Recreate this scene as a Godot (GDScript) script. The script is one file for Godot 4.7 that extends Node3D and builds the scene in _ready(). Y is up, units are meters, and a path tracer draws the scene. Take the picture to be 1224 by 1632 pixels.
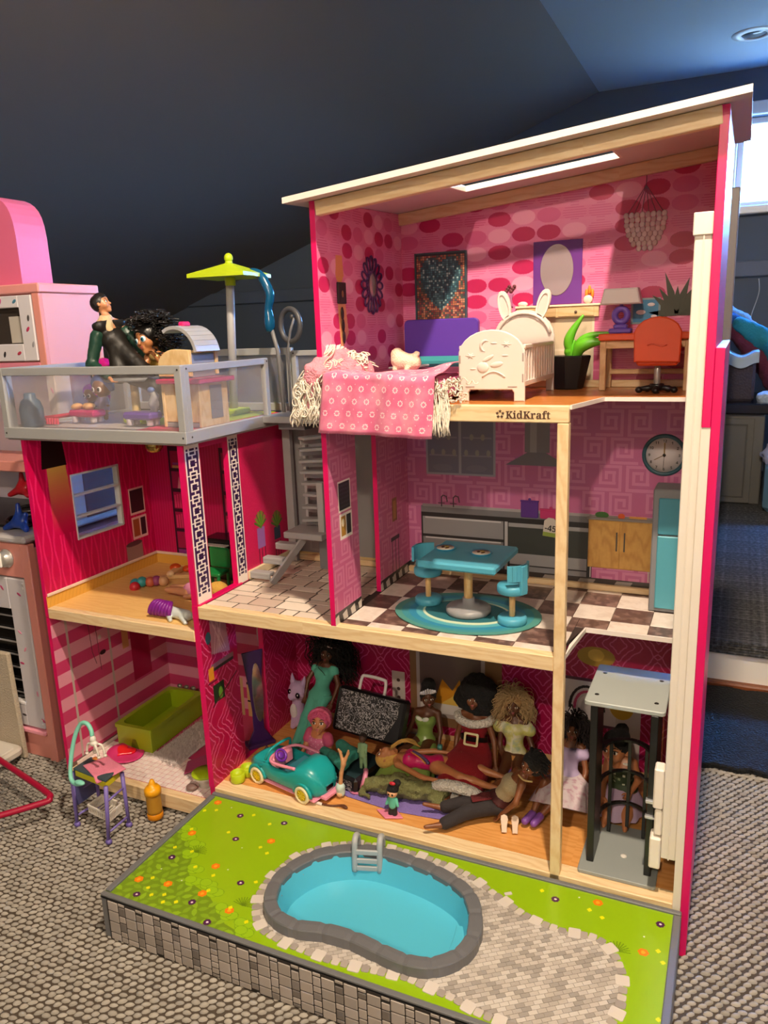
extends Node3D
# A toy dollhouse in an attic playroom. Metres, y up; x runs along the house front, z towards the viewer.

const GF := 0.086    # tower: ground floor top
const MF := 0.456    # tower: middle floor top
const BF := 0.826    # tower: bedroom floor top
const XT := 0.285    # tower left wall, inner face
const XR := 0.8325   # right wall, inner face
const ZB := -0.327   # back walls, front face
const XW := -0.38    # wing left wall, inner face

var rng := RandomNumberGenerator.new()
var mats := {}
var org := {}
var house: Node3D


class G:  # collects triangles in world coordinates (through x) and commits them as one mesh
	var st := SurfaceTool.new()
	var o := Vector3.ZERO
	var x := Transform3D()
	var own: Node3D
	func _init(p: Node3D, off: Vector3) -> void:
		own = p
		o = off
		st.begin(Mesh.PRIMITIVE_TRIANGLES)
		st.set_smooth_group(-1)
	func smooth(on := true) -> G:
		st.set_smooth_group(0 if on else -1)
		return self
	func at(t: Transform3D) -> G:
		x = t
		return self
	func tri(a: Vector3, b: Vector3, c: Vector3) -> void:
		st.add_vertex(x * a - o)
		st.add_vertex(x * c - o)
		st.add_vertex(x * b - o)
	func quad(a: Vector3, b: Vector3, c: Vector3, d: Vector3) -> void:
		tri(a, b, c)
		tri(a, c, d)
	func ctri(a: Vector3, b: Vector3, c: Vector3, m: Vector3) -> void:
		if (b - a).cross(c - a).dot(a - m) < 0.0:
			tri(a, c, b)
		else:
			tri(a, b, c)
	func cquad(a: Vector3, b: Vector3, c: Vector3, d: Vector3, m: Vector3) -> void:
		ctri(a, b, c, m)
		ctri(a, c, d, m)
	func box(c: Vector3, s: Vector3, bev := 0.0) -> G:
		var h := s * 0.5
		bev = minf(bev, minf(h.x, minf(h.y, h.z)) * 0.9)
		if bev <= 0.0:
			var p := []
			for i in 8:
				p.append(c + Vector3(h.x if i & 1 else -h.x, h.y if i & 2 else -h.y, h.z if i & 4 else -h.z))
			for f in [[0, 1, 3, 2], [4, 5, 7, 6], [0, 1, 5, 4], [2, 3, 7, 6], [0, 2, 6, 4], [1, 3, 7, 5]]:
				cquad(p[f[0]], p[f[1]], p[f[2]], p[f[3]], c)
			return self
		var q := []
		for i in 8:
			var s3 := Vector3(1 if i & 1 else -1, 1 if i & 2 else -1, 1 if i & 4 else -1)
			q.append([c + s3 * Vector3(h.x, h.y - bev, h.z - bev), c + s3 * Vector3(h.x - bev, h.y, h.z - bev), c + s3 * Vector3(h.x - bev, h.y - bev, h.z)])
		for f in [[0, 2, 6, 4, 0], [1, 3, 7, 5, 0], [0, 1, 5, 4, 1], [2, 3, 7, 6, 1], [0, 1, 3, 2, 2], [4, 5, 7, 6, 2]]:
			cquad(q[f[0]][f[4]], q[f[1]][f[4]], q[f[2]][f[4]], q[f[3]][f[4]], c)
		for e in [[0, 1, 1, 2], [2, 3, 1, 2], [4, 5, 1, 2], [6, 7, 1, 2], [0, 2, 0, 2], [1, 3, 0, 2], [4, 6, 0, 2], [5, 7, 0, 2], [0, 4, 0, 1], [1, 5, 0, 1], [2, 6, 0, 1], [3, 7, 0, 1]]:
			cquad(q[e[0]][e[2]], q[e[1]][e[2]], q[e[1]][e[3]], q[e[0]][e[3]], c)
		for i in 8:
			ctri(q[i][0], q[i][1], q[i][2], c)
		return self
	func bar(x0: float, x1: float, y0: float, y1: float, z0: float, z1: float, bev := 0.0) -> G:
		return box(Vector3(x0 + x1, y0 + y1, z0 + z1) * 0.5, Vector3(absf(x1 - x0), absf(y1 - y0), absf(z1 - z0)), bev)
	func beam(a: Vector3, b: Vector3, w: float, d: float, bev := 0.0) -> G:  # a bar from a to b
		var keep := x
		var t := (b - a).normalized()
		var u := t.cross(Vector3.UP if absf(t.y) < 0.95 else Vector3.BACK).normalized()
		x = x * Transform3D(Basis(u, t, u.cross(t)), (a + b) * 0.5)
		box(Vector3.ZERO, Vector3(w, a.distance_to(b), d), bev)
		x = keep
		return self
	func lathe(c: Vector3, prof: Array, seg := 24) -> G:  # prof: [radius, y] upwards along the outside
		for i in prof.size() - 1:
			for k in seg:
				var a0 := TAU * k / seg
				var a1 := TAU * (k + 1) / seg
				var d0 := Vector3(cos(a0), 0, sin(a0))
				var d1 := Vector3(cos(a1), 0, sin(a1))
				var r0: float = prof[i][0]
				var r1: float = prof[i + 1][0]
				var y0 := Vector3(0, prof[i][1], 0) + c
				var y1 := Vector3(0, prof[i + 1][1], 0) + c
				if r0 > 0.0:
					tri(y0 + d1 * r0, y0 + d0 * r0, y1 + d0 * r1)
				if r1 > 0.0:
					tri(y0 + d1 * r0, y1 + d0 * r1, y1 + d1 * r1)
		return self
	func cyl(c: Vector3, r: float, h: float, bev := 0.001, seg := 24) -> G:  # standing on c
		return lathe(c, [[0.0, 0.0], [r - bev, 0.0], [r, bev], [r, h - bev], [r - bev, h], [0.0, h]], seg)
	func tube(pts: Array, rad, seg := 8, closed := false) -> G:
		var n := pts.size()
		var us := []
		var vs := []
		var u := Vector3.ZERO
		for i in n:
			var a: Vector3 = pts[(i - 1 + n) % n] if closed or i > 0 else pts[i]
			var b: Vector3 = pts[(i + 1) % n] if closed or i < n - 1 else pts[i]
			var t := (b - a).normalized()
			if i == 0:
				u = t.cross(Vector3.UP if absf(t.y) < 0.9 else Vector3.RIGHT).normalized()
			else:
				u = (u - t * u.dot(t)).normalized()
			us.append(u)
			vs.append(t.cross(u))
		for i in n if closed else n - 1:
			var j := (i + 1) % n
			var r0: float = rad[i] if rad is Array else rad
			var r1: float = rad[j] if rad is Array else rad
			for k in seg:
				var c0 := cos(TAU * k / seg)
				var s0 := sin(TAU * k / seg)
				var c1 := cos(TAU * (k + 1) / seg)
				var s1 := sin(TAU * (k + 1) / seg)
				quad(pts[i] + (us[i] * c0 + vs[i] * s0) * r0, pts[i] + (us[i] * c1 + vs[i] * s1) * r0, pts[j] + (us[j] * c1 + vs[j] * s1) * r1, pts[j] + (us[j] * c0 + vs[j] * s0) * r1)
		if not closed:
			for e in [0, n - 1]:
				var r: float = rad[e] if rad is Array else rad
				for k in seg:
					var p0: Vector3 = pts[e] + (us[e] * cos(TAU * k / seg) + vs[e] * sin(TAU * k / seg)) * r
					var p1: Vector3 = pts[e] + (us[e] * cos(TAU * (k + 1) / seg) + vs[e] * sin(TAU * (k + 1) / seg)) * r
					if e == 0:
						tri(pts[e], p1, p0)
					else:
						tri(pts[e], p0, p1)
		return self
	func ell(c: Vector3, r: Vector3, b := Basis(), nu := 16, nv := 10) -> G:
		var keep := x
		x = x * Transform3D(b * Basis.from_scale(r), c)
		var prof := []
		for i in nv + 1:
			var a := PI * i / nv - PI / 2
			prof.append([maxf(cos(a), 0.0) if i > 0 and i < nv else 0.0, sin(a)])
		lathe(Vector3.ZERO, prof, nu)
		x = keep
		return self
	func prism(poly: PackedVector2Array, z0: float, z1: float, bev := 0.0) -> G:  # outline in xy, from z0 to z1
		if Geometry2D.is_polygon_clockwise(poly):
			poly = poly.duplicate()
			poly.reverse()
		var n := poly.size()
		var ins := poly.duplicate()
		if bev > 0.0:
			for i in n:
				var d0 := (poly[i] - poly[(i - 1 + n) % n]).normalized()
				var d1 := (poly[(i + 1) % n] - poly[i]).normalized()
				var nn := Vector2(-d0.y - d1.y, d0.x + d1.x)
				ins[i] = poly[i] + nn / maxf(0.6, nn.length_squared() * 0.5) * bev
		var ix := Geometry2D.triangulate_polygon(ins)
		for i in range(0, ix.size(), 3):
			var a := ins[ix[i]]
			var b := ins[ix[i + 1]]
			var c := ins[ix[i + 2]]
			if (b - a).cross(c - a) < 0.0:
				var t := b
				b = c
				c = t
			tri(Vector3(a.x, a.y, z1), Vector3(b.x, b.y, z1), Vector3(c.x, c.y, z1))
			tri(Vector3(a.x, a.y, z0), Vector3(c.x, c.y, z0), Vector3(b.x, b.y, z0))
		for i in n:
			var j := (i + 1) % n
			var zb := z1 - bev
			var za := z0 + bev
			quad(Vector3(poly[i].x, poly[i].y, za), Vector3(poly[j].x, poly[j].y, za), Vector3(poly[j].x, poly[j].y, zb), Vector3(poly[i].x, poly[i].y, zb))
			if bev > 0.0:
				quad(Vector3(poly[i].x, poly[i].y, zb), Vector3(poly[j].x, poly[j].y, zb), Vector3(ins[j].x, ins[j].y, z1), Vector3(ins[i].x, ins[i].y, z1))
				quad(Vector3(poly[j].x, poly[j].y, za), Vector3(poly[i].x, poly[i].y, za), Vector3(ins[i].x, ins[i].y, z0), Vector3(ins[j].x, ins[j].y, z0))
		return self
	func ring(outer: PackedVector2Array, inner: PackedVector2Array, z0: float, z1: float) -> G:  # the band between two outlines of as many points, counter-clockwise
		var n := outer.size()
		for i in n:
			var j := (i + 1) % n
			var a := outer[i]
			var b := outer[j]
			var c := inner[j]
			var d := inner[i]
			quad(Vector3(a.x, a.y, z1), Vector3(b.x, b.y, z1), Vector3(c.x, c.y, z1), Vector3(d.x, d.y, z1))
			quad(Vector3(b.x, b.y, z0), Vector3(a.x, a.y, z0), Vector3(d.x, d.y, z0), Vector3(c.x, c.y, z0))
			quad(Vector3(a.x, a.y, z0), Vector3(b.x, b.y, z0), Vector3(b.x, b.y, z1), Vector3(a.x, a.y, z1))
			quad(Vector3(c.x, c.y, z0), Vector3(d.x, d.y, z0), Vector3(d.x, d.y, z1), Vector3(c.x, c.y, z1))
		return self
	func sheet(f: Callable, nu: int, nv: int, th: float, uv := Vector2.ZERO) -> G:  # f(u, v) -> Vector3; a skin of thickness th
		var p := []
		var q := []
		for j in nv + 1:
			for i in nu + 1:
				var w: Vector3 = f.call(float(i) / nu, float(j) / nv)
				p.append(w)
		for j in nv + 1:
			for i in nu + 1:
				var du: Vector3 = p[j * (nu + 1) + mini(i + 1, nu)] - p[j * (nu + 1) + maxi(i - 1, 0)]
				var dv: Vector3 = p[mini(j + 1, nv) * (nu + 1) + i] - p[maxi(j - 1, 0) * (nu + 1) + i]
				q.append(p[j * (nu + 1) + i] - du.cross(dv).normalized() * th)
		for j in nv:
			for i in nu:
				var a := j * (nu + 1) + i
				var c := a + nu + 1
				var uvs := [Vector2(i, j), Vector2(i + 1, j), Vector2(i + 1, j + 1), Vector2(i, j + 1)]
				var k4 := [a, a + 1, c + 1, c]
				for s in [[p, [0, 2, 1, 0, 3, 2]], [q, [0, 1, 2, 0, 2, 3]]]:
					for m in s[1]:
						if uv != Vector2.ZERO:
							st.set_uv(Vector2(uvs[m].x / nu, 1.0 - uvs[m].y / nv) * uv)
						st.add_vertex(x * s[0][k4[m]] - o)
		for i in nu:
			quad(q[i], q[i + 1], p[i + 1], p[i])
			var b := nv * (nu + 1) + i
			quad(p[b], p[b + 1], q[b + 1], q[b])
		for j in nv:
			var b := j * (nu + 1)
			quad(p[b], p[b + nu + 1], q[b + nu + 1], q[b])
			b += nu
			quad(q[b], q[b + nu + 1], p[b + nu + 1], p[b])
		return self
	func done(called: String, m: Material, label := "") -> MeshInstance3D:
		st.generate_normals()
		var mi := MeshInstance3D.new()
		mi.mesh = st.commit()
		mi.material_override = null
		mi.mesh.surface_set_material(0, m)
		mi.name = called
		own.add_child(mi, true)
		if label:
			mi.set_meta("label", label)
		return mi


class Field:  # a signed distance grid of tapered capsules, meshed as surface nets
	var lo: Vector3
	var n := Vector3i.ZERO
	var c: float
	var d := PackedFloat32Array()
	func _init(a: Vector3, b: Vector3, cell: float) -> void:
		c = cell
		lo = a - Vector3.ONE * cell * 2.0
		n = Vector3i(((b - lo) / cell).ceil()) + Vector3i(3, 3, 3)
		d.resize(n.x * n.y * n.z)
		d.fill(1.0)
	func bone(a: Vector3, b: Vector3, ra: float, rb: float, k: float, sq := Vector3.ONE) -> void:
		var ab := b - a
		var l2 := maxf(ab.length_squared(), 1e-12)
		var pad := maxf(ra, rb) + k + c * 2.0
		var i0 := Vector3i(((a.min(b) - Vector3.ONE * pad - lo) / c).floor()).clamp(Vector3i.ZERO, n - Vector3i.ONE)
		var i1 := Vector3i(((a.max(b) + Vector3.ONE * pad - lo) / c).ceil()).clamp(Vector3i.ZERO, n - Vector3i.ONE)
		var flat := sq != Vector3.ONE
		for z in range(i0.z, i1.z + 1):
			for y in range(i0.y, i1.y + 1):
				var at := (z * n.y + y) * n.x
				for x in range(i0.x, i1.x + 1):
					var p := lo + Vector3(x, y, z) * c - a
					var t := clampf(p.dot(ab) / l2, 0.0, 1.0)
					p -= ab * t
					if flat:
						p *= sq
					var v := p.length() - lerpf(ra, rb, t)
					var w := d[at + x]
					var h := maxf(k - absf(v - w), 0.0)
					d[at + x] = minf(v, w) - h * h / (4.0 * k)
	func carve(a: Vector3, ra: float, k: float) -> void:  # presses a ball into the shape
		var pad := ra + k + c * 2.0
		var i0 := Vector3i(((a - Vector3.ONE * pad - lo) / c).floor()).clamp(Vector3i.ZERO, n - Vector3i.ONE)
		var i1 := Vector3i(((a + Vector3.ONE * pad - lo) / c).ceil()).clamp(Vector3i.ZERO, n - Vector3i.ONE)
		for z in range(i0.z, i1.z + 1):
			for y in range(i0.y, i1.y + 1):
				var at := (z * n.y + y) * n.x
				for x in range(i0.x, i1.x + 1):
					var v := ra - (lo + Vector3(x, y, z) * c).distance_to(a)
					var w := d[at + x]
					var h := maxf(k - absf(v - w), 0.0)
					d[at + x] = maxf(v, w) + h * h / (4.0 * k)
	func cut(nrm: Vector3, at: Vector3) -> void:  # keeps what lies behind the plane
		nrm = nrm.normalized()
		var i := 0
		for z in n.z:
			for y in n.y:
				for x in n.x:
					var v := (lo + Vector3(x, y, z) * c - at).dot(nrm)
					if v > d[i]:
						d[i] = v
					i += 1
	func rough(amount: float, freq: float) -> void:
		var noise := FastNoiseLite.new()
		noise.seed = 5
		noise.frequency = freq
		var i := 0
		for z in n.z:
			for y in n.y:
				for x in n.x:
					if absf(d[i]) < amount * 3.0:
						d[i] += noise.get_noise_3dv(lo + Vector3(x, y, z) * c) * amount
					i += 1
	func mesh(g: G) -> void:
		var id := {}
		var ps := PackedVector3Array()
		var sx := 1
		var sy := n.x
		var sz := n.x * n.y
		for z in n.z - 1:
			for y in n.y - 1:
				var at := (z * n.y + y) * n.x
				for x in n.x - 1:
					var i := at + x
					var v0 := d[i]
					if absf(v0) > c * 3.0:
						continue
					var m := 1 if v0 < 0.0 else 0
					var val := [v0, d[i + 1], d[i + sy], d[i + sy + 1], d[i + sz], d[i + sz + 1], d[i + sz + sy], d[i + sz + sy + 1]]
					for q in range(1, 8):
						if val[q] < 0.0:
							m += 1
					if m == 0 or m == 8:
						continue
					var s := Vector3.ZERO
					var cnt := 0
					for e in [[0, 1], [2, 3], [4, 5], [6, 7], [0, 2], [1, 3], [4, 6], [5, 7], [0, 4], [1, 5], [2, 6], [3, 7]]:
						var a: float = val[e[0]]
						var b: float = val[e[1]]
						if (a < 0.0) != (b < 0.0):
							var t := a / (a - b)
							var pa := Vector3(e[0] & 1, (e[0] >> 1) & 1, e[0] >> 2)
							var pb := Vector3(e[1] & 1, (e[1] >> 1) & 1, e[1] >> 2)
							s += pa.lerp(pb, t)
							cnt += 1
					id[i] = ps.size()
					ps.append(lo + (Vector3(x, y, z) + s / cnt) * c)
		for i in id:
			for ax in 3:
				var st: int = [sx, sy, sz][ax]
				var s1: int = [sy, sz, sx][ax]
				var s2: int = [sz, sx, sy][ax]
				if (d[i] < 0.0) == (d[i + st] < 0.0):
					continue
				if not (id.has(i - s1) and id.has(i - s2) and id.has(i - s1 - s2)):
					continue
				var a := ps[id[i]]
				var b := ps[id[i - s1]]
				var e := ps[id[i - s1 - s2]]
				var f := ps[id[i - s2]]
				if d[i] < 0.0:
					g.quad(a, b, e, f)
				else:
					g.quad(a, f, e, b)


class P:  # a print: an image painted in metres, origin bottom left
	var im: Image
	var k: float
	var h: float
	func _init(w: float, hh: float, kk: float, bg: Color) -> void:
		k = kk
		h = hh
		im = Image.create(maxi(4, roundi(w * k)), maxi(4, roundi(hh * k)), false, Image.FORMAT_RGB8)
		im.fill(bg)
	func rect(x: float, y: float, w: float, hh: float, c: Color) -> void:
		im.fill_rect(Rect2i(roundi(x * k), roundi((h - y - hh) * k), maxi(1, roundi(w * k)), maxi(1, roundi(hh * k))), c)
	func ell(cx: float, cy: float, rx: float, ry: float, c: Color) -> void:
		var n := maxi(1, roundi(ry * k))
		for i in range(-n, n + 1):
			var s := rx * sqrt(maxf(0.0, 1.0 - float(i * i) / (n * n)))
			im.fill_rect(Rect2i(roundi((cx - s) * k), roundi((h - cy) * k) + i, maxi(1, roundi(2 * s * k)), 1), c)
	func poly(pts: PackedVector2Array, c: Color) -> void:
		var y0 := 1e9
		var y1 := -1e9
		for p in pts:
			y0 = minf(y0, (h - p.y) * k)
			y1 = maxf(y1, (h - p.y) * k)
		for y in range(maxi(0, floori(y0)), mini(im.get_height() - 1, ceili(y1)) + 1):
			var xs := []
			for i in pts.size():
				var a := Vector2(pts[i].x * k, (h - pts[i].y) * k)
				var j := pts[(i + 1) % pts.size()]
				var b := Vector2(j.x * k, (h - j.y) * k)
				if (a.y <= y + 0.5) != (b.y <= y + 0.5):
					xs.append(a.x + (y + 0.5 - a.y) / (b.y - a.y) * (b.x - a.x))
			xs.sort()
			for i in range(0, xs.size() - 1, 2):
				im.fill_rect(Rect2i(roundi(xs[i]), y, maxi(1, roundi(xs[i + 1] - xs[i])), 1), c)
	func line(a: Vector2, b: Vector2, w: float, c: Color) -> void:
		var t := (b - a).normalized() * w * 0.5
		var u := Vector2(-t.y, t.x)
		poly(PackedVector2Array([a - t + u, b + t + u, b + t - u, a - t - u]), c)
	func path(pts: Array, w: float, c: Color) -> void:
		for i in pts.size() - 1:
			line(pts[i], pts[i + 1], w, c)
	func tex() -> ImageTexture:
		return ImageTexture.create_from_image(im)


func mt(c: String, rough := 0.5, metal := 0.0, spec := 0.5) -> StandardMaterial3D:
	var key := "%s %s %s %s" % [c, rough, metal, spec]
	if not mats.has(key):
		var m := StandardMaterial3D.new()
		m.albedo_color = Color(c)
		m.roughness = rough
		m.metallic = metal
		m.metallic_specular = spec
		mats[key] = m
	return mats[key]


func fuzzy(c: String, freq := 300.0, depth := 0.15, rim := 0.4) -> StandardMaterial3D:  # cloth, plush, hair: relief and sheen
	var key := "f %s %s %s" % [c, freq, depth]
	if not mats.has(key):
		var m := StandardMaterial3D.new()
		m.albedo_color = Color(c)
		m.roughness = 0.9
		m.rim_enabled = rim > 0.0
		m.rim = rim
		m.rim_tint = 0.7
		m.heightmap_enabled = true
		m.heightmap_texture = grain("cloth")
		m.heightmap_scale = depth
		m.uv1_triplanar = true
		m.uv1_scale = Vector3.ONE * freq / 64.0
		mats[key] = m
	return mats[key]


func grain(kind: String) -> Texture2D:
	if mats.has("g" + kind):
		return mats["g" + kind]
	var n := FastNoiseLite.new()
	var t := NoiseTexture2D.new()
	t.seamless = true
	n.seed = 11
	t.width = 256
	t.height = 256
	n.frequency = 0.15
	n.noise_type = FastNoiseLite.TYPE_SIMPLEX
	t.noise = n
	mats["g" + kind] = t
	return t


func wood(c0: String, c1: String, along: int, rough := 0.45) -> StandardMaterial3D:  # grain runs along axis 0 x, 1 y, 2 z
	var key := "w %s %s %d %s" % [c0, c1, along, rough]
	if mats.has(key):
		return mats[key]
	if not mats.has("woodimg" + c0 + c1):
		var im := Image.create(512, 128, false, Image.FORMAT_RGB8)
		var n := FastNoiseLite.new()
		n.seed = 3
		n.frequency = 0.012
		var a := Color(c0)
		var b := Color(c1)
		for y in 128:
			for x in 512:
				var s := sin(y * 0.42 + n.get_noise_2d(x * 0.35, y * 1.5) * 9.0) * 0.5 + 0.5
				var f := n.get_noise_2d(x * 2.0 + 900.0, y * 40.0) * 0.5 + 0.5
				im.set_pixel(x, y, a.lerp(b, clampf(s * s * 0.6 + f * 0.5 - 0.1, 0.0, 1.0)))
		mats["woodimg" + c0 + c1] = ImageTexture.create_from_image(im)
	var m := StandardMaterial3D.new()
	m.albedo_texture = mats["woodimg" + c0 + c1]
	m.roughness = rough
	m.uv1_triplanar = true
	m.uv1_world_triplanar = false
	m.uv1_scale = Vector3(2.2, 9.0, 9.0) if along == 0 else Vector3(9.0, 2.2, 9.0)
	m.uv1_triplanar_sharpness = 8.0
	mats[key] = m
	return m


func clear(c := "#ffffff", alpha := 0.06) -> StandardMaterial3D:
	var key := "clear %s %s" % [c, alpha]
	if not mats.has(key):
		var m := StandardMaterial3D.new()
		m.transparency = BaseMaterial3D.TRANSPARENCY_ALPHA
		m.albedo_color = Color(Color(c), alpha)
		m.roughness = 0.04
		mats[key] = m
	return mats[key]


func print_mat(t: Texture2D, rough := 0.35) -> StandardMaterial3D:
	var m := StandardMaterial3D.new()
	m.albedo_texture = t
	m.roughness = rough
	m.texture_repeat = false
	return m


func thing(called: String, label: String, category: String, at: Vector3, group := "") -> Node3D:
	var o := Node3D.new()
	o.name = called if not taken_name(called) else numbered(called)
	o.position = at
	add_child(o)
	org[o] = at
	o.set_meta("label", label)
	o.set_meta("category", category)
	if group:
		o.set_meta("group", group)
	return o


var names := {}


func taken_name(s: String) -> bool:
	if names.has(s):
		return true
	names[s] = 0
	return false


func numbered(s: String) -> String:
	names[s] += 1
	return "%s_%03d" % [s, names[s]]


func geo(parent: Node3D) -> G:
	var off := Vector3.ZERO
	var p: Node = parent
	while p and p != self:
		if org.has(p):
			off = org[p]
			break
		p = p.get_parent()
	return G.new(parent, off)


func solo(g: G, called: String, m: Material, label: String, category: String, group := "") -> MeshInstance3D:  # a thing that is one mesh
	var o := g.done(called if not taken_name(called) else numbered(called), m)
	o.set_meta("label", label)
	o.set_meta("category", category)
	if group:
		o.set_meta("group", group)
	return o


func struct(g: G, called: String, m: Material) -> MeshInstance3D:
	var o := g.done(called, m)
	o.set_meta("kind", "structure")
	return o


func board(parent: Node3D, called: String, O: Vector3, u: Vector3, v: Vector3, polys: Array, size: Vector2, th: float, front: Material, edge: Material) -> MeshInstance3D:  # a printed board: outlines in (u, v) metres, front print of the given size
	var off := geo(parent).o
	var n := u.cross(v)
	var a := SurfaceTool.new()
	var b := SurfaceTool.new()
	a.begin(Mesh.PRIMITIVE_TRIANGLES)
	b.begin(Mesh.PRIMITIVE_TRIANGLES)
	a.set_smooth_group(-1)
	b.set_smooth_group(-1)
	for q in polys:
		var poly := PackedVector2Array(q)
		if Geometry2D.is_polygon_clockwise(poly):
			poly.reverse()
		var ix := Geometry2D.triangulate_polygon(poly)
		for i in range(0, ix.size(), 3):
			var t := [poly[ix[i]], poly[ix[i + 1]], poly[ix[i + 2]]]
			if (t[1] - t[0]).cross(t[2] - t[0]) < 0.0:
				t = [t[0], t[2], t[1]]
			for p in [t[0], t[2], t[1]]:
				b.set_uv(Vector2(p.x / size.x, 1.0 - p.y / size.y))
				b.add_vertex(O + u * p.x + v * p.y - off)
			for p in t:
				a.add_vertex(O + u * p.x + v * p.y - n * th - off)
		for i in poly.size():
			var p0 := poly[i]
			var p1 := poly[(i + 1) % poly.size()]
			var w := [O + u * p0.x + v * p0.y - n * th - off, O + u * p1.x + v * p1.y - n * th - off, O + u * p1.x + v * p1.y - off, O + u * p0.x + v * p0.y - off]
			for m in [0, 2, 1, 0, 3, 2]:
				a.add_vertex(w[m])
	a.generate_normals()
	b.generate_normals()
	var mesh := a.commit()
	mesh = b.commit(mesh)
	mesh.surface_set_material(0, edge)
	mesh.surface_set_material(1, front)
	var mi := MeshInstance3D.new()
	mi.mesh = mesh
	mi.name = called
	parent.add_child(mi, true)
	return mi


func rc(x0: float, y0: float, x1: float, y1: float) -> PackedVector2Array:
	return PackedVector2Array([Vector2(x0, y0), Vector2(x1, y0), Vector2(x1, y1), Vector2(x0, y1)])


func rrect(x0: float, y0: float, x1: float, y1: float, r: float, n := 5) -> PackedVector2Array:
	var p := PackedVector2Array()
	for c in [[x1 - r, y0 + r, -PI / 2], [x1 - r, y1 - r, 0.0], [x0 + r, y1 - r, PI / 2], [x0 + r, y0 + r, PI]]:
		for i in n + 1:
			var a: float = c[2] + PI / 2 * i / n
			p.append(Vector2(c[0] + cos(a) * r, c[1] + sin(a) * r))
	return p


func oval(cx: float, cy: float, rx: float, ry: float, n := 28) -> PackedVector2Array:
	var p := PackedVector2Array()
	for i in n:
		p.append(Vector2(cx + cos(TAU * i / n) * rx, cy + sin(TAU * i / n) * ry))
	return p


func V(x: float, y: float, z: float) -> Vector3:
	return Vector3(x, y, z)


func spline(pts: Array, n := 6, closed := false) -> Array:  # smooth path through points
	var out := []
	var m := pts.size()
	for i in m if closed else m - 1:
		var p0 = pts[(i - 1 + m) % m] if closed or i > 0 else pts[i]
		var p1 = pts[i]
		var p2 = pts[(i + 1) % m]
		var p3 = pts[(i + 2) % m] if closed or i < m - 2 else pts[(i + 1) % m]
		for k in n:
			out.append(p1.cubic_interpolate(p2, p0, p3, float(k) / n))
	if not closed:
		out.append(pts[m - 1])
	return out


func _ready() -> void:
	rng.seed = 7
	camera_and_light()
	room()
	carpet()
	house_shell()
	house_prints()
	hall_stairs()
	terrace_rails()
	pool_deck()
	play_kitchen()
	kitchen_items()
	bedroom_items()
	bath_and_den_items()
	terrace_items()
	ground_items()
	ground_dolls()
	floor_items()
	far_items()


func camera_and_light() -> void:
	var cam := Camera3D.new()
	cam.name = "camera"
	cam.position = V(0.873, 0.9368, 1.069)
	cam.basis = Basis.from_euler(V(-0.2321, 0.4315, -0.035))
	cam.fov = 66.94
	cam.near = 0.02
	cam.far = 60.0
	cam.current = true
	add_child(cam)
	var env := Environment.new()
	env.background_mode = Environment.BG_SKY
	var sky := Sky.new()
	var sm := ProceduralSkyMaterial.new()
	sm.sky_top_color = Color("#4c9cff")
	sm.sky_horizon_color = Color("#86c6ff")
	sm.ground_bottom_color = Color("#7f98a8")
	sm.ground_horizon_color = Color("#b8d4e8")
	sm.sky_energy_multiplier = 9.0
	sm.ground_energy_multiplier = 4.5
	sky.sky_material = sm
	env.sky = sky
	env.tonemap_mode = Environment.TONE_MAPPER_LINEAR
	env.tonemap_exposure = 1.12
	env.sdfgi_enabled = true
	env.ssao_enabled = true
	env.ssil_enabled = true
	var we := WorldEnvironment.new()
	we.name = "environment"
	we.environment = env
	add_child(we)
	# recessed ceiling lamps: the one above the viewer throws the hard shadows, two more stand behind
	for l in [[V(0.83, 2.07, 0.5), 3.5, 0.03], [V(0.82, 2.07, 2.35), 2.3, 0.04], [V(2.1, 2.07, 1.3), 0.25, 0.04]]:
		var spot := SpotLight3D.new()
		spot.name = "ceiling_lamp_light"
		spot.position = l[0]
		spot.rotation = V(-PI / 2, 0, 0)
		spot.light_color = Color(1.0, 0.91, 0.80)
		spot.light_energy = l[1]
		spot.light_size = l[2]
		spot.spot_range = 8.0
		spot.spot_attenuation = 2.0
		spot.spot_angle = 89.0
		spot.spot_angle_attenuation = 0.1
		spot.shadow_enabled = true
		add_child(spot, true)


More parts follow.
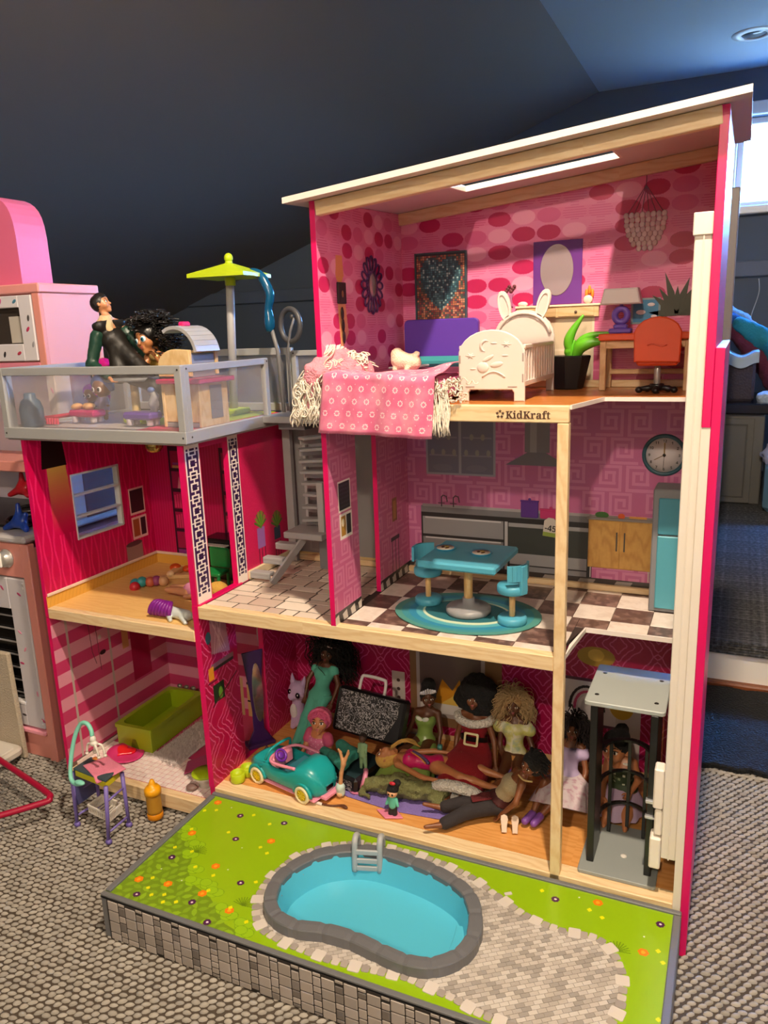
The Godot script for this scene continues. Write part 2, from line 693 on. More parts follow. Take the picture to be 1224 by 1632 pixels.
func room() -> void:
	var wall := mt("#566272", 0.9)
	var slope := mt("#7f7872", 0.9)
	var ceil_m := mt("#b4c4d2", 0.9)
	struct(geo(self).bar(-3.2, 2.7, -0.06, 0.0, -0.975, 2.7), "floor", mt("#493f35", 0.95))
	var g := geo(self)
	g.bar(-3.2, 2.7, 0.0, 0.118, -3.5, -0.99)
	struct(g, "floor_landing", mt("#55504a", 0.95))
	var gr := geo(self)
	gr.bar(-3.2, 2.7, 0.02, 0.115, -0.989, -0.975)
	struct(gr, "trim_riser", mt("#e8e2d6", 0.5))
	struct(geo(self).bar(-3.2, 2.7, 0.0, 0.02, -0.99, -0.955, 0.004), "trim_wood", wood("#8a4a22", "#5e2e12", 0))
	# end wall with the window opening
	var we := geo(self)
	we.bar(-3.2, 0.79, 0.0, 2.3, -3.57, -3.45)
	we.bar(2.0, 2.7, 0.0, 2.3, -3.57, -3.45)
	we.bar(0.79, 2.0, 0.0, 1.47, -3.57, -3.45)
	we.bar(0.79, 2.0, 1.89, 2.3, -3.57, -3.45)
	struct(we, "wall_end", wall)
	var fl := geo(self)  # sloped ceiling on the left
	fl.at(Transform3D(Basis(V(0, 0, 1), atan(0.352)), V(0.11, 2.1, -0.4)))
	fl.box(V(-1.7, 0.03, 0), V(3.4, 0.06, 6.3))
	struct(fl, "ceiling_slope", slope)
	struct(geo(self).bar(0.09, 2.7, 2.1, 2.2, -3.5, 2.7), "ceiling", ceil_m)
	struct(geo(self).bar(-3.2, -2.9, 0.0, 1.4, -3.5, 2.7), "wall_left", mt("#494745", 0.9))
	struct(geo(self).bar(2.6, 2.7, 0.0, 2.2, -3.5, 2.7), "wall_right", mt("#c9c4bb", 0.9))
	struct(geo(self).bar(-3.2, 2.7, 0.0, 2.2, 2.6, 2.7), "wall_rear", mt("#c9c4bb", 0.9))
	# window
	var w := Node3D.new()
	w.name = "window_1"
	w.set_meta("kind", "structure")
	add_child(w)
	var white := mt("#e9eef2", 0.4)
	var f := geo(w)
	f.bar(0.75, 2.04, 1.89, 1.95, -3.47, -3.43, 0.004)
	f.bar(0.75, 0.79, 1.44, 1.95, -3.47, -3.43, 0.004)
	f.bar(2.0, 2.04, 1.44, 1.95, -3.47, -3.43, 0.004)
	f.done("window_frame", white)
	geo(w).bar(0.73, 2.06, 1.43, 1.47, -3.49, -3.39, 0.005).done("window_sill", white)
	var s := geo(w)
	for p in [[0.79, 0.82, 1.47, 1.89], [1.97, 2.0, 1.47, 1.89], [1.38, 1.42, 1.47, 1.89], [0.79, 2.0, 1.47, 1.5], [0.79, 2.0, 1.86, 1.89]]:
		s.bar(p[0], p[1], p[2], p[3], -3.53, -3.5, 0.003)
	s.done("sash", white)
	for p in [[0.82, 1.38], [1.42, 1.97]]:
		geo(w).bar(p[0], p[1], 1.5, 1.86, -3.517, -3.513).done("pane", clear("#eaf6ff", 0.05))
	# chair rail under the window
	struct(geo(self).bar(-2.8, 2.6, 1.13, 1.21, -3.45, -3.425, 0.006), "trim_rail", mt("#596576", 0.6))
	# recessed lamps
	for i in 4:
		var z := [-2.93, 0.5, 2.35, 1.3][i] as float
		var xl := [0.835, 0.83, 0.82, 2.1][i] as float
		var l := thing("recessed_light", ["unlit round recessed light in the blue lit flat ceiling", "lit round recessed lamp in the ceiling over the dollhouse front", "lit recessed lamp in the ceiling farthest behind the viewer", "lit recessed lamp in the ceiling near the right wall"][i], "light", V(xl, 2.1, z))
		var r := geo(l).smooth()
		r.lathe(V(xl, 2.1, z), [[0.05, 0.0], [0.052, -0.006], [0.085, -0.003], [0.088, 0.0]], 32)
		r.done("trim_ring", mt("#dfe4e8", 0.4))
		var d := geo(l).smooth()
		d.lathe(V(xl, 2.1, z), [[0.0, -0.002], [0.05, -0.001], [0.05, 0.0]], 32)
		if i > 0:
			var em := StandardMaterial3D.new()
			em.albedo_color = Color("#fff2dd")
			em.emission_enabled = true
			em.emission = Color(1.0, 0.86, 0.68)
			em.emission_energy_multiplier = 2.0
			d.done("lamp_disc", em)
		else:
			d.done("lens", mt("#6f7780", 0.3))


func carpet() -> void:
	# chunky loop pile: pale yarn bumps in slanting rows on a dark weave
	var g := geo(self).smooth()
	g.lathe(V(0, 0, 0), [[1.0, 0.0], [0.86, 0.45], [0.45, 0.82], [0.0, 0.95]], 8)
	g.st.generate_normals()
	var mesh := g.st.commit()
	var m := StandardMaterial3D.new()
	m.albedo_color = Color.WHITE
	m.vertex_color_use_as_albedo = true
	m.roughness = 0.95
	mesh.surface_set_material(0, m)
	var r := RandomNumberGenerator.new()
	r.seed = 21
	var ts := []
	var cs := []
	var pitch := 0.0142
	for part in [[-0.75, 1.25, -0.55, 1.0], [0.84, 1.25, -0.97, -0.55]]:
		var j := 0
		var z: float = part[2]
		while z < part[3]:
			var xx: float = part[0] + (0.5 * pitch if j & 1 else 0.0)
			while xx < part[1]:
				var hid := xx > -0.36 and xx < 0.83 and z < -0.02 and z > -0.6
				var under := xx > 0.03 and xx < 0.81 and z < 0.27 and z > -0.1
				if not hid and not under:
					var b := Basis(Vector3.UP, 0.5 + r.randf_range(-0.25, 0.25)) * Basis.from_scale(V(pitch * r.randf_range(0.43, 0.54), 0.0042 * r.randf_range(0.8, 1.25), pitch * r.randf_range(0.23, 0.31)))
					ts.append(Transform3D(b, V(xx + r.randf_range(-0.001, 0.001), 0.0, z + r.randf_range(-0.001, 0.001))))
					var t := r.randf_range(0.78, 1.08)
					cs.append(Color(0.37 * t, 0.34 * t, 0.295 * t))
				xx += pitch
			z += pitch * 0.72
			j += 1
	var mm := MultiMesh.new()
	mm.transform_format = MultiMesh.TRANSFORM_3D
	mm.use_colors = true
	mm.mesh = mesh
	mm.instance_count = ts.size()
	for i in ts.size():
		mm.set_instance_transform(i, ts[i])
		mm.set_instance_color(i, cs[i])
	var mi := MultiMeshInstance3D.new()
	mi.name = "carpet_pile"
	mi.multimesh = mm
	mi.set_meta("kind", "stuff")
	mi.set_meta("label", "beige loop pile of the patterned grey brown carpet")
	mi.set_meta("category", "carpet")
	add_child(mi)


func flat(poly: Array, y0: float, y1: float, g: G, bev := 0.0) -> void:  # outline in (x, z), a slab from y0 to y1
	var keep := g.x
	g.x = keep * Transform3D(Basis(Vector3.RIGHT, Vector3.FORWARD, Vector3.UP), Vector3.ZERO)
	var p := PackedVector2Array()
	for q in poly:
		p.append(Vector2(q[0], -q[1]))
	g.prism(p, y0, y1, bev)
	g.x = keep


func roof_y(x: float, z: float) -> float:  # underside of the roof
	return 1.124 + 0.099 * (x - 0.284) - 0.05 * z


func house_shell() -> void:
	house = thing("dollhouse", "tall pink wooden dollhouse of three storeys with pale wood beams and white slanted roof", "dollhouse", V(0.22, 0, -0.16))
	var pink := mt("#d6095c", 0.35)
	var pine := wood("#ecd3a8", "#dab684", 0)
	var pine_v := wood("#ecd3a8", "#dab684", 1)
	var white := mt("#e6ddd0", 0.4)
	var bg := mt("#c9a9ae", 0.5)
	# --- boards with wallpaper
	var pbed := bedroom_paper(0.5475, 0.40, true)
	var top := PackedVector2Array([Vector2(0, 0), Vector2(XR - XT, 0), Vector2(XR - XT, roof_y(XR, ZB) - 0.802), Vector2(0, roof_y(XT, ZB) - 0.802)])
	board(house, "bedroom_back_wall", V(XT, 0.802, ZB), Vector3.RIGHT, Vector3.UP, [top], Vector2(0.5475, 0.40), 0.006, print_mat(pbed.tex()), bg)
	var pbl := bedroom_paper(0.327, 0.34, false)
	var side := PackedVector2Array([Vector2(0, 0), Vector2(0.327, 0), Vector2(0.327, roof_y(XT, ZB) - 0.802), Vector2(0, roof_y(XT, 0) - 0.802)])
	board(house, "bedroom_left_wall", V(XT, 0.802, 0), Vector3.FORWARD, Vector3.UP, [side], Vector2(0.327, 0.34), 0.009, print_mat(pbl.tex()), pink)
	var pk := kitchen_paper(0.5475, 0.36)
	board(house, "kitchen_back_wall", V(XT, 0.444, ZB), Vector3.RIGHT, Vector3.UP, [rc(0, 0, 0.5475, 0.358)], Vector2(0.5475, 0.36), 0.006, print_mat(pk.tex()), bg)
	var pks := kitchen_side_paper(0.327, 0.346)
	board(house, "kitchen_left_wall", V(XT, 0.456, 0), Vector3.FORWARD, Vector3.UP, [rc(0, 0, 0.1, 0.346), rc(0.183, 0, 0.327, 0.346), rc(0.1, 0.325, 0.183, 0.346)], Vector2(0.327, 0.346), 0.009, print_mat(pks.tex()), pink)
	var ph := P.new(0.276, 0.44, 800, Color("#8d8a8b"))
	ph.rect(0.0, 0.0, 0.276, 0.016, Color("#cdb07a"))
	ph.rect(0.165, 0.10, 0.004, 0.25, Color("#a9a9ab"))
	ph.rect(0.05, 0.02, 0.1, 0.3, Color("#9b9899"))
	ph.rect(0.055, 0.025, 0.09, 0.29, Color("#8f8c8e"))
	board(house, "hall_back_wall", V(0, 0.456, ZB - 0.003), Vector3.RIGHT, Vector3.UP, [rc(0, 0, 0.276, 0.33)], Vector2(0.276, 0.44), 0.006, print_mat(ph.tex()), mt("#7d7a7c", 0.5))
	var pd := divider_paper(0.335, 0.301)
	board(house, "hall_left_wall", V(0, 0.456, 0), Vector3.FORWARD, Vector3.UP, [rc(0, 0, 0.046, 0.301), rc(0.13, 0, 0.335, 0.301), rc(0.046, 0.285, 0.13, 0.301)], Vector2(0.335, 0.301), 0.012, print_mat(pd.tex()), pink)
	geo(house).bar(-0.012, 0.004, 0.454, 0.4585, -0.14, -0.002, 0.001).done("threshold", pink)
	var pg := ground_side_paper(0.327, 0.346)
	board(house, "parlour_left_wall", V(0, 0.086, 0), Vector3.FORWARD, Vector3.UP, [rc(0, 0, 0.108, 0.346), rc(0.2, 0, 0.327, 0.346), rc(0.108, 0.33, 0.2, 0.346)], Vector2(0.327, 0.346), 0.012, print_mat(pg.tex()), pink)
	geo(house).bar(-0.012, 0.0, 0.43, 0.456, -0.33, 0.001).done("divider_edge", pink)
	geo(house).bar(-0.012, 0.0, 0.0, 0.086, -0.33, -0.002).done("divider_edge", pink)
	var pgb := ground_back_paper(0.8325, 0.346)
	board(house, "parlour_back_wall", V(0, 0.086, ZB), Vector3.RIGHT, Vector3.UP, [rc(0, 0, 0.8325, 0.346)], Vector2(0.8325, 0.346), 0.006, print_mat(pgb.tex()), bg)
	# wing
	var pden := den_side_paper(0.335, 0.37)
	board(house, "den_left_wall", V(XW, 0.387, 0), Vector3.FORWARD, Vector3.UP, [rc(0, 0, 0.1, 0.37), rc(0.237, 0, 0.335, 0.37), rc(0.1, 0, 0.237, 0.139), rc(0.1, 0.277, 0.237, 0.37)], Vector2(0.335, 0.37), 0.009, print_mat(pden.tex()), pink)
	var frame := geo(house)
	for y in [0.526, 0.572, 0.618, 0.662]:
		frame.bar(XW - 0.012, XW + 0.002, y - 0.0022, y + 0.0022, -0.237, -0.1, 0.0008)
	frame.bar(XW - 0.012, XW + 0.002, 0.526, 0.664, -0.103, -0.1)
	frame.bar(XW - 0.012, XW + 0.002, 0.526, 0.664, -0.2385, -0.233)
	frame.done("louvre_frame", mt("#c9cdd0", 0.35), "grey white louvre frame of the den window")
	var pdb := den_back_paper(0.368, 0.37)
	board(house, "den_back_wall", V(XW, 0.387, -0.335), Vector3.RIGHT, Vector3.UP, [rc(0, 0, 0.368, 0.37)], Vector2(0.368, 0.37), 0.006, print_mat(pdb.tex()), bg)
	var pbs := bath_side_paper(0.335, 0.366)
	board(house, "bathroom_left_wall", V(XW, 0.02, 0), Vector3.FORWARD, Vector3.UP, [rc(0, 0, 0.335, 0.365)], Vector2(0.335, 0.366), 0.009, print_mat(pbs.tex(), 0.25), pink)
	var pbb := bath_back_paper(0.368, 0.366)
	board(house, "bathroom_back_wall", V(XW, 0.02, -0.335), Vector3.RIGHT, Vector3.UP, [rc(0, 0, 0.368, 0.366)], Vector2(0.368, 0.366), 0.006, print_mat(pbb.tex(), 0.25), bg)
	# the right wall: an upper panel and a lower one outside it
	var rw := geo(house)
	rw.at(Transform3D(Basis(Vector3.BACK, Vector3.UP, Vector3.LEFT), V(XR, 0, 0)))
	rw.prism(PackedVector2Array([Vector2(-0.335, 0.80), Vector2(0, 0.80), Vector2(0, roof_y(XR, 0)), Vector2(-0.335, roof_y(XR, ZB))]), -0.011, 0.0, 0.0008)
	rw.done("upper_right_wall", pink)
	geo(house).bar(XR, XR + 0.011, 0.03, 0.80, -0.335, -0.001).done("right_wall_liner", white)
	geo(house).bar(XR + 0.0112, XR + 0.0225, 0.0, 0.9, -0.34, 0.001, 0.0008).done("lower_right_wall", pink)
	# beams and post
	geo(house).bar(0.276, 0.664, 0.802, 0.826, -0.012, 0.0, 0.0015).done("bedroom_beam", pine)
	geo(house).bar(0.0, 0.648, 0.432, 0.456, -0.018, 0.0, 0.0012).done("hall_beam", pine)
	geo(house).bar(0.648, 0.664, 0.05, 0.802, -0.016, 0.0, 0.0012).done("corner_post", pine_v)
	geo(house).bar(0.0, XR, 0.04, 0.086, -0.03, 0.0, 0.0012).done("parlour_beam", pine)
	geo(house).bar(XW, -0.012, 0.385, 0.407, -0.016, 0.001, 0.0012).done("den_beam", pine)
	geo(house).bar(XW, -0.012, 0.012, 0.043, -0.018, 0.001, 0.0012).done("bathroom_beam", pine)
	var strip := geo(house)
	strip.at(Transform3D(Basis(V(0, 0, 1), atan(0.099)), V(XT, 1.124, 0)))
	strip.bar(0.0, 0.552, -0.021, 0.0, -0.013, 0.001, 0.001)
	strip.done("roof_beam", pine)
	var strip2 := geo(house)
	strip2.at(strip.x)
	strip2.bar(0.0, 0.552, -0.004, 0.016, -0.327, -0.316, 0.001)
	strip2.done("roof_beam", pine)
	geo(house).bar(XT, XR, 0.456, 0.467, -0.327, -0.318, 0.001).done("kitchen_skirting", pine)
	geo(house).bar(0.02, 0.276, 0.456, 0.468, -0.33, -0.32, 0.001).done("hall_skirting", pine)
	geo(house).bar(XT, XR, 0.826, 0.838, -0.327, -0.318, 0.001).done("bedroom_skirting", pine)
	geo(house).bar(-0.002, 0.006, 0.456, 0.474, -0.335, -0.165, 0.001).done("hall_side_skirting", mt("#d9c7a4", 0.5))
	geo(house).bar(XW, XW + 0.003, 0.43, 0.4365, -0.335, -0.002, 0.001).done("den_skirting", mt("#e8cfc0", 0.4))
	geo(house).bar(XW, -0.012, 0.43, 0.4365, -0.335, -0.332, 0.001).done("den_skirting", mt("#e8cfc0", 0.4))
	geo(house).bar(XW, XW + 0.006, 0.043, 0.05, -0.335, -0.018, 0.001).done("bathroom_skirting", mt("#d8c8c0", 0.4))
	# floors
	var fl := geo(house)
	flat([[0.276, -0.012], [0.664, -0.012], [0.69, -0.128], [XR, -0.128], [XR, ZB], [0.276, ZB]], 0.8205, 0.8258, fl)
	fl.done("bedroom_floor", wood("#cf8846", "#b56a30", 0, 0.25))
	var ne := geo(house)
	flat([[0.664, -0.006], [0.667, -0.006], [0.692, -0.125], [XR, -0.125], [XR, -0.1285], [0.69, -0.1285]], 0.8205, 0.8265, ne)
	ne.done("floor_edge", mt("#e4d9d2", 0.4))
	var kf := geo(house)
	flat([[0.0, -0.018], [0.648, -0.018], [0.664, -0.1], [0.672, -0.128], [XR, -0.128], [XR, ZB], [0.0, ZB]], 0.4495, 0.4545, kf)
	var kfl := kf.done("middle_floor", mt("#3a2f2c", 0.5))
	var ke := geo(house)
	flat([[0.664, -0.006], [0.667, -0.05], [0.674, -0.125], [XR, -0.125], [XR, -0.1285], [0.672, -0.1285], [0.662, -0.05]], 0.4495, 0.457, ke)
	ke.done("floor_edge", mt("#e4d9d2", 0.4))
	floor_tiles(kfl)
	geo(house).bar(0.0, XR, 0.07, 0.0856, ZB, -0.03).done("parlour_floor", wood("#e2a35e", "#d08c48", 0, 0.25))
	geo(house).bar(XW, -0.012, 0.39, 0.4068, -0.335, -0.016).done("den_floor", wood("#ecc27c", "#e0b066", 0, 0.35))
	var bf := geo(house).bar(XW, -0.012, 0.02, 0.0422, -0.335, -0.018).done("bathroom_floor", mt("#c23a68", 0.4))
	var tl := [mt("#f0e3dd", 0.3), mt("#ebdad5", 0.3)]
	for i in 28:
		for j in 24:
			var x0 := XW + 0.001 + i * 0.0132
			var z0 := -0.0185 - j * 0.0132
			if j < 8 and i < 29:
				geo_tile(bf, V(x0, 0.0428, z0 - 0.0123), 0.0121, 0.0121, tl[(i * 7 + j * 3) % 2])
	# roof with its skylight
	var rf := geo(house)
	var mr := Transform3D(Basis(V(1, 0.099, 0), V(0, 1, 0), V(0, -0.05, 1)), V(0.284, 1.124, 0))
	rf.at(mr)
	for q in [[-0.036, 0.582, -0.345, -0.235], [-0.036, 0.582, -0.075, 0.03], [-0.036, 0.155, -0.235, -0.075], [0.407, 0.582, -0.235, -0.075]]:
		rf.bar(q[0], q[1], 0.0006, 0.009, q[2], q[3])
	rf.done("roof", mt("#ded3cb", 0.5))
	var sk := geo(house)
	sk.at(mr)
	for q in [[0.155, 0.407, -0.235, -0.231], [0.155, 0.407, -0.079, -0.075], [0.155, 0.159, -0.231, -0.079], [0.403, 0.407, -0.231, -0.079]]:
		sk.bar(q[0], q[1], 0.0, 0.0095, q[2], q[3], 0.0005)
	sk.done("skylight_rim", mt("#f0e8e0", 0.4))
	# lift rail
	var rl := geo(house)
	rl.bar(0.8115, 0.8322, 0.155, 1.04, -0.03, -0.006, 0.0012)
	rl.bar(0.8215, 0.8235, 0.155, 1.04, -0.006, -0.004, 0.0004)
	var rail := rl.done("lift_rail", white, "white lift rail on the right wall")
	geo(rail).bar(0.8095, 0.8325, 1.035, 1.062, -0.032, -0.003, 0.0012).done("rail_cap", white)
	var lb := geo(rail)
	lb.bar(0.797, 0.811, 0.235, 0.30, -0.03, -0.006, 0.002)
	lb.bar(0.8, 0.811, 0.19, 0.232, -0.028, -0.008, 0.002)
	lb.bar(0.795, 0.811, 0.135, 0.187, -0.03, -0.004, 0.002)
	lb.done("rail_clip", mt("#efe6da", 0.4))
	# wing top: terrace floor
	geo(house).bar(-0.415, 0.014, 0.752, 0.772, -0.345, 0.006, 0.001).done("terrace_floor", mt("#b5aeb0", 0.5))
	geo(house).bar(-0.12, 0.0, 0.7722, 0.7735, -0.33, -0.02).done("terrace_mat", mt("#d63a66", 0.5))
	geo(house).bar(-0.2, -0.015, 0.7736, 0.775, -0.33, -0.1).done("terrace_lawn", mt("#a9c61e", 0.6))


func geo_tile(parent: Node3D, at: Vector3, w: float, d: float, m: Material) -> void:  # a thin loose tile whose corner is at
	var key := "tile %.4f %.4f" % [w, d]
	if not mats.has(key):
		var g := G.new(self, Vector3.ZERO)
		g.bar(0, w, -0.0008, 0.0006, 0, d, 0.0004)
		g.st.generate_normals()
		mats[key] = g.st.commit()
	var mi := MeshInstance3D.new()
	mi.mesh = mats[key]
	mi.set_surface_override_material(0, m)
	mi.name = "tile"
	mi.position = at - org[house]
	parent.add_child(mi, true)


func floor_tiles(parent: Node3D) -> void:
	var dark := print_tile("#5d4640", "#8b6f66")
	var light := print_tile("#e2d6cc", "#d3c4b8")
	var xs := [0.2860, 0.333, 0.395, 0.457, 0.519, 0.581, 0.643, 0.705, 0.767, 0.8315]
	var zs := [-0.325, -0.306, -0.239, -0.172, -0.105, -0.038, -0.0185]
	for i in xs.size() - 1:
		for j in zs.size() - 1:
			var z1: float = zs[j + 1]
			var z0: float = zs[j]
			if xs[i] > 0.66 and z1 > -0.13:
				z1 = minf(z1, -0.1295)
				if z0 > -0.14:
					continue
			var x1: float = xs[i + 1]
			if i == 6 and j == 4 or i == 6 and j == 5:
				x1 = 0.65
			if i == 6 and z1 > -0.12:
				x1 = 0.656
			var is_dark := (i + j) % 2 == 1
			geo_tile(parent, V(xs[i] + 0.0003, 0.455, z0 + 0.0003), x1 - xs[i] - 0.0006, z1 - z0 - 0.0006, dark if is_dark else light)
	geo_tile(parent, V(0.6563, 0.455, -0.1717), 0.0484, 0.042, dark)
	# hall paving of uneven pale stones
	var tones := [mt("#e0d0c0", 0.35), mt("#d5c2b2", 0.35), mt("#cab5a6", 0.35), mt("#e7dacb", 0.35)]
	var z := -0.0185
	var row := 0
	while z > -0.32:
		var d := [0.026, 0.038, 0.022, 0.034][row % 4] as float
		d = minf(d, z + 0.326)
		var x := 0.006
		var k := row
		while x < 0.274:
			var w := [0.058, 0.034, 0.046, 0.066, 0.028][(k * 3 + row) % 5] as float
			w = minf(w, 0.2755 - x)
			if w > 0.006 and d > 0.006:
				geo_tile(parent, V(x, 0.455, z - d + 0.0022), w - 0.0034, d - 0.0034, tones[(k * 5 + row * 3) % 4])
			x += w
			k += 1
		z -= d
		row += 1


func print_tile(a: String, b: String) -> StandardMaterial3D:
	var key := "pt" + a
	if not mats.has(key):
		var n := FastNoiseLite.new()
		n.seed = 9
		n.frequency = 0.03
		n.fractal_octaves = 4
		n.domain_warp_enabled = true
		n.domain_warp_amplitude = 30.0
		var im := Image.create(128, 128, false, Image.FORMAT_RGB8)
		for y in 128:
			for x in 128:
				im.set_pixel(x, y, Color(a).lerp(Color(b), clampf(n.get_noise_2d(x, y) * 1.4 + 0.3, 0.0, 1.0)))
		var m := StandardMaterial3D.new()
		m.albedo_texture = ImageTexture.create_from_image(im)
		m.uv1_triplanar = true
		m.uv1_world_triplanar = true
		m.uv1_scale = Vector3.ONE * 9.0
		m.roughness = 0.35
		mats[key] = m
	return mats[key]


# ---------------------------------------------------------------- wallpapers

func bedroom_paper(w: float, h: float, back: bool) -> P:
	var p := P.new(w, h, 1300, Color("#df76a2"))
	for i in 14:
		p.rect(0, i * 0.036, w, 0.018, Color("#e281ab"))
	var pitch := 0.0435 if back else 0.0415
	var nx := int(w / pitch) + 2
	for j in 15:
		for i in nx:
			var cx := (i + 0.3) * pitch + (0.0 if back else 0.006)
			var cy := 0.012 + j * 0.0275
			var kind := (i * 2 + j * 3 + (i / 2) * (j % 3)) % 7
			var rx := 0.0204 if back else 0.018
			var ry := 0.0121
			if kind in [0, 3]:
				p.ell(cx, cy, rx, ry, Color("#bb1d58"))
			elif kind == 5:
				p.ell(cx, cy, rx, ry, Color("#ec9dbd"))
			elif kind == 2:
				p.ell(cx, cy, rx, ry, Color("#d65f90"))
			else:
				for s in 7:
					var yy := (s - 3) / 3.2
					var half := rx * sqrt(maxf(0.0, 1.0 - yy * yy))
					p.rect(cx - half, cy + yy * ry, half * 2.0, 0.0011, Color("#cc4a80") if kind != 6 else Color("#c43a70"))
	if not back:
		p.ell(0.07, 0.222, 0.013, 0.014, Color("#d9924e"))
		p.poly(PackedVector2Array([Vector2(0.058, 0.218), Vector2(0.085, 0.218), Vector2(0.082, 0.25), Vector2(0.06, 0.25)]), Color("#d9885a"))
		p.poly(PackedVector2Array([Vector2(0.06, 0.182), Vector2(0.086, 0.182), Vector2(0.095, 0.13), Vector2(0.066, 0.1)]), Color("#e0a070"))
	else:
		# printed vanity shelf, chandelier and fern are built in relief; their glow and low shelves are print
		p.rect(0.275, 0.026, 0.08, 0.125, Color("#d9ccb4"))
		p.rect(0.279, 0.03, 0.072, 0.056, Color("#cabb9e"))
		p.rect(0.279, 0.09, 0.072, 0.056, Color("#cabb9e"))
		p.rect(0.225, 0.026, 0.06, 0.016, Color("#d9b988"))
	return p


func greek(p: P, x: float, y: float, s: float, w: float, c: Color, flip: bool) -> void:
	var pts := []
	for q in [[0, 0], [1, 0], [1, 1], [0.2, 1], [0.2, 0.28], [0.76, 0.28], [0.76, 0.74], [0.44, 0.74], [0.44, 0.5]]:
		pts.append(Vector2(x + s * ((1.0 - q[0]) if flip else q[0]), y + s * q[1]))
	p.path(pts, w, c)


func kitchen_paper(w: float, h: float) -> P:
	var p := P.new(w, h, 1300, Color("#bf6895"))
	for j in 8:
		for i in 11:
			greek(p, i * 0.055 + (0.027 if j & 1 else 0.0) - 0.02, j * 0.049 + 0.004, 0.042, 0.0055, Color("#d083ab"), (i + j) % 2 == 0)
	var steel := Color("#8f8f92")
	var dk := Color("#2c2a2c")
	# wall cupboard with glass doors
	p.rect(0.04, 0.213, 0.14, 0.112, Color("#a0a2ac"))
	for i in 2:
		var x := 0.044 + i * 0.068
		p.rect(x, 0.217, 0.063, 0.104, Color("#767889"))
		p.rect(x + 0.003, 0.25, 0.057, 0.003, Color("#8c8e9c"))
		p.rect(x + 0.003, 0.285, 0.057, 0.003, Color("#8c8e9c"))
		for k in 5:
			p.ell(x + 0.01 + k * 0.011, 0.258 + (k % 2) * 0.03, 0.004, 0.006, Color("#94968f"))
		p.ell(x + 0.03, 0.228, 0.02, 0.007, Color("#7d7f8e"))
	# extractor hood
	p.rect(0.235, 0.262, 0.046, 0.09, Color("#7f7d80"))
	p.rect(0.245, 0.262, 0.012, 0.09, Color("#9d9b9d"))
	p.poly(PackedVector2Array([Vector2(0.2, 0.238), Vector2(0.32, 0.238), Vector2(0.3, 0.248), Vector2(0.275, 0.262), Vector2(0.24, 0.262)]), Color("#76747a"))
	# counter with drawers, tap and pots
	p.rect(0.027, 0.015, 0.335, 0.13, dk)
	p.rect(0.027, 0.136, 0.335, 0.013, Color("#77777a"))
	p.rect(0.03, 0.148, 0.33, 0.005, Color("#a5a3a4"))
	p.rect(0.03, 0.092, 0.165, 0.036, steel)
	p.rect(0.03, 0.05, 0.165, 0.036, Color("#7d7d80"))
	p.rect(0.03, 0.018, 0.165, 0.028, Color("#757578"))
	for y in [0.124, 0.083]:
		p.rect(0.035, y, 0.155, 0.003, Color("#c9c9cb"))
	p.rect(0.205, 0.05, 0.15, 0.076, Color("#3b3f3d"))
	p.rect(0.205, 0.118, 0.15, 0.008, Color("#a0a0a2"))
	p.rect(0.208, 0.045, 0.145, 0.022, Color("#9a9a9d"))
	p.rect(0.208, 0.018, 0.145, 0.024, Color("#8b8b8e"))
	p.rect(0.198, 0.018, 0.006, 0.11, Color("#b9b9bb"))
	for q in [0.07, 0.095]:
		p.path([Vector2(q, 0.15), Vector2(q, 0.168), Vector2(q + 0.004, 0.172), Vector2(q + 0.01, 0.17), Vector2(q + 0.012, 0.16)], 0.002, Color("#4a3a44"))
		p.path([Vector2(q - 0.006, 0.156), Vector2(q + 0.006, 0.156)], 0.002, Color("#4a3a44"))
	# fruit and boards above the wooden cupboard
	p.rect(0.356, 0.146, 0.125, 0.006, Color("#8d8583"))
	p.ell(0.378, 0.153, 0.012, 0.006, Color("#3f6b34"))
	p.ell(0.412, 0.152, 0.006, 0.005, Color("#d85c2a"))
	p.rect(0.425, 0.149, 0.03, 0.004, Color("#d99a4a"))
	# dark plinth print along the floor
	p.rect(0.0, 0.012, w, 0.02, Color("#3a3330"))
	for i in 9:
		p.poly(PackedVector2Array([Vector2(i * 0.066, 0.012), Vector2(i * 0.066 + 0.03, 0.012), Vector2(i * 0.066 + 0.04, 0.03), Vector2(i * 0.066 + 0.012, 0.03)]), Color("#8d857e"))
	return p


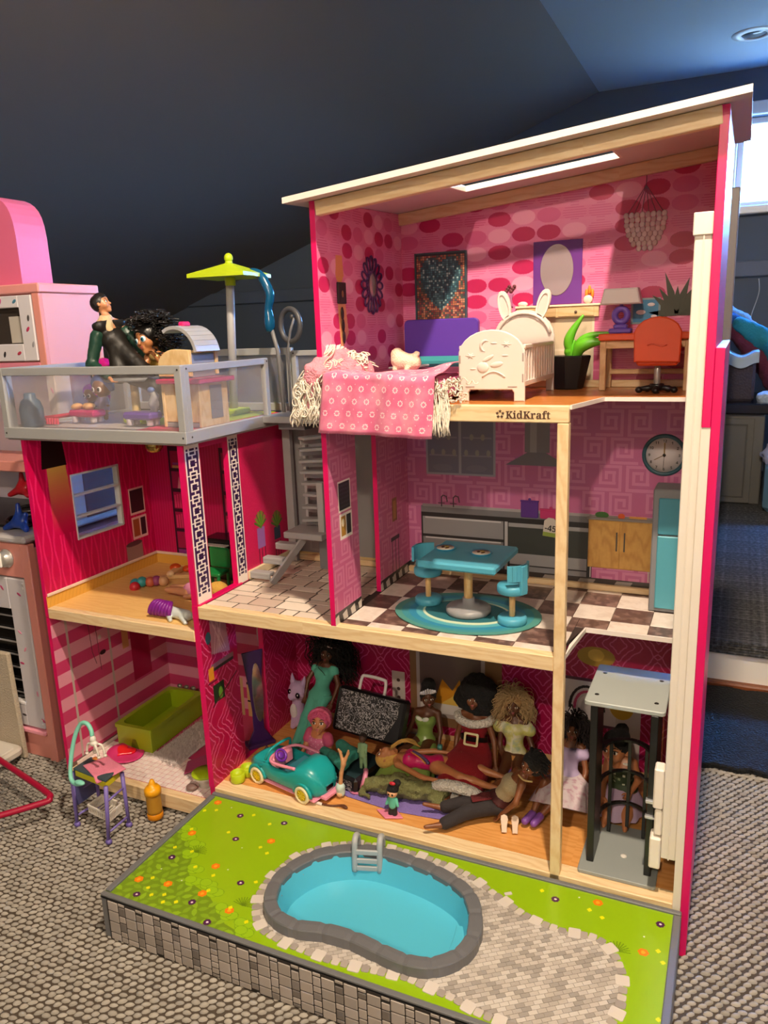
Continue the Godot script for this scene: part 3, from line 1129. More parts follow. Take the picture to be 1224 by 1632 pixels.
func kitchen_side_paper(w: float, h: float) -> P:
	var p := P.new(w, h, 1300, Color("#c4608a"))
	for j in 8:
		for i in 8:
			greek(p, i * 0.047 + (0.02 if j & 1 else 0.0) - 0.02, j * 0.047 + 0.01, 0.036, 0.0045, Color("#d27d9f"), (i + j) % 2 == 0)
	# framed prints by the doorway
	p.rect(0.029, 0.187, 0.045, 0.052, Color("#e8ddd4"))
	p.rect(0.032, 0.19, 0.039, 0.046, Color("#26252a"))
	for i in 5:
		for j in 6:
			p.rect(0.035 + i * 0.007, 0.194 + j * 0.007, 0.0045, 0.003, Color("#3d3d44"))
	p.rect(0.031, 0.14, 0.045, 0.044, Color("#e8ddd4"))
	p.rect(0.036, 0.145, 0.016, 0.034, Color("#a8782a"))
	p.rect(0.056, 0.145, 0.016, 0.034, Color("#222126"))
	p.ell(0.043, 0.168, 0.005, 0.007, Color("#e9d9b8"))
	# plinth of black and white print
	p.rect(0.0, 0.0, w, 0.02, Color("#2f2b2a"))
	for i in 12:
		p.poly(PackedVector2Array([Vector2(i * 0.03, 0.0), Vector2(i * 0.03 + 0.016, 0.0), Vector2(i * 0.03 + 0.012, 0.016), Vector2(i * 0.03 - 0.004, 0.012)]), Color("#cfc6bb"))
	# printed bar chair on the far piece
	p.rect(0.245, 0.12, 0.022, 0.045, Color("#8a5a26"))
	p.rect(0.25, 0.125, 0.013, 0.035, Color("#b07b36"))
	p.rect(0.236, 0.082, 0.04, 0.008, Color("#33212a"))
	for x in [0.24, 0.255, 0.27]:
		p.rect(x, 0.012, 0.0025, 0.075, Color("#33212a"))
	return p


func divider_paper(w: float, h: float) -> P:
	var p := P.new(w, h, 1300, Color("#cf1c59"))
	var n := FastNoiseLite.new()
	n.frequency = 0.4
	for y in range(0, p.im.get_height(), 2):
		for x in range(int(0.16 * 1300), p.im.get_width(), 2):
			if n.get_noise_2d(x * 0.5, y * 2.0) > 0.15:
				p.im.fill_rect(Rect2i(x, y, 2, 1), Color("#d83066"))
	for s in [[0.004, 0.045], [0.131, 0.164]]:
		p.rect(s[0], 0.0, s[1] - s[0], h, Color("#efe6e0"))
		p.rect(s[0] + 0.004, 0.016, s[1] - s[0] - 0.008, h - 0.03, Color("#3b1d52"))
		var cols := 2 if s[1] - s[0] > 0.05 else 1
		var cw: float = (s[1] - s[0] - 0.008) / cols
		for c in cols:
			for k in 13:
				var cx: float = s[0] + 0.004 + (c + 0.5) * cw
				var cy := 0.024 + k * 0.0215
				p.rect(cx - cw * 0.34, cy - 0.008, cw * 0.68, 0.016, Color("#efe6e0"))
				p.rect(cx - cw * 0.2, cy - 0.0052, cw * 0.4, 0.0104, Color("#2c1440"))
				p.rect(cx - 0.002, cy + 0.007, 0.004, 0.008, Color("#efe6e0"))
				p.rect(cx - cw * 0.5, cy - 0.0012, cw, 0.0024, Color("#efe6e0") if k % 2 == 0 else Color("#3b1d52"))
				if k % 2 == 1:
					p.rect(cx - cw * 0.34, cy - 0.0012, cw * 0.12, 0.0024, Color("#efe6e0"))
	# two printed plants on stands
	for q in [[0.222, 0.052, 0.072, "#9a66ae", 0.014], [0.283, 0.055, 0.045, "#2b4560", 0.012]]:
		p.rect(q[0] - q[4], q[1], q[4] * 2, q[2] * 0.6, Color(q[3]))
		for k in [-1, 0, 1]:
			p.rect(q[0] + k * q[4] * 0.8 - 0.001, 0.012, 0.002, 0.04, Color("#3a1c2a"))
		for k in 9:
			var a := PI * (0.12 + 0.76 * k / 8.0)
			p.line(Vector2(q[0], q[1] + q[2] * 0.6), Vector2(q[0] + cos(a) * 0.021, q[1] + q[2] * 0.6 + sin(a) * 0.032), 0.0045, Color("#6f9a2c") if k % 2 else Color("#4d7a2a"))
	return p


func curls(p: P, w: float, h: float, c: Color, wd := 0.0022) -> void:  # medallions of wavy nested outlines
	for j in 6:
		for i in int(w / 0.07) + 2:
			var cx := i * 0.07
			var cy := j * 0.088 + (0.03 if i & 1 else 0.0)
			for s in [1.0, 0.68, 0.36]:
				var pts := []
				for k in 33:
					var a := TAU * k / 32.0
					var r: float = 0.034 * s * (1.0 + 0.2 * cos(4.0 * a) + 0.07 * cos(8.0 * a))
					pts.append(Vector2(cx + cos(a) * r, cy + sin(a) * r * 1.15))
				p.path(pts, wd, c)


func ground_side_paper(w: float, h: float) -> P:
	var p := P.new(w, h, 1300, Color("#b30a45"))
	curls(p, w, h, Color("#d8588a"))
	# printed hatch with shelves and frames
	p.poly(PackedVector2Array([Vector2(0.028, 0.265), Vector2(0.085, 0.25), Vector2(0.075, 0.34), Vector2(0.03, 0.345)]), Color("#b9798c"))
	for i in 7:
		p.line(Vector2(0.036 + i * 0.006, 0.262), Vector2(0.05 + sin(i) * 0.02, 0.335), 0.002, Color("#d7a3b0"))
	p.line(Vector2(0.028, 0.232), Vector2(0.09, 0.232), 0.006, Color("#3a2b2a"))
	p.line(Vector2(0.028, 0.24), Vector2(0.09, 0.24), 0.009, Color("#8a5a60"))
	p.rect(0.014, 0.214, 0.016, 0.026, Color("#d9891f"))
	p.line(Vector2(0.012, 0.21), Vector2(0.036, 0.21), 0.003, Color("#5a1c24"))
	p.rect(0.024, 0.165, 0.034, 0.036, Color("#20301c"))
	p.ell(0.046, 0.18, 0.007, 0.012, Color("#5e8a2d"))
	p.line(Vector2(0.02, 0.16), Vector2(0.1, 0.2), 0.003, Color("#5a1c24"))
	p.ell(0.022, 0.3, 0.008, 0.012, Color("#3f6a80"))
	return p


func ground_back_paper(w: float, h: float) -> P:
	var p := P.new(w, h, 1300, Color("#a80a48"))
	curls(p, w, h, Color("#d05a8e"))
	p.rect(0.0, 0.0, w, 0.012, Color("#d9b988"))
	# fireplace print
	p.rect(0.278, 0.03, 0.2, 0.215, Color("#8d6a48"))
	p.rect(0.292, 0.05, 0.15, 0.168, Color("#b6a9a6"))
	p.rect(0.3, 0.07, 0.134, 0.138, Color("#6e5a58"))
	p.poly(PackedVector2Array([Vector2(0.33, 0.082), Vector2(0.432, 0.08), Vector2(0.415, 0.12), Vector2(0.4, 0.108), Vector2(0.388, 0.142), Vector2(0.372, 0.115), Vector2(0.35, 0.138)]), Color("#e0982a"))
	p.poly(PackedVector2Array([Vector2(0.345, 0.082), Vector2(0.418, 0.08), Vector2(0.404, 0.1), Vector2(0.388, 0.122), Vector2(0.37, 0.1)]), Color("#f0c65a"))
	p.rect(0.3, 0.06, 0.134, 0.022, Color("#e3dcd8"))
	# plant above and white chest
	p.ell(0.52, 0.245, 0.03, 0.03, Color("#3a4a22"))
	p.rect(0.235, 0.05, 0.03, 0.09, Color("#d8ccc6"))
	for i in 4:
		p.ell(0.25, 0.06 + i * 0.02, 0.004, 0.004, Color("#4a3a3a"))
	# ceiling lamp print and striped picture to the right
	p.ell(0.66, 0.235, 0.035, 0.02, Color("#b08a32"))
	p.ell(0.66, 0.238, 0.015, 0.012, Color("#d8b04c"))
	p.rect(0.596, 0.09, 0.128, 0.098, Color("#5c2f4a"))
	p.rect(0.602, 0.096, 0.116, 0.086, Color("#d9cfd2"))
	for k in 3:
		var pts := []
		for i in 15:
			var a := PI * (1.0 - i / 14.0)
			pts.append(Vector2(0.645 + cos(a) * (0.032 - k * 0.009), 0.125 + sin(a) * (0.046 - k * 0.011)))
		p.path(pts, 0.005, [Color("#2a2026"), Color("#c84a72"), Color("#f0e8ea")][k])
	p.poly(PackedVector2Array([Vector2(0.7, 0.02), Vector2(0.745, 0.02), Vector2(0.745, 0.15), Vector2(0.7, 0.16)]), Color("#cfc4c0"))
	p.ell(0.71, 0.14, 0.022, 0.026, Color("#cda52c"))
	return p


func den_side_paper(w: float, h: float) -> P:
	var p := P.new(w, h, 1300, Color("#c4054c"))
	for i in 26:
		var a := []
		for k in 40:
			a.append(Vector2(i * 0.0135 + sin(k * 0.55 + (PI if i & 1 else 0.0)) * 0.0032, k * 0.0098))
		p.path(a, 0.0042, Color("#dc1f66"))
	# printed floor lamp: black shade and its glow
	for i in 30:
		var t := i / 30.0
		p.rect(0.042 + t * 0.002, 0.16 + i * 0.0048, 0.062 - t * 0.014, 0.005, Color("#c4054c").lerp(Color("#d8b45a"), t))
	p.poly(PackedVector2Array([Vector2(0.032, 0.3), Vector2(0.096, 0.3), Vector2(0.09, 0.362), Vector2(0.04, 0.362)]), Color("#100c0c"))
	# framed prints beyond the window
	p.rect(0.262, 0.152, 0.05, 0.062, Color("#ecc7c2"))
	p.rect(0.266, 0.157, 0.042, 0.052, Color("#2d1a22"))
	p.rect(0.263, 0.094, 0.05, 0.052, Color("#ecc7c2"))
	p.rect(0.268, 0.1, 0.02, 0.041, Color("#a3522a"))
	p.rect(0.292, 0.1, 0.016, 0.041, Color("#2d1a22"))
	# printed basket
	p.rect(0.238, 0.03, 0.052, 0.056, Color("#9c7a74"))
	p.ell(0.264, 0.086, 0.026, 0.006, Color("#5c3c42"))
	# printed parquet along the bottom
	p.rect(0.0, 0.0, w, 0.044, Color("#dca648"))
	for i in 34:
		p.line(Vector2(i * 0.01 - 0.004, 0.02), Vector2(i * 0.01 + 0.004, 0.044), 0.001, Color("#c08a34"))
	return p


func den_back_paper(w: float, h: float) -> P:
	var p := P.new(w, h, 1300, Color("#b8064a"))
	for i in 50:
		p.rect(i * 0.0076, 0, 0.0028, h, Color("#c4165a"))
	for b in [0.062, 0.205, 0.29]:
		p.rect(b, 0.02, 0.078, 0.285, Color("#3a0c26"))
		for k in 5:
			var y := 0.062 + k * 0.048
			p.rect(b + 0.006, y, 0.066, 0.04, Color("#a00c44"))
			for i in 9:
				if k in [1, 2]:
					p.rect(b + 0.008 + i * 0.007, y + 0.002, 0.0045, 0.03 + (i % 3) * 0.002, Color("#d8346c"))
			if k == 3:
				for i in 2:
					p.poly(PackedVector2Array([Vector2(b + 0.02 + i * 0.02, y), Vector2(b + 0.03 + i * 0.02, y), Vector2(b + 0.026 + i * 0.02, y + 0.028)]), Color("#e8a0a8") if b < 0.1 else Color("#e0a83c"))
			if k == 4:
				p.rect(b + 0.01, y, 0.055, 0.006, Color("#c09a6a"))
				p.rect(b + 0.012, y + 0.008, 0.05, 0.005, Color("#8a3a8c"))
		for k in 2:
			p.rect(b + 0.006, 0.024 + k * 0.019, 0.066, 0.016, Color("#8a2f86"))
			p.rect(b + 0.028, 0.031 + k * 0.019, 0.02, 0.003, Color("#d0b8d8"))
	p.rect(0.0, 0.0, w, 0.044, Color("#dca648"))
	return p


func bath_side_paper(w: float, h: float) -> P:
	var p := P.new(w, h, 1300, Color("#d990a2"))
	for i in 8:
		p.rect(0, 0.012 + i * 0.056, w, 0.028, Color("#c03a66"))
	# printed shower screen, fittings and towels
	for x in [0.035, 0.15]:
		p.rect(x, 0.02, 0.006, 0.345, Color("#b7a49c"))
	p.path([Vector2(0.095, 0.36), Vector2(0.1, 0.25), Vector2(0.108, 0.22)], 0.0014, Color("#5d3a46"))
	p.path([Vector2(0.115, 0.36), Vector2(0.12, 0.2)], 0.0014, Color("#5d3a46"))
	p.ell(0.125, 0.275, 0.005, 0.005, Color("#c9b7b2"))
	p.ell(0.13, 0.238, 0.009, 0.005, Color("#2a1c24"))
	p.rect(0.19, 0.22, 0.02, 0.06, Color("#c98a5c"))
	p.rect(0.216, 0.13, 0.06, 0.15, Color("#a00838"))
	p.rect(0.0, 0.02, w, 0.012, Color("#6b5650"))
	return p


func bath_back_paper(w: float, h: float) -> P:
	var p := P.new(w, h, 1300, Color("#cf8299"))
	for i in 8:
		p.rect(0, 0.012 + i * 0.056, w, 0.028, Color("#bc3a66"))
	p.rect(0.05, 0.26, 0.11, 0.006, Color("#3a2630"))
	for i in 3:
		p.rect(0.06 + i * 0.03, 0.2, 0.003, 0.06, Color("#5d3a46"))
	p.rect(0.23, 0.02, 0.13, 0.09, Color("#c9a06a"))
	p.rect(0.23, 0.105, 0.13, 0.006, Color("#2c2022"))
	p.rect(0.23, 0.06, 0.13, 0.004, Color("#2c2022"))
	p.rect(0.14, 0.02, 0.08, 0.1, Color("#b9936a"))
	p.ell(0.31, 0.24, 0.04, 0.06, Color("#c3b3bb"))
	return p


func pool_deck() -> void:
	var d := thing("toy_garden", "low toy garden base with printed lawn, paved deck and kidney pool before the dollhouse", "play base", V(0.42, 0, 0.15))
	var grey := mt("#6b6c6e", 0.45)
	var x1 := 0.846
	var zf := 0.302
	# print of the lawn
	var p := P.new(x1, zf, 1500, Color("#8fb512"))
	var n := FastNoiseLite.new()
	n.frequency = 0.004
	var leaf := PackedVector2Array([Vector2(0, 0), Vector2(0.275, 0), Vector2(0.262, 0.016), Vector2(0.222, 0.024), Vector2(0.192, 0.046), Vector2(0.16, 0.066), Vector2(0.122, 0.076), Vector2(0.094, 0.1), Vector2(0.078, 0.134), Vector2(0.04, 0.166), Vector2(0.0, 0.208)])
	p.poly(leaf, Color("#6f8f1c"))
	var r := RandomNumberGenerator.new()
	r.seed = 4
	for j in 17:
		for i in 20:
			var c := Vector2(i * 0.0165 + (0.008 if j & 1 else 0.0) + r.randf_range(-0.002, 0.002), j * 0.0128 + r.randf_range(-0.001, 0.001))
			if Geometry2D.is_point_in_polygon(c, leaf):
				var a := r.randf_range(0, TAU)
				var t := Vector2(cos(a), sin(a)) * 0.0088
				var u := Vector2(-t.y, t.x) * 0.48
				p.poly(PackedVector2Array([c - t, c - t * 0.4 + u, c + t * 0.3 + u * 0.9, c + t, c + t * 0.3 - u * 0.9, c - t * 0.4 - u]), Color("#7fa321") if (i + j) % 3 else Color("#8ab022"))
	for b in [[0.024, 0.116], [0.037, 0.134], [0.065, 0.146], [0.07, 0.171], [0.102, 0.198], [0.117, 0.223], [0.145, 0.22], [0.165, 0.231], [0.201, 0.256], [0.215, 0.264], [0.247, 0.271], [0.257, 0.285]]:
		for k in 3:
			p.ell(b[0] + [0.0, 0.007, -0.005][k], zf - b[1] + [0.0, 0.005, 0.006][k], 0.0105, 0.0088, Color("#6d9614"))
			p.ell(b[0] + [0.0, 0.007, -0.005][k], zf - b[1] + [0.0, 0.005, 0.006][k], 0.0096, 0.008, Color("#93bd1a"))
	var path := []
	for q in [[0.615, 0.281], [0.582, 0.274], [0.548, 0.27], [0.514, 0.267], [0.479, 0.27], [0.446, 0.275], [0.41, 0.278], [0.377, 0.278], [0.342, 0.277], [0.309, 0.273], [0.276, 0.263], [0.251, 0.238], [0.236, 0.206], [0.232, 0.17], [0.237, 0.134], [0.248, 0.1], [0.27, 0.071], [0.3, 0.049], [0.328, 0.037], [0.36, 0.03], [0.399, 0.026], [0.434, 0.026], [0.47, 0.03], [0.503, 0.037], [0.536, 0.046], [0.583, 0.07], [0.617, 0.087], [0.647, 0.098], [0.686, 0.103], [0.736, 0.1], [0.764, 0.118], [0.78, 0.15], [0.785, 0.184], [0.783, 0.218], [0.77, 0.25], [0.745, 0.272], [0.7, 0.283], [0.655, 0.284]]:
		path.append(V(q[0], 0, q[1]))
	path = spline(path, 24, true)
	var deck := PackedVector2Array()
	for k in range(0, path.size(), 8):
		deck.append(Vector2(path[k].x, path[k].z))
	p.poly(PackedVector2Array(Array(deck).map(func(v): return Vector2(v.x, zf - v.y))), Color("#8f867c"))
	for t in [[0.078, 0.16], [0.225, 0.236], [0.768, 0.112]]:
		for k in 12:
			var a := PI * (0.05 + 0.9 * k / 11.0)
			p.line(Vector2(t[0], zf - t[1]), Vector2(t[0] + cos(a) * 0.018, zf - t[1] + sin(a) * 0.018), 0.0012, Color("#5e7d14"))
	for f in [[0.047, 0.185], [0.053, 0.278], [0.147, 0.259], [0.195, 0.285], [0.09, 0.045], [0.121, 0.104], [0.193, 0.194], [0.177, 0.034], [0.667, 0.043], [0.819, 0.037]]:
		for k in 8:
			p.ell(f[0] + cos(TAU * k / 8) * 0.0042, zf - f[1] + sin(TAU * k / 8) * 0.0042, 0.0022, 0.0022, Color("#4a1c4e"))
		p.ell(f[0], zf - f[1], 0.0045, 0.0045, Color("#4a1c4e"))
		p.ell(f[0], zf - f[1], 0.002, 0.002, Color("#f2dfe0"))
	for f in [[0.032, 0.249], [0.084, 0.24], [0.15, 0.237], [0.212, 0.252], [0.026, 0.026], [0.038, 0.119], [0.182, 0.086], [0.131, 0.176], [0.728, 0.026], [0.802, 0.1]]:
		for k in 6:
			p.ell(f[0] + cos(TAU * k / 6) * 0.004, zf - f[1] + sin(TAU * k / 6) * 0.004, 0.0036, 0.0036, Color("#ee7d12"))
		p.ell(f[0], zf - f[1], 0.003, 0.003, Color("#f6a52a"))
	for f in [[0.035, 0.162], [0.051, 0.238], [0.06, 0.259], [0.076, 0.27], [0.095, 0.262], [0.104, 0.276], [0.123, 0.268], [0.018, 0.056], [0.038, 0.047], [0.112, 0.034], [0.154, 0.046], [0.098, 0.093], [0.174, 0.107], [0.193, 0.116], [0.141, 0.196], [0.215, 0.183], [0.644, 0.032], [0.719, 0.046], [0.739, 0.055], [0.821, 0.09], [0.829, 0.109], [0.832, 0.205], [0.03, 0.11], [0.07, 0.16], [0.1, 0.19], [0.155, 0.228], [0.21, 0.246], [0.25, 0.262]]:
		for k in 4:
			p.ell(f[0] + cos(TAU * k / 4) * 0.0018, zf - f[1] + sin(TAU * k / 4) * 0.0018, 0.0018, 0.0018, Color("#e6e010"))
	for f in [[0.06, 0.03], [0.7, 0.025], [0.8, 0.07], [0.145, 0.12], [0.155, 0.175], [0.05, 0.215], [0.1, 0.225]]:
		p.ell(f[0], zf - f[1], 0.0014, 0.0014, Color("#d8e6e0"))
	var rimc: Array = []
	for q in [[0.271, 0.224], [0.258, 0.188], [0.261, 0.153], [0.28, 0.113], [0.308, 0.086], [0.348, 0.066], [0.39, 0.06], [0.44, 0.063], [0.477, 0.069], [0.516, 0.082], [0.546, 0.101], [0.567, 0.135], [0.577, 0.178], [0.569, 0.215], [0.541, 0.244], [0.505, 0.252], [0.465, 0.248], [0.42, 0.242], [0.374, 0.244], [0.332, 0.253], [0.295, 0.246]]:
		rimc.append(Vector2(q[0], q[1]))
	rimc = spline(rimc, 6, true)
	var hole := PackedVector2Array()
	for q in rimc:
		hole.append(Vector2(q.x, zf - q.y))
	# the lawn board is cut open under the pool; two halves meet at the pool's ends
	var lo := hole.duplicate()
	var left := 0
	var right := 0
	for i in lo.size():
		if lo[i].x < lo[left].x:
			left = i
		if lo[i].x > lo[right].x:
			right = i
	var up := PackedVector2Array([Vector2(0, zf), Vector2(0, lo[left].y)])
	var dn := PackedVector2Array([Vector2(0, 0), Vector2(0, lo[left].y)])
	var i := left
	while i != right:
		up.append(lo[i])
		i = (i + 1) % lo.size()
	up.append(lo[right])
	i = left
	while i != right:
		dn.append(lo[i])
		i = (i - 1 + lo.size()) % lo.size()
	dn.append(lo[right])
	for a in [up, dn]:
		a.append(Vector2(x1, lo[right].y))
	up.append(Vector2(x1, zf))
	dn.append(Vector2(x1, 0))
	var lm := print_mat(p.tex(), 0.28)
	lm.clearcoat_enabled = true
	lm.clearcoat = 0.4
	lm.clearcoat_roughness = 0.2
	board(d, "printed_lawn", V(0, 0.0765, zf), Vector3.RIGHT, Vector3.FORWARD, [up, dn], Vector2(x1, zf), 0.004, lm, grey)
	# frame
	var fr := geo(d)
	for q in [[0.0, x1, 0.0, 0.011], [0.0, x1, zf - 0.011, zf], [0.0, 0.011, 0.011, zf - 0.011], [x1 - 0.011, x1, 0.011, zf - 0.011]]:
		fr.bar(q[0], q[1], 0.0, 0.0805, q[2] + 0.0025, q[3], 0.0015)
	fr.done("frame", grey)
	# printed stone cladding of the front
	var tones := ["#a39a91", "#857d76", "#b0a69d", "#756e68"]
	geo(d).bar(0.012, x1 - 0.001, 0.0, 0.0735, zf, zf + 0.0006).done("front_board", mt("#2b2725", 0.5))
	var gx := 0.014
	var col := 0
	var made := 0
	while gx < x1 - 0.01 and made < 150:
		var w := 0.0215 if col % 2 == 0 else 0.0135
		var y = 0.073 - [0.0, 0.006, 0.003, 0.009][col % 4]
		if [0.0, 0.006, 0.003, 0.009][col % 4] > 0.005:
			stone(d, "cladding_stone", V(gx + w / 2, 0.0735 - 0.003, zf + 0.0006), V(w - 0.0014, 0.0048, 0.0016), tones[(col + 1) % 4])
		while y > 0.006:
			var hgt = r.randf_range(0.017, 0.021) if w > 0.02 else [0.0125, 0.0165, 0.0105][r.randi() % 3]
			hgt = minf(hgt, y - 0.001)
			if hgt > 0.004 and made < 150:
				stone(d, "cladding_stone", V(gx + w / 2, y - hgt / 2, zf + 0.0006), V(w - 0.0015, hgt - 0.0015, 0.002), tones[r.randi_range(0, 1) * 2 if w > 0.02 else r.randi() % 4])
				made += 1
			y -= hgt
		gx += w
		col += 1
	# edging stones of the deck
	var lens := [0.0]
	for k in path.size():
		lens.append(lens[-1] + path[k].distance_to(path[(k + 1) % path.size()]))
	var s := 0.0
	var cnt := 0
	while s < lens[-1] - 0.01:
		var big := cnt % 4 == 0
		var ln = 0.019 if big else [0.0125, 0.0118, 0.0128][cnt % 3]
		var mid = s + ln / 2
		var k := lens.bsearch(mid) % path.size()
		var c: Vector3 = path[k]
		var t: Vector3 = (path[(k + 3) % path.size()] - path[(k - 3 + path.size()) % path.size()]).normalized()
		var st := geo(d)
		st.at(Transform3D(Basis(t, Vector3.UP, t.cross(Vector3.UP)), V(c.x, 0.077, c.z)))
		var wd := 0.0195 if big else 0.0125
		var hz := wd / 2
		st.x = st.x * Transform3D(Basis(Vector3.RIGHT, Vector3.FORWARD, Vector3.UP), V(0, 0, 0))
		st.prism(rrect(-ln / 2 + 0.0007, -hz + r.randf_range(-0.001, 0.001), ln / 2 - 0.0007, hz + r.randf_range(-0.001, 0.001), 0.0022, 2), -0.001, 0.0008 if big else 0.0006, 0.0003)
		st.done("edging_stone", mt(["#cfc6bd", "#a59b92", "#c4bab0", "#99908a"][cnt % 4 if not big else 0], 0.4))
		s += ln
		cnt += 1
	# pavers
	var pav := geo(d)
	var cs := cos(0.62)
	var sn := sin(0.62)
	var hole2 := Geometry2D.offset_polygon(PackedVector2Array(rimc), -0.006)[0]
	var inner := PackedVector2Array()
	for v in Geometry2D.offset_polygon(deck, -0.002)[0]:
		inner.append(v)
	var cols := [Color(0.52, 0.47, 0.42), Color(0.42, 0.38, 0.34), Color(0.58, 0.53, 0.48), Color(0.33, 0.3, 0.27), Color(0.47, 0.42, 0.375)]
	for a in range(-60, 60):
		for b in range(-60, 60):
			var u := a * 0.0125 + (0.00625 if b & 1 else 0.0)
			var w := b * 0.0068
			var q := Vector2(0.5 + u * cs - w * sn, 0.17 - u * sn - w * cs)
			if Geometry2D.is_point_in_polygon(q, inner) and not Geometry2D.is_point_in_polygon(q, hole2):
				pav.st.set_color(cols[r.randi() % 5])
				pav.at(Transform3D(Basis(Vector3.UP, 0.62), V(q.x, 0.0767, q.y)))
				pav.box(Vector3.ZERO, V(0.0118, 0.0012, 0.0062))
	var pm := StandardMaterial3D.new()
	pm.vertex_color_use_as_albedo = true
	pm.roughness = 0.4
	pav.done("paving", pm).set_meta("kind", "stuff")
	# pool: basin with a moulded grey coping
	var blue := mt("#56bcd6", 0.3)
	var pool := geo(d).smooth()
	var nn: int = rimc.size()
	var outs := Geometry2D.offset_polygon(PackedVector2Array(rimc), 0.0)
	var nrm := []
	for k in nn:
		var tt: Vector2 = (rimc[(k + 1) % nn] - rimc[(k - 1 + nn) % nn]).normalized()
		nrm.append(Vector2(-tt.y, tt.x) if not Geometry2D.is_polygon_clockwise(PackedVector2Array(rimc)) else Vector2(tt.y, -tt.x))
	# basin wall and floor
	var inr := []
	var bot := []
	for k in nn:
		var a2: Vector2 = rimc[k] + nrm[k] * 0.0085
		var b2: Vector2 = rimc[k] + nrm[k] * 0.018
		inr.append(V(a2.x, 0.088, a2.y))
		bot.append(V(b2.x, 0.047, b2.y))
	for k in nn:
		var j := (k + 1) % nn
		pool.quad(inr[j], inr[k], bot[k], bot[j])
	pool.smooth(false)
	var fp := PackedVector2Array()
	for v in bot:
		fp.append(Vector2(v.x, v.z))
	var ix := Geometry2D.triangulate_polygon(fp)
	for k in range(0, ix.size(), 3):
		pool.tri(bot[ix[k]], bot[ix[k + 2]], bot[ix[k + 1]])
	var basin := pool.done("basin", blue)
	# the shallow seat at the right end
	var seat := []
	for v in [[0.512, 0.246], [0.532, 0.222], [0.541, 0.19], [0.54, 0.155], [0.536, 0.128]]:
		seat.append(V(v[0], 0, v[1]))
	seat = spline(seat, 5)
	var sp := []
	for v in seat:
		sp.append([v.x, v.z])
	for v in [[0.549, 0.125], [0.558, 0.15], [0.563, 0.18], [0.557, 0.207], [0.54, 0.232]]:
		sp.append(v)
	var sg := geo(d)
	flat(sp, 0.046, 0.056, sg, 0.001)
	sg.done("pool_seat", blue)
	var water := geo(d)
	var fw := []
	for v in inr:
		fw.append([v.x, v.z])
	# coping blocks
	var per := 6
	var nb := int(nn / per)
	for bidx in nb:
		var g := geo(d)
		var prof := [[0.0125, 0.0745], [0.012, 0.0925], [0.0108, 0.0945], [0.0, 0.095], [-0.0078, 0.0945], [-0.0092, 0.0925], [-0.0095, 0.0745]]
		for k in per:
			var k0: int = bidx * per + k
			var k1: int = (k0 + 1) % nn
			for m in prof.size() - 1:
				var quad := []
				for e in [[k0, m], [k1, m], [k1, m + 1], [k0, m + 1]]:
					var shrink := 0.0
					if (k == 0 and e[0] == k0) or (k == per - 1 and e[0] == k1):
						shrink = 0.0012
					var ctr: Vector2 = rimc[e[0]] - nrm[e[0]] * (prof[e[1]][0] - signf(prof[e[1]][0]) * shrink)
					quad.append(V(ctr.x, prof[e[1]][1] - shrink, ctr.y))
				g.quad(quad[0], quad[3], quad[2], quad[1])
		g.done("coping_block", mt("#67686c", 0.4))
	# ladder of the pool
	var lad := geo(d).smooth()
	for q in [[0.338, 0.064], [0.378, 0.052]]:
		var pts := spline([V(q[0], 0.094, q[1] - 0.006), V(q[0] + 0.001, 0.112, q[1] - 0.003), V(q[0] + 0.003, 0.118, q[1] + 0.007), V(q[0] + 0.005, 0.109, q[1] + 0.016), V(q[0] + 0.005, 0.062, q[1] + 0.019)], 5)
		lad.tube(pts, 0.0052, 10)
	var la := lad.done("pool_ladder", mt("#a9acae", 0.35), "grey ladder hanging into the pool")
	for y in [0.098, 0.082, 0.068]:
		geo(la).beam(V(0.344, y, 0.0835), V(0.383, y, 0.0715), 0.004, 0.009, 0.001).done("rung", mt("#a9acae", 0.35))


func stone(parent: Node3D, called: String, c: Vector3, s: Vector3, col: String) -> void:
	var g := geo(parent)
	g.box(c, s, 0.0009)
	g.done(called, mt(col, 0.45))


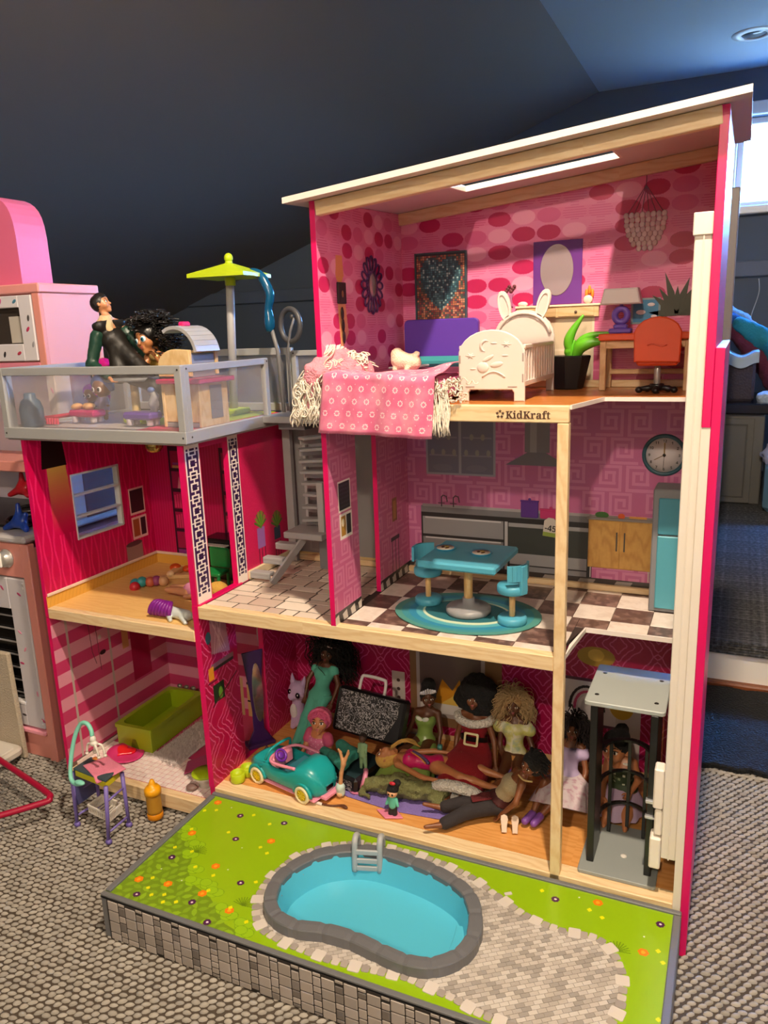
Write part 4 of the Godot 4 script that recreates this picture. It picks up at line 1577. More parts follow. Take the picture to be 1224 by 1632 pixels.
func hall_stairs() -> void:
	var grey := mt("#9b9a9b", 0.45)
	var dark := mt("#77767a", 0.45)
	var st := Node3D.new()
	st.name = "staircase"
	st.set_meta("label", "grey winding toy staircase at the back of the hall")
	house.add_child(st)
	org[st] = org[house]
	# lower flight of three open treads
	for i in 3:
		var t := i / 2.0
		var c := V(0.034 + t * 0.026, 0.4735 + t * 0.046, -0.165 - t * 0.058)
		var g := geo(st)
		g.box(c, V(0.046, 0.0065, 0.019), 0.0012)
		g.box(c + V(0, -0.006, 0.007), V(0.046, 0.008, 0.0045), 0.001)
		g.done("step", grey)
	geo(st).beam(V(0.062, 0.457, -0.155), V(0.093, 0.535, -0.245), 0.006, 0.016, 0.001).done("stringer", grey)
	# landing and its leg
	geo(st).box(V(0.096, 0.5375, -0.26), V(0.088, 0.013, 0.074), 0.0015).done("landing", grey)
	geo(st).bar(0.103, 0.124, 0.4555, 0.531, -0.297, -0.276, 0.001).done("landing_leg", dark)
	# winding upper flight around the newel
	for i in 8:
		var y := 0.562 + i * 0.0245
		var a := [0.3, 0.1, -0.05, 0.05, 0.2, 0.45, 0.7, 1.0][i] as float
		var g := geo(st)
		g.at(Transform3D(Basis(Vector3.UP, a), V(0.133, y, -0.283)))
		g.box(V(-0.032, 0, 0), V(0.056, 0.006, 0.024), 0.001)
		g.box(V(-0.032, -0.008, -0.01), V(0.05, 0.012, 0.003), 0.0006)
		g.done("step", grey)
	geo(st).bar(0.121, 0.135, 0.54, 0.645, -0.258, -0.245, 0.001).done("newel_post", mt("#a3a2a3", 0.45))
	geo(st).bar(0.137, 0.155, 0.53, 0.765, -0.30, -0.262, 0.001).done("stair_wall", dark)
	geo(st).bar(0.012, 0.03, 0.4555, 0.745, -0.318, -0.305, 0.001).done("stair_post", grey)
	geo(st).bar(0.055, 0.062, 0.55, 0.72, -0.322, -0.312, 0.001).done("stair_post", mt("#a9a8a9", 0.45))
	# bridge at the top
	geo(st).bar(0.016, 0.27, 0.764, 0.777, -0.33, -0.225, 0.001).done("bridge", grey)
	geo(st).bar(0.04, 0.1, 0.748, 0.764, -0.31, -0.25, 0.001).done("bridge_bracket", dark)


func rail_panel(parent: Node3D, a: Vector3, b: Vector3, y0: float, y1: float, w: float, low: float, pane := true) -> void:  # a grey frame with a clear pane between two ends
	var grey := mt("#9fa0a1", 0.4)
	var up := Vector3.UP
	var d := (b - a).normalized()
	var g := geo(parent)
	g.at(Transform3D(Basis(d, up, d.cross(up)), V(a.x, 0, a.z)))
	var l := a.distance_to(b)
	g.bar(0.001, l - 0.001, y1 - w, y1, -0.005, 0.005, 0.001)
	g.bar(-0.0006, l + 0.0006, y0, y0 + low, -0.006, 0.006, 0.001)
	g.bar(0, w, y0, y1 - 0.0005, -0.0055, 0.0055, 0.001)
	g.bar(l - w, l, y0, y1 - 0.0005, -0.0055, 0.0055, 0.001)
	var f := g.done("railing", grey)
	if pane:
		var p := geo(f)
		p.at(Transform3D(Basis(d, up, d.cross(up)), V(a.x, 0, a.z)))
		p.bar(w, l - w, y0 + low, y1 - w, -0.0008, 0.0008)
		p.done("pane", clear("#f4eef2", 0.08))
	for q in [0.006, l - 0.006]:
		for y in [y0 + low * 0.5, y1 - w * 0.5]:
			var s := geo(f)
			s.at(Transform3D(Basis(d, up, d.cross(up)), V(a.x, 0, a.z)) * Transform3D(Basis(Vector3.RIGHT, PI / 2), V(q, y, 0.0055)))
			s.cyl(Vector3.ZERO, 0.0019, 0.0009, 0.0003, 10)
			s.done("screw", mt("#4a4644", 0.3, 0.6))


func terrace_rails() -> void:
	rail_panel(house, V(-0.413, 0, 0.008), V(0.0212, 0, 0.008), 0.756, 0.889, 0.0145, 0.021)
	rail_panel(house, V(0.0155, 0, 0.003), V(0.0155, 0, -0.258), 0.756, 0.889, 0.0125, 0.021)
	rail_panel(house, V(-0.414, 0, -0.34), V(-0.414, 0, -0.002), 0.756, 0.889, 0.0145, 0.021)
	rail_panel(house, V(-0.40, 0, -0.342), V(0.028, 0, -0.342), 0.776, 0.906, 0.0145, 0.016)
	rail_panel(house, V(0.03, 0, -0.336), V(0.274, 0, -0.336), 0.778, 0.9, 0.011, 0.016)
	# mast beside the tower, the twin of the lift rail
	var grey := mt("#a5a5a7", 0.45)
	var r := geo(house).bar(0.254, 0.2735, 0.78, 0.985, -0.12, -0.09, 0.001).done("side_rail", grey)
	geo(r).bar(0.251, 0.275, 0.985, 1.015, -0.123, -0.087, 0.001).done("rail_cap", mt("#7f7e80", 0.45))


func loft(g: G, rings: Array, seg := 28, folds := 0, amp := 0.0, caps := false) -> G:  # rings: [centre, u, v]; a skin through them
	for i in rings.size() - 1:
		for k in seg:
			var q := []
			for e in [[i, k], [i, k + 1], [i + 1, k + 1], [i + 1, k]]:
				var a: float = TAU * e[1] / seg
				var t := float(e[0]) / (rings.size() - 1)
				var f := 1.0 + (amp * t * cos(folds * a) if folds else 0.0)
				q.append(rings[e[0]][0] + (rings[e[0]][1] * cos(a) + rings[e[0]][2] * sin(a)) * f)
			g.quad(q[0], q[1], q[2], q[3])
	if caps:
		for e in [0, rings.size() - 1]:
			for k in seg:
				var p0: Vector3 = rings[e][0] + rings[e][1] * cos(TAU * k / seg) + rings[e][2] * sin(TAU * k / seg)
				var p1: Vector3 = rings[e][0] + rings[e][1] * cos(TAU * (k + 1) / seg) + rings[e][2] * sin(TAU * (k + 1) / seg)
				if e == 0:
					g.tri(rings[e][0], p1, p0)
				else:
					g.tri(rings[e][0], p0, p1)
	return g


func play_kitchen() -> void:
	var k := thing("play_kitchen", "pink wooden play kitchen with white sprinkle printed oven door left of the dollhouse", "toy kitchen", V(-0.75, 0, -0.2))
	var pink := mt("#e09488", 0.4)
	var rose := mt("#dd6c90", 0.35)
	var lil := mt("#cfc6d2", 0.4)
	var xr := -0.484
	geo(k).bar(-1.05, xr, 0.0, 0.505, -0.42, -0.075).done("body", mt("#c98078", 0.5))
	geo(k).bar(-0.508, xr, 0.0, 0.515, -0.077, -0.058, 0.002).done("stile", pink)
	geo(k).bar(-1.05, -0.508, 0.0, 0.062, -0.077, -0.064, 0.002).done("plinth", pink)
	geo(k).bar(-1.05, -0.508, 0.062, 0.074, -0.077, -0.054, 0.003).done("ledge", mt("#ef9db0", 0.35))
	geo(k).bar(-1.05, -0.508, 0.438, 0.515, -0.077, -0.06, 0.002).done("control_panel", pink)
	var dg := geo(k)
	dg.bar(-0.562, -0.51, 0.078, 0.435, -0.077, -0.058, 0.002)
	dg.bar(-1.05, -0.562, 0.078, 0.135, -0.077, -0.058, 0.002)
	dg.bar(-1.05, -0.562, 0.362, 0.435, -0.077, -0.058, 0.002)
	dg.bar(-1.05, -0.95, 0.135, 0.362, -0.077, -0.058, 0.002)
	var door := dg.done("oven_door", mt("#c9c5cb", 0.4))
	geo(door).bar(-0.95, -0.562, 0.135, 0.362, -0.0765, -0.072).done("oven_window", mt("#0c0a0b", 0.15))
	for i in 7:
		geo(door).beam(V(-0.95, 0.155 + i * 0.031, -0.068), V(-0.562, 0.155 + i * 0.031, -0.068), 0.003, 0.003).done("rack_bar", mt("#d0cccf", 0.3, 0.6))
	geo(door).bar(-0.95, -0.56, 0.131, 0.138, -0.072, -0.057, 0.001).done("window_sill_strip", mt("#f0ecec", 0.4))
	var sp := [[-0.53, 0.40, 0.5], [-0.545, 0.31, 0.6], [-0.552, 0.235, 0.1], [-0.518, 0.165, 1.5], [-0.512, 0.1, 0.7], [-0.58, 0.41, 0.9], [-0.57, 0.105, 0.1], [-0.536, 0.27, 2.2]]
	for i in sp.size():
		var g := geo(door).smooth()
		g.at(Transform3D(Basis(Vector3.BACK, -sp[i][2]), V(sp[i][0], sp[i][1], -0.058)))
		g.ell(Vector3.ZERO, V(0.007, 0.0028, 0.0008), Basis(), 10, 6)
		g.done("sprinkle", mt(["#b0386a", "#d98aa4", "#4a4648"][0 if i % 3 == 2 else i % 2] if i != 6 else "#4a4648", 0.4))
	for y in [0.425, 0.415, 0.1, 0.09]:
		var g := geo(door).smooth()
		g.ell(V(-0.515, y, -0.058), V(0.003, 0.003, 0.002), Basis(), 10, 6)
		g.done("screw", mt("#e8e6e8", 0.3, 0.5))
	var kn := geo(k).smooth()
	kn.at(Transform3D(Basis(Vector3.RIGHT, PI / 2), V(-0.552, 0.48, -0.06)))
	kn.lathe(Vector3.ZERO, [[0.0, 0.0], [0.021, 0.0], [0.021, 0.004], [0.018, 0.005], [0.017, 0.014], [0.014, 0.017], [0.0, 0.017]], 24)
	var kb := kn.done("knob", mt("#d8d6d2", 0.2, 0.7))
	geo(kb).bar(-0.556, -0.548, 0.464, 0.497, -0.044, -0.039, 0.002).done("knob_grip", mt("#efece6", 0.3))
	geo(k).bar(-1.07, xr + 0.002, 0.518, 0.534, -0.42, -0.05, 0.005).done("worktop", mt("#b9b6b9", 0.3))
	geo(k).bar(-1.05, -0.5, 0.534, 0.875, -0.345, -0.335).done("splashback", lil)
	geo(k).bar(-0.51, xr, 0.534, 0.88, -0.235, -0.19, 0.002).done("side_panel", mt("#cbbdb8", 0.4))
	geo(k).bar(-0.51, xr, 0.534, 0.88, -0.345, -0.235, 0.002).done("side_panel", mt("#74483f", 0.5))
	for q in [[-0.5, 0.7, 0.6], [-0.495, 0.83, 2.0], [-0.5, 0.62, 1.2]]:
		var g := geo(k).smooth()
		g.ell(V(q[0], q[1], -0.19), V(0.007, 0.003, 0.0008), Basis(Vector3.BACK, q[2]), 10, 6)
		g.done("sprinkle", mt("#d98aa4", 0.4))
	geo(k).bar(-1.05, -0.56, 0.64, 0.665, -0.335, -0.2, 0.002).done("shelf", pink)
	# upper cupboard with the microwave door
	geo(k).bar(-1.05, xr, 0.872, 1.036, -0.345, -0.185, 0.001).done("upper_body", mt("#e6a096", 0.45))
	geo(k).bar(-1.06, xr + 0.004, 1.036, 1.056, -0.348, -0.174, 0.0025).done("upper_top", mt("#e69a94", 0.4))
	geo(k).bar(-0.505, xr, 0.872, 1.036, -0.186, -0.176, 0.0015).done("stile", pink)
	geo(k).bar(-1.05, -0.505, 0.872, 0.892, -0.186, -0.176, 0.0015).done("ledge", mt("#d98295", 0.4))
	var md := geo(k)
	md.bar(-0.545, -0.507, 0.895, 1.033, -0.186, -0.174, 0.0015)
	md.bar(-1.0, -0.545, 0.895, 0.932, -0.186, -0.174, 0.0015)
	md.bar(-1.0, -0.545, 1.008, 1.033, -0.186, -0.174, 0.0015)
	md.bar(-1.0, -0.75, 0.932, 1.008, -0.186, -0.174, 0.0015)
	var mdoor := md.done("microwave_door", mt("#d6d2d8", 0.4))
	geo(mdoor).bar(-0.75, -0.545, 0.932, 1.008, -0.1855, -0.182).done("microwave_window", mt("#3a332f", 0.1))
	geo(mdoor).bar(-0.585, -0.552, 0.934, 0.99, -0.1822, -0.18, 0.0005).done("paper_note", mt("#b9b2a8", 0.6))
	for q in [[-0.555, 1.021, "#4a7d96", 0.5], [-0.598, 1.022, "#b8487a", 1.1], [-0.65, 1.02, "#4a7d96", 2.2], [-0.525, 0.962, "#b8385c", 0.8], [-0.56, 0.912, "#a83048", 0.4], [-0.52, 0.985, "#4a4648", 1.4], [-0.605, 0.91, "#2a2426", 1.2], [-0.515, 0.93, "#9a98a0", 1.2]]:
		var g := geo(mdoor).smooth()
		g.ell(V(q[0], q[1], -0.174), V(0.007, 0.0035, 0.0008), Basis(Vector3.BACK, q[3]), 10, 6)
		g.done("sprinkle", mt(q[2], 0.4))
	# arched top piece
	var ar := geo(k)
	ar.at(Transform3D(Basis(), V(-0.04, 0, -0.295)))
	var outer := PackedVector2Array()
	var inner := PackedVector2Array()
	for i in 21:
		var a := PI * i / 20.0
		var c := signf(cos(a)) * pow(absf(cos(a)), 0.35)
		var s := pow(absf(sin(a)), 0.35)
		outer.append(Vector2(-0.75 + c * 0.227, 1.056 + s * 0.195))
		inner.append(Vector2(-0.75 + c * 0.155, 1.056 + s * 0.132))
	outer.append(Vector2(-0.977, 1.056))
	outer.insert(0, Vector2(-0.523, 1.056))
	inner.append(Vector2(-0.905, 1.056))
	inner.insert(0, Vector2(-0.595, 1.056))
	ar.ring(outer, inner, 0.0, 0.085)
	ar.done("arched_top", rose)
	geo(k).bar(-0.9, -0.6, 1.056, 1.19, -0.285, -0.275).done("arch_panel", mt("#a9a5ab", 0.3))
	# things on the hob
	var hob := geo(k)
	hob.bar(-0.9, -0.545, 0.535, 0.541, -0.33, -0.1, 0.002)
	hob.done("hob_plate", mt("#1a1718", 0.3))
	for q in [[-0.59, -0.15], [-0.66, -0.24]]:
		var g := geo(k).smooth()
		g.tube(spline([V(q[0] + 0.04, 0.545, q[1]), V(q[0], 0.545, q[1] + 0.04), V(q[0] - 0.04, 0.545, q[1]), V(q[0], 0.545, q[1] - 0.04)], 8, true), 0.004, 8, true)
		g.done("burner_ring", mt("#3a3638", 0.3, 0.7))
	for q in [[-0.545, 0.55, -0.1, "#1d3f9a", "small blue plastic toy lying at the front of the toy hob"], [-0.66, 0.6, -0.27, "#1f3f96", "blue plastic toy figure standing at the back of the toy hob"], [-0.7, 0.585, -0.25, "#c3202c", "red plastic toy figure beside the blue one on the hob"]]:
		var f := Field.new(V(q[0] - 0.05, q[1] - 0.03, q[2] - 0.04), V(q[0] + 0.05, q[1] + 0.06, q[2] + 0.04), 0.003)
		var c := V(q[0], q[1], q[2])
		f.bone(c + V(-0.035, -0.012, 0.01), c + V(0.0, 0.005, 0), 0.006, 0.012, 0.01)
		f.bone(c + V(0.0, 0.005, 0), c + V(0.028, -0.01, 0.01), 0.012, 0.007, 0.01)
		f.bone(c, c + V(-0.004, 0.04, -0.004), 0.01, 0.005, 0.01)
		f.bone(c + V(0.01, 0, 0), c + V(0.02, 0.02, 0.0), 0.008, 0.006, 0.008)
		var o := thing("plastic_toy", q[4], "toy", V(q[0], q[1] - 0.02, q[2]))
		var g := geo(o).smooth()
		f.mesh(g)
		g.done("toy_body", mt(q[3], 0.3))


func kitchen_items() -> void:
	var blue := mt("#4fa3bd", 0.4)
	var pine := wood("#e0bd88", "#c99a5c", 1)
	# rug
	var rg := thing("round_rug", "oval teal ringed mat under the toy dining table", "rug", V(0.472, MF, -0.128))
	var rp := P.new(0.26, 0.2, 1400, Color("#2f6f72"))
	for i in 9:
		var t := 1.0 - i * 0.1
		rp.ell(0.13, 0.1, 0.128 * t, 0.098 * t, Color(["#4f8f86", "#3b8a96", "#2f86a8", "#55a6b4", "#9fc7b4", "#2f7f8c", "#24586a", "#3a8a92", "#2c6a74"][i]))
	rp.ell(0.13, 0.1, 0.078, 0.056, Color("#c9d8bc"))
	rp.ell(0.128, 0.103, 0.073, 0.051, Color("#2a6872"))
	var pts := oval(0.13, 0.1, 0.128, 0.096, 48)
	board(rg, "mat", V(0.342, MF + 0.0026, -0.028), Vector3.RIGHT, Vector3.FORWARD, [pts], Vector2(0.26, 0.2), 0.0014, print_mat(rp.tex(), 0.5), mt("#4f8f86", 0.6))
	# table
	var c := V(0.475, MF + 0.0026, -0.128)
	var t := thing("dining_table", "square blue toy dining table on a grey round foot", "table", c)
	var g := geo(t).smooth()
	g.lathe(c, [[0.0, 0.0], [0.036, 0.0], [0.0385, 0.003], [0.0385, 0.009], [0.035, 0.0125], [0.02, 0.0135], [0.019, 0.0165], [0.0105, 0.017], [0.0105, 0.027], [0.0, 0.027]], 32)
	g.done("foot", mt("#8f8e90", 0.35))
	geo(t).smooth().cyl(c + V(0, 0.026, 0), 0.0075, 0.062, 0.0005, 20).done("leg", pine)
	geo(t).at(Transform3D(Basis(Vector3.UP, -0.02), V(0.4705, 0.5525, -0.144))).box(Vector3.ZERO, V(0.137, 0.013, 0.135), 0.003).done("tabletop", blue)
	for q in [[0.424, -0.158, "toy plate with a blue rim at the left of the table"], [0.492, -0.148, "toy plate with a blue rim at the right of the table"]]:
		var pc := V(q[0], 0.559, q[1])
		var pl := thing("toy_plate", q[2], "plate", pc, "plates on the blue table")
		var pg := geo(pl).smooth()
		pg.lathe(pc, [[0.0, 0.0], [0.016, 0.0], [0.019, 0.0025], [0.0185, 0.0035], [0.0145, 0.0022], [0.0, 0.0022]], 28)
		pg.done("rim", mt("#3f9bc0", 0.35))
		var fg := geo(pl).smooth()
		fg.lathe(pc, [[0.0, 0.0026], [0.0155, 0.0028], [0.0155, 0.002]], 24)
		fg.done("print", mt("#d9d0c4", 0.4))
		for e in [[0.004, 0.003, "#6a4a2c"], [-0.005, -0.001, "#4a3020"], [0.0, -0.006, "#8a7a3a"]]:
			geo(pl).smooth().ell(pc + V(e[0], 0.003, e[1]), V(0.005, 0.0012, 0.003), Basis(Vector3.UP, e[0] * 300), 10, 6).done("food", mt(e[2], 0.5))
	for q in [[0.3925, -0.152, 2.6, "blue swivel stool with wooden stem left of the toy table"], [0.5575, -0.106, -0.5, "blue swivel stool with wooden stem right of the toy table"]]:
		var sc := V(q[0], MF + 0.0026, q[1])
		var s := thing("swivel_stool", q[3], "stool", sc, "blue stools at the toy table")
		geo(s).smooth().lathe(sc, [[0.0, 0.0], [0.0225, 0.0], [0.024, 0.002], [0.024, 0.0095], [0.022, 0.012], [0.0, 0.012]], 28).done("base", blue)
		geo(s).smooth().cyl(sc + V(0, 0.011, 0), 0.005, 0.043, 0.0004, 16).done("stem", pine)
		geo(s).smooth().lathe(sc + V(0, 0.053, 0), [[0.0, 0.0], [0.023, 0.0], [0.025, 0.003], [0.025, 0.011], [0.023, 0.014], [0.0, 0.0145]], 28).done("seat", blue)
		var b := geo(s)
		var dirr := V(cos(q[2]), 0, -sin(q[2]))
		b.at(Transform3D(Basis(V(0, 0, 1).rotated(Vector3.UP, q[2]), Vector3.UP, V(-1, 0, 0).rotated(Vector3.UP, q[2])), sc + dirr * 0.0245))
		b.bar(-0.007, 0.007, 0.055, 0.104, -0.003, 0.003, 0.001)
		var oc := []
		for i in 9:
			var a := (i / 8.0 - 0.5) * 2.0
			oc.append(V(a * 0.024, 0.0, 0.012 * (a * a)))
		for i in 8:
			var p0: Vector3 = oc[i]
			var p1: Vector3 = oc[i + 1]
			b.beam(p0 + V(0, 0.091, 0.001), p1 + V(0, 0.091, 0.001), 0.004, 0.026)
		b.done("backrest", blue)
	# fridge
	var fr := thing("toy_fridge", "tall grey toy fridge with two blue doors beside the wood cupboard", "fridge", V(0.79, MF, -0.26))
	geo(fr).bar(0.757, 0.815, MF, 0.667, -0.3, -0.24, 0.002).done("body", mt("#84858a", 0.4))
	geo(fr).bar(0.7665, 0.8145, 0.592, 0.653, -0.24, -0.235, 0.0015).done("freezer_door", mt("#4b93a8", 0.4))
	geo(fr).bar(0.7665, 0.8145, 0.464, 0.5895, -0.24, -0.2345, 0.0015).done("fridge_door", mt("#55a3b6", 0.4))
	# tag hanging from the printed oven
	var tg := thing("paper_tag", "small white and green paper tag on the printed oven front", "tag", V(0.572, 0.55, -0.322))
	geo(tg).at(Transform3D(Basis(Vector3.BACK, -0.1), V(0.5705, 0.567, -0.322))).prism(PackedVector2Array([Vector2(-0.012, -0.017), Vector2(0.012, -0.017), Vector2(0.012, 0.012), Vector2(0.005, 0.019), Vector2(-0.005, 0.019), Vector2(-0.012, 0.012)]), 0, 0.0008).done("card", mt("#cfc9be", 0.6))
	geo(tg).at(Transform3D(Basis(Vector3.BACK, -0.1), V(0.5705, 0.567, -0.322))).bar(-0.0118, 0.0118, -0.0168, -0.009, 0.0007, 0.0011).done("green_band", mt("#8fa544", 0.6))
	letters(tg, "price_mark", "-45", 0.011, Transform3D(Basis(Vector3.BACK, -0.1), V(0.5715, 0.566, -0.321)), mt("#3a3636", 0.6))


func letters(parent: Node3D, called: String, s: String, h: float, at: Transform3D, m: Material, serif := false) -> MeshInstance3D:
	var tm := TextMesh.new()
	var f := SystemFont.new()
	f.font_names = PackedStringArray(["Droid Serif" if serif else "Droid Sans"])
	f.font_weight = 700
	tm.font = f
	tm.text = s
	tm.font_size = 64
	tm.pixel_size = h / 46.0
	tm.depth = 0.0006
	tm.material = m
	var mi := MeshInstance3D.new()
	mi.name = called
	mi.mesh = tm
	var off := geo(parent).o
	mi.transform = Transform3D(at.basis, at.origin - off)
	parent.add_child(mi, true)
	return mi


func star5(r: float, r2: float) -> PackedVector2Array:
	var p := PackedVector2Array()
	for i in 10:
		var a := PI / 2 + TAU * i / 10
		p.append(Vector2(cos(a), sin(a)) * (r if i % 2 == 0 else r2))
	return p


func house_prints() -> void:
	# things printed on or glued to the walls, in low relief
	var brown := mt("#4a2c20", 0.6)
	letters(house, "beam_lettering", "KidKraft", 0.0104, Transform3D(Basis(), V(0.607, 0.8128, 0.0003)), brown, true)
	for i in 5:
		var a := PI / 2 + TAU * i / 5
		var g := geo(house)
		g.at(Transform3D(Basis(Vector3.BACK, a - PI / 2), V(0.5672 + cos(a) * 0.0042, 0.8137 + sin(a) * 0.0042, 0.0)))
		g.prism(star5(0.0026, 0.0011), 0.0, 0.0006)
		g.done("beam_star", brown)
	# wall clock
	var cl := geo(house).smooth()
	var T := Transform3D(Basis(Vector3.RIGHT, PI / 2), V(0.764, 0.7095, ZB))
	cl.at(T)
	cl.lathe(Vector3.ZERO, [[0.0365, 0.0], [0.0365, 0.002], [0.034, 0.0035], [0.0305, 0.003], [0.03, 0.001]], 40)
	var clock := cl.done("wall_clock", mt("#2f5563", 0.35), "round wall clock with dark teal rim")
	geo(clock).smooth().at(T).lathe(Vector3.ZERO, [[0.0, 0.0012], [0.0305, 0.0012], [0.0305, 0.0]], 40).done("dial", mt("#d9d2d4", 0.4))
	geo(clock).beam(V(0.764, 0.706, ZB + 0.0018), V(0.764, 0.731, ZB + 0.0018), 0.0022, 0.0008).done("hand", mt("#8a6a32", 0.4))
	geo(clock).beam(V(0.766, 0.711, ZB + 0.0018), V(0.748, 0.701, ZB + 0.0018), 0.0022, 0.0008).done("hand", mt("#8a6a32", 0.4))
	geo(clock).beam(V(0.764, 0.709, ZB + 0.0016), V(0.763, 0.684, ZB + 0.0016), 0.0006, 0.0006).done("hand", mt("#2a2628", 0.4))
	geo(clock).smooth().ell(V(0.764, 0.7095, ZB + 0.0022), V(0.0028, 0.0028, 0.001), Basis(), 12, 6).done("hub", mt("#1a1718", 0.4))
	for i in 12:
		var a := TAU * i / 12
		letters(clock, "numeral", str(12 if i == 0 else i), 0.0042, Transform3D(Basis(), V(0.764 + sin(a) * 0.0245, 0.7095 + cos(a) * 0.0245 - 0.0002, ZB + 0.0012)), mt("#3a3638", 0.5))
	# wooden cupboard, low relief
	var cw := wood("#d8a85c", "#bd8a42", 1)
	var cab := geo(house).bar(0.64, 0.752, 0.498, 0.588, ZB, ZB + 0.003, 0.0005).done("wood_cupboard", cw, "printed wood cupboard with two doors")
	for q in [[0.641, 0.6955], [0.6965, 0.751]]:
		geo(cab).bar(q[0], q[1], 0.4995, 0.5865, ZB + 0.003, ZB + 0.0042, 0.0004).done("door", cw)
	for x in [0.6905, 0.704]:
		geo(cab).bar(x - 0.0012, x + 0.0012, 0.532, 0.567, ZB + 0.004, ZB + 0.0058, 0.0004).done("handle", mt("#5a5654", 0.4))
	geo(cab).bar(0.637, 0.755, 0.588, 0.5925, ZB, ZB + 0.005, 0.0005).done("cupboard_top", mt("#8b8480", 0.3))
	for x in [0.645, 0.747]:
		geo(cab).bar(x - 0.001, x + 0.001, 0.478, 0.498, ZB, ZB + 0.002).done("foot", mt("#c9c2be", 0.4))
	# pots on the printed hob
	for q in [[0.531, 0.583, 0.0165, 0.03, "#5a2f86"], [0.571, 0.583, 0.02, 0.016, "#c2336e"]]:
		var pt := geo(house)
		pt.prism(rrect(q[0] - q[2], q[1], q[0] + q[2], q[1] + q[3], 0.002, 2), ZB, ZB + 0.003, 0.0006)
		pt.x = Transform3D()
		pt.prism(rrect(q[0] - q[2] - 0.001, q[1] + q[3], q[0] + q[2] + 0.001, q[1] + q[3] + 0.003, 0.001, 2), ZB, ZB + 0.0035, 0.0005)
		pt.smooth().ell(V(q[0], q[1] + q[3] + 0.005, ZB + 0.002), V(0.003, 0.0026, 0.001), Basis(), 10, 6)
		pt.done("cooking_pot", mt(q[4], 0.35))
	# bedroom: mirror on a purple panel
	var mp := geo(house).bar(0.5335, 0.6175, 0.968, 1.0735, ZB, ZB + 0.002, 0.0004).done("mirror_panel", mt("#6a2f8c", 0.4), "purple panel with an oval mirror")
	var mo := geo(mp)
	mo.at(Transform3D(Basis(), V(0, 0, ZB + 0.002)))
	mo.prism(oval(0.5745, 1.0255, 0.0285, 0.0425, 40), 0, 0.0012, 0.0004)
	mo.done("mirror_glass", mt("#b5a3a8", 0.25, 0.55))
	# vanity shelf with drawers
	var vs := geo(house).bar(0.505, 0.648, 0.945, 0.9635, ZB, ZB + 0.006, 0.0006).done("vanity_shelf", wood("#d9bf94", "#c4a26c", 0), "pale wood shelf with two drawers under the mirror")
	for q in [[0.51, 0.575], [0.579, 0.64]]:
		var dr := geo(vs).bar(q[0], q[1], 0.947, 0.961, ZB + 0.006, ZB + 0.0075, 0.0004).done("drawer", wood("#d9bf94", "#c4a26c", 0))
		geo(dr).smooth().ell(V((q[0] + q[1]) / 2, 0.954, ZB + 0.0085), V(0.0025, 0.0025, 0.0015), Basis(), 10, 6).done("knob", mt("#5a4a3a", 0.4))
	geo(vs).bar(0.503, 0.65, 0.9635, 0.967, ZB, ZB + 0.008, 0.0006).done("shelf_top", mt("#e6dcc0", 0.4))
	# candle, vase and dish on the shelf
	var cd := geo(house).smooth().ell(V(0.629, 0.974, ZB + 0.004), V(0.008, 0.007, 0.003), Basis(), 14, 8).done("candle_holder", mt("#f2d9c8", 0.4))
	for i in 3:
		geo(cd).smooth().ell(V(0.626 + i * 0.005, 0.984 + (i % 2) * 0.006, ZB + 0.003), V(0.0028, 0.0075, 0.0015), Basis(), 10, 8).done("flame_print", mt("#f08a2a", 0.5))
	var va := geo(house)
	va.at(Transform3D(Basis(), V(0, 0, ZB)))
	va.prism(PackedVector2Array([Vector2(0.487, 0.967), Vector2(0.498, 0.967), Vector2(0.496, 0.98), Vector2(0.499, 0.99), Vector2(0.486, 0.99), Vector2(0.489, 0.98)]), 0, 0.003, 0.0008)
	var vase := va.done("flower_vase", mt("#b06a94", 0.35))
	for i in 6:
		geo(vase).smooth().ell(V(0.485 + i * 0.003, 0.994 + (i % 3) * 0.004, ZB + 0.002), V(0.0035, 0.003, 0.0015), Basis(), 8, 6).done("bloom", mt("#6a3038", 0.6))
	geo(house).smooth().ell(V(0.516, 0.9705, ZB + 0.004), V(0.009, 0.0045, 0.003), Basis(), 14, 8).done("shell_dish", mt("#ead9d0", 0.4))
	# capiz chandelier in relief
	var ch := geo(house).smooth()
	for i in 6:
		ch.tube([V(0.7165, 1.165, ZB + 0.001), V(0.7165, 1.148, ZB + 0.001), V(0.687 + i * 0.0118, 1.103, ZB + 0.001)], 0.0005, 5)
	var chand := ch.done("chandelier", mt("#7d5a6a", 0.5), "printed shell chandelier hanging in the bedroom")
	for row in 8:
		var wd := 0.034 * sqrt(maxf(0.06, 1.0 - row * row / 58.0))
		var n := maxi(2, int(wd * 2 / 0.0078))
		for i in n:
			geo(chand).smooth().ell(V(0.7165 - wd + (i + 0.5) * wd * 2 / n + (0.001 if row & 1 else 0.0), 1.103 - row * 0.0074, ZB + 0.0018), V(0.0044, 0.005, 0.001), Basis(), 10, 6).done("shell_disc", mt("#dccdcd" if (i + row) % 2 else "#cbb6b8", 0.35))
	# potted fern in relief
	var fe := geo(house)
	for i in 11:
		var a := PI * (0.02 + 0.96 * i / 10.0)
		var l := 0.056 + 0.014 * sin(i * 2.3)
		fe.at(Transform3D(Basis(Vector3.BACK, a), V(0.772, 0.945, ZB)))
		fe.prism(PackedVector2Array([Vector2(0, -0.003), Vector2(l * 0.5, -0.0055), Vector2(l, 0.0), Vector2(l * 0.5, 0.0055), Vector2(0, 0.003)]), 0.0005 + (i % 3) * 0.0008, 0.0018 + (i % 3) * 0.0008)
	fe.done("fern_print", mt("#4a5246", 0.6))
	# cloud picture
	var cp := geo(house).bar(0.7, 0.747, 0.93, 0.972, ZB, ZB + 0.002, 0.0004).done("cloud_picture", mt("#8fa8b0", 0.4), "small framed picture of clouds on blue")
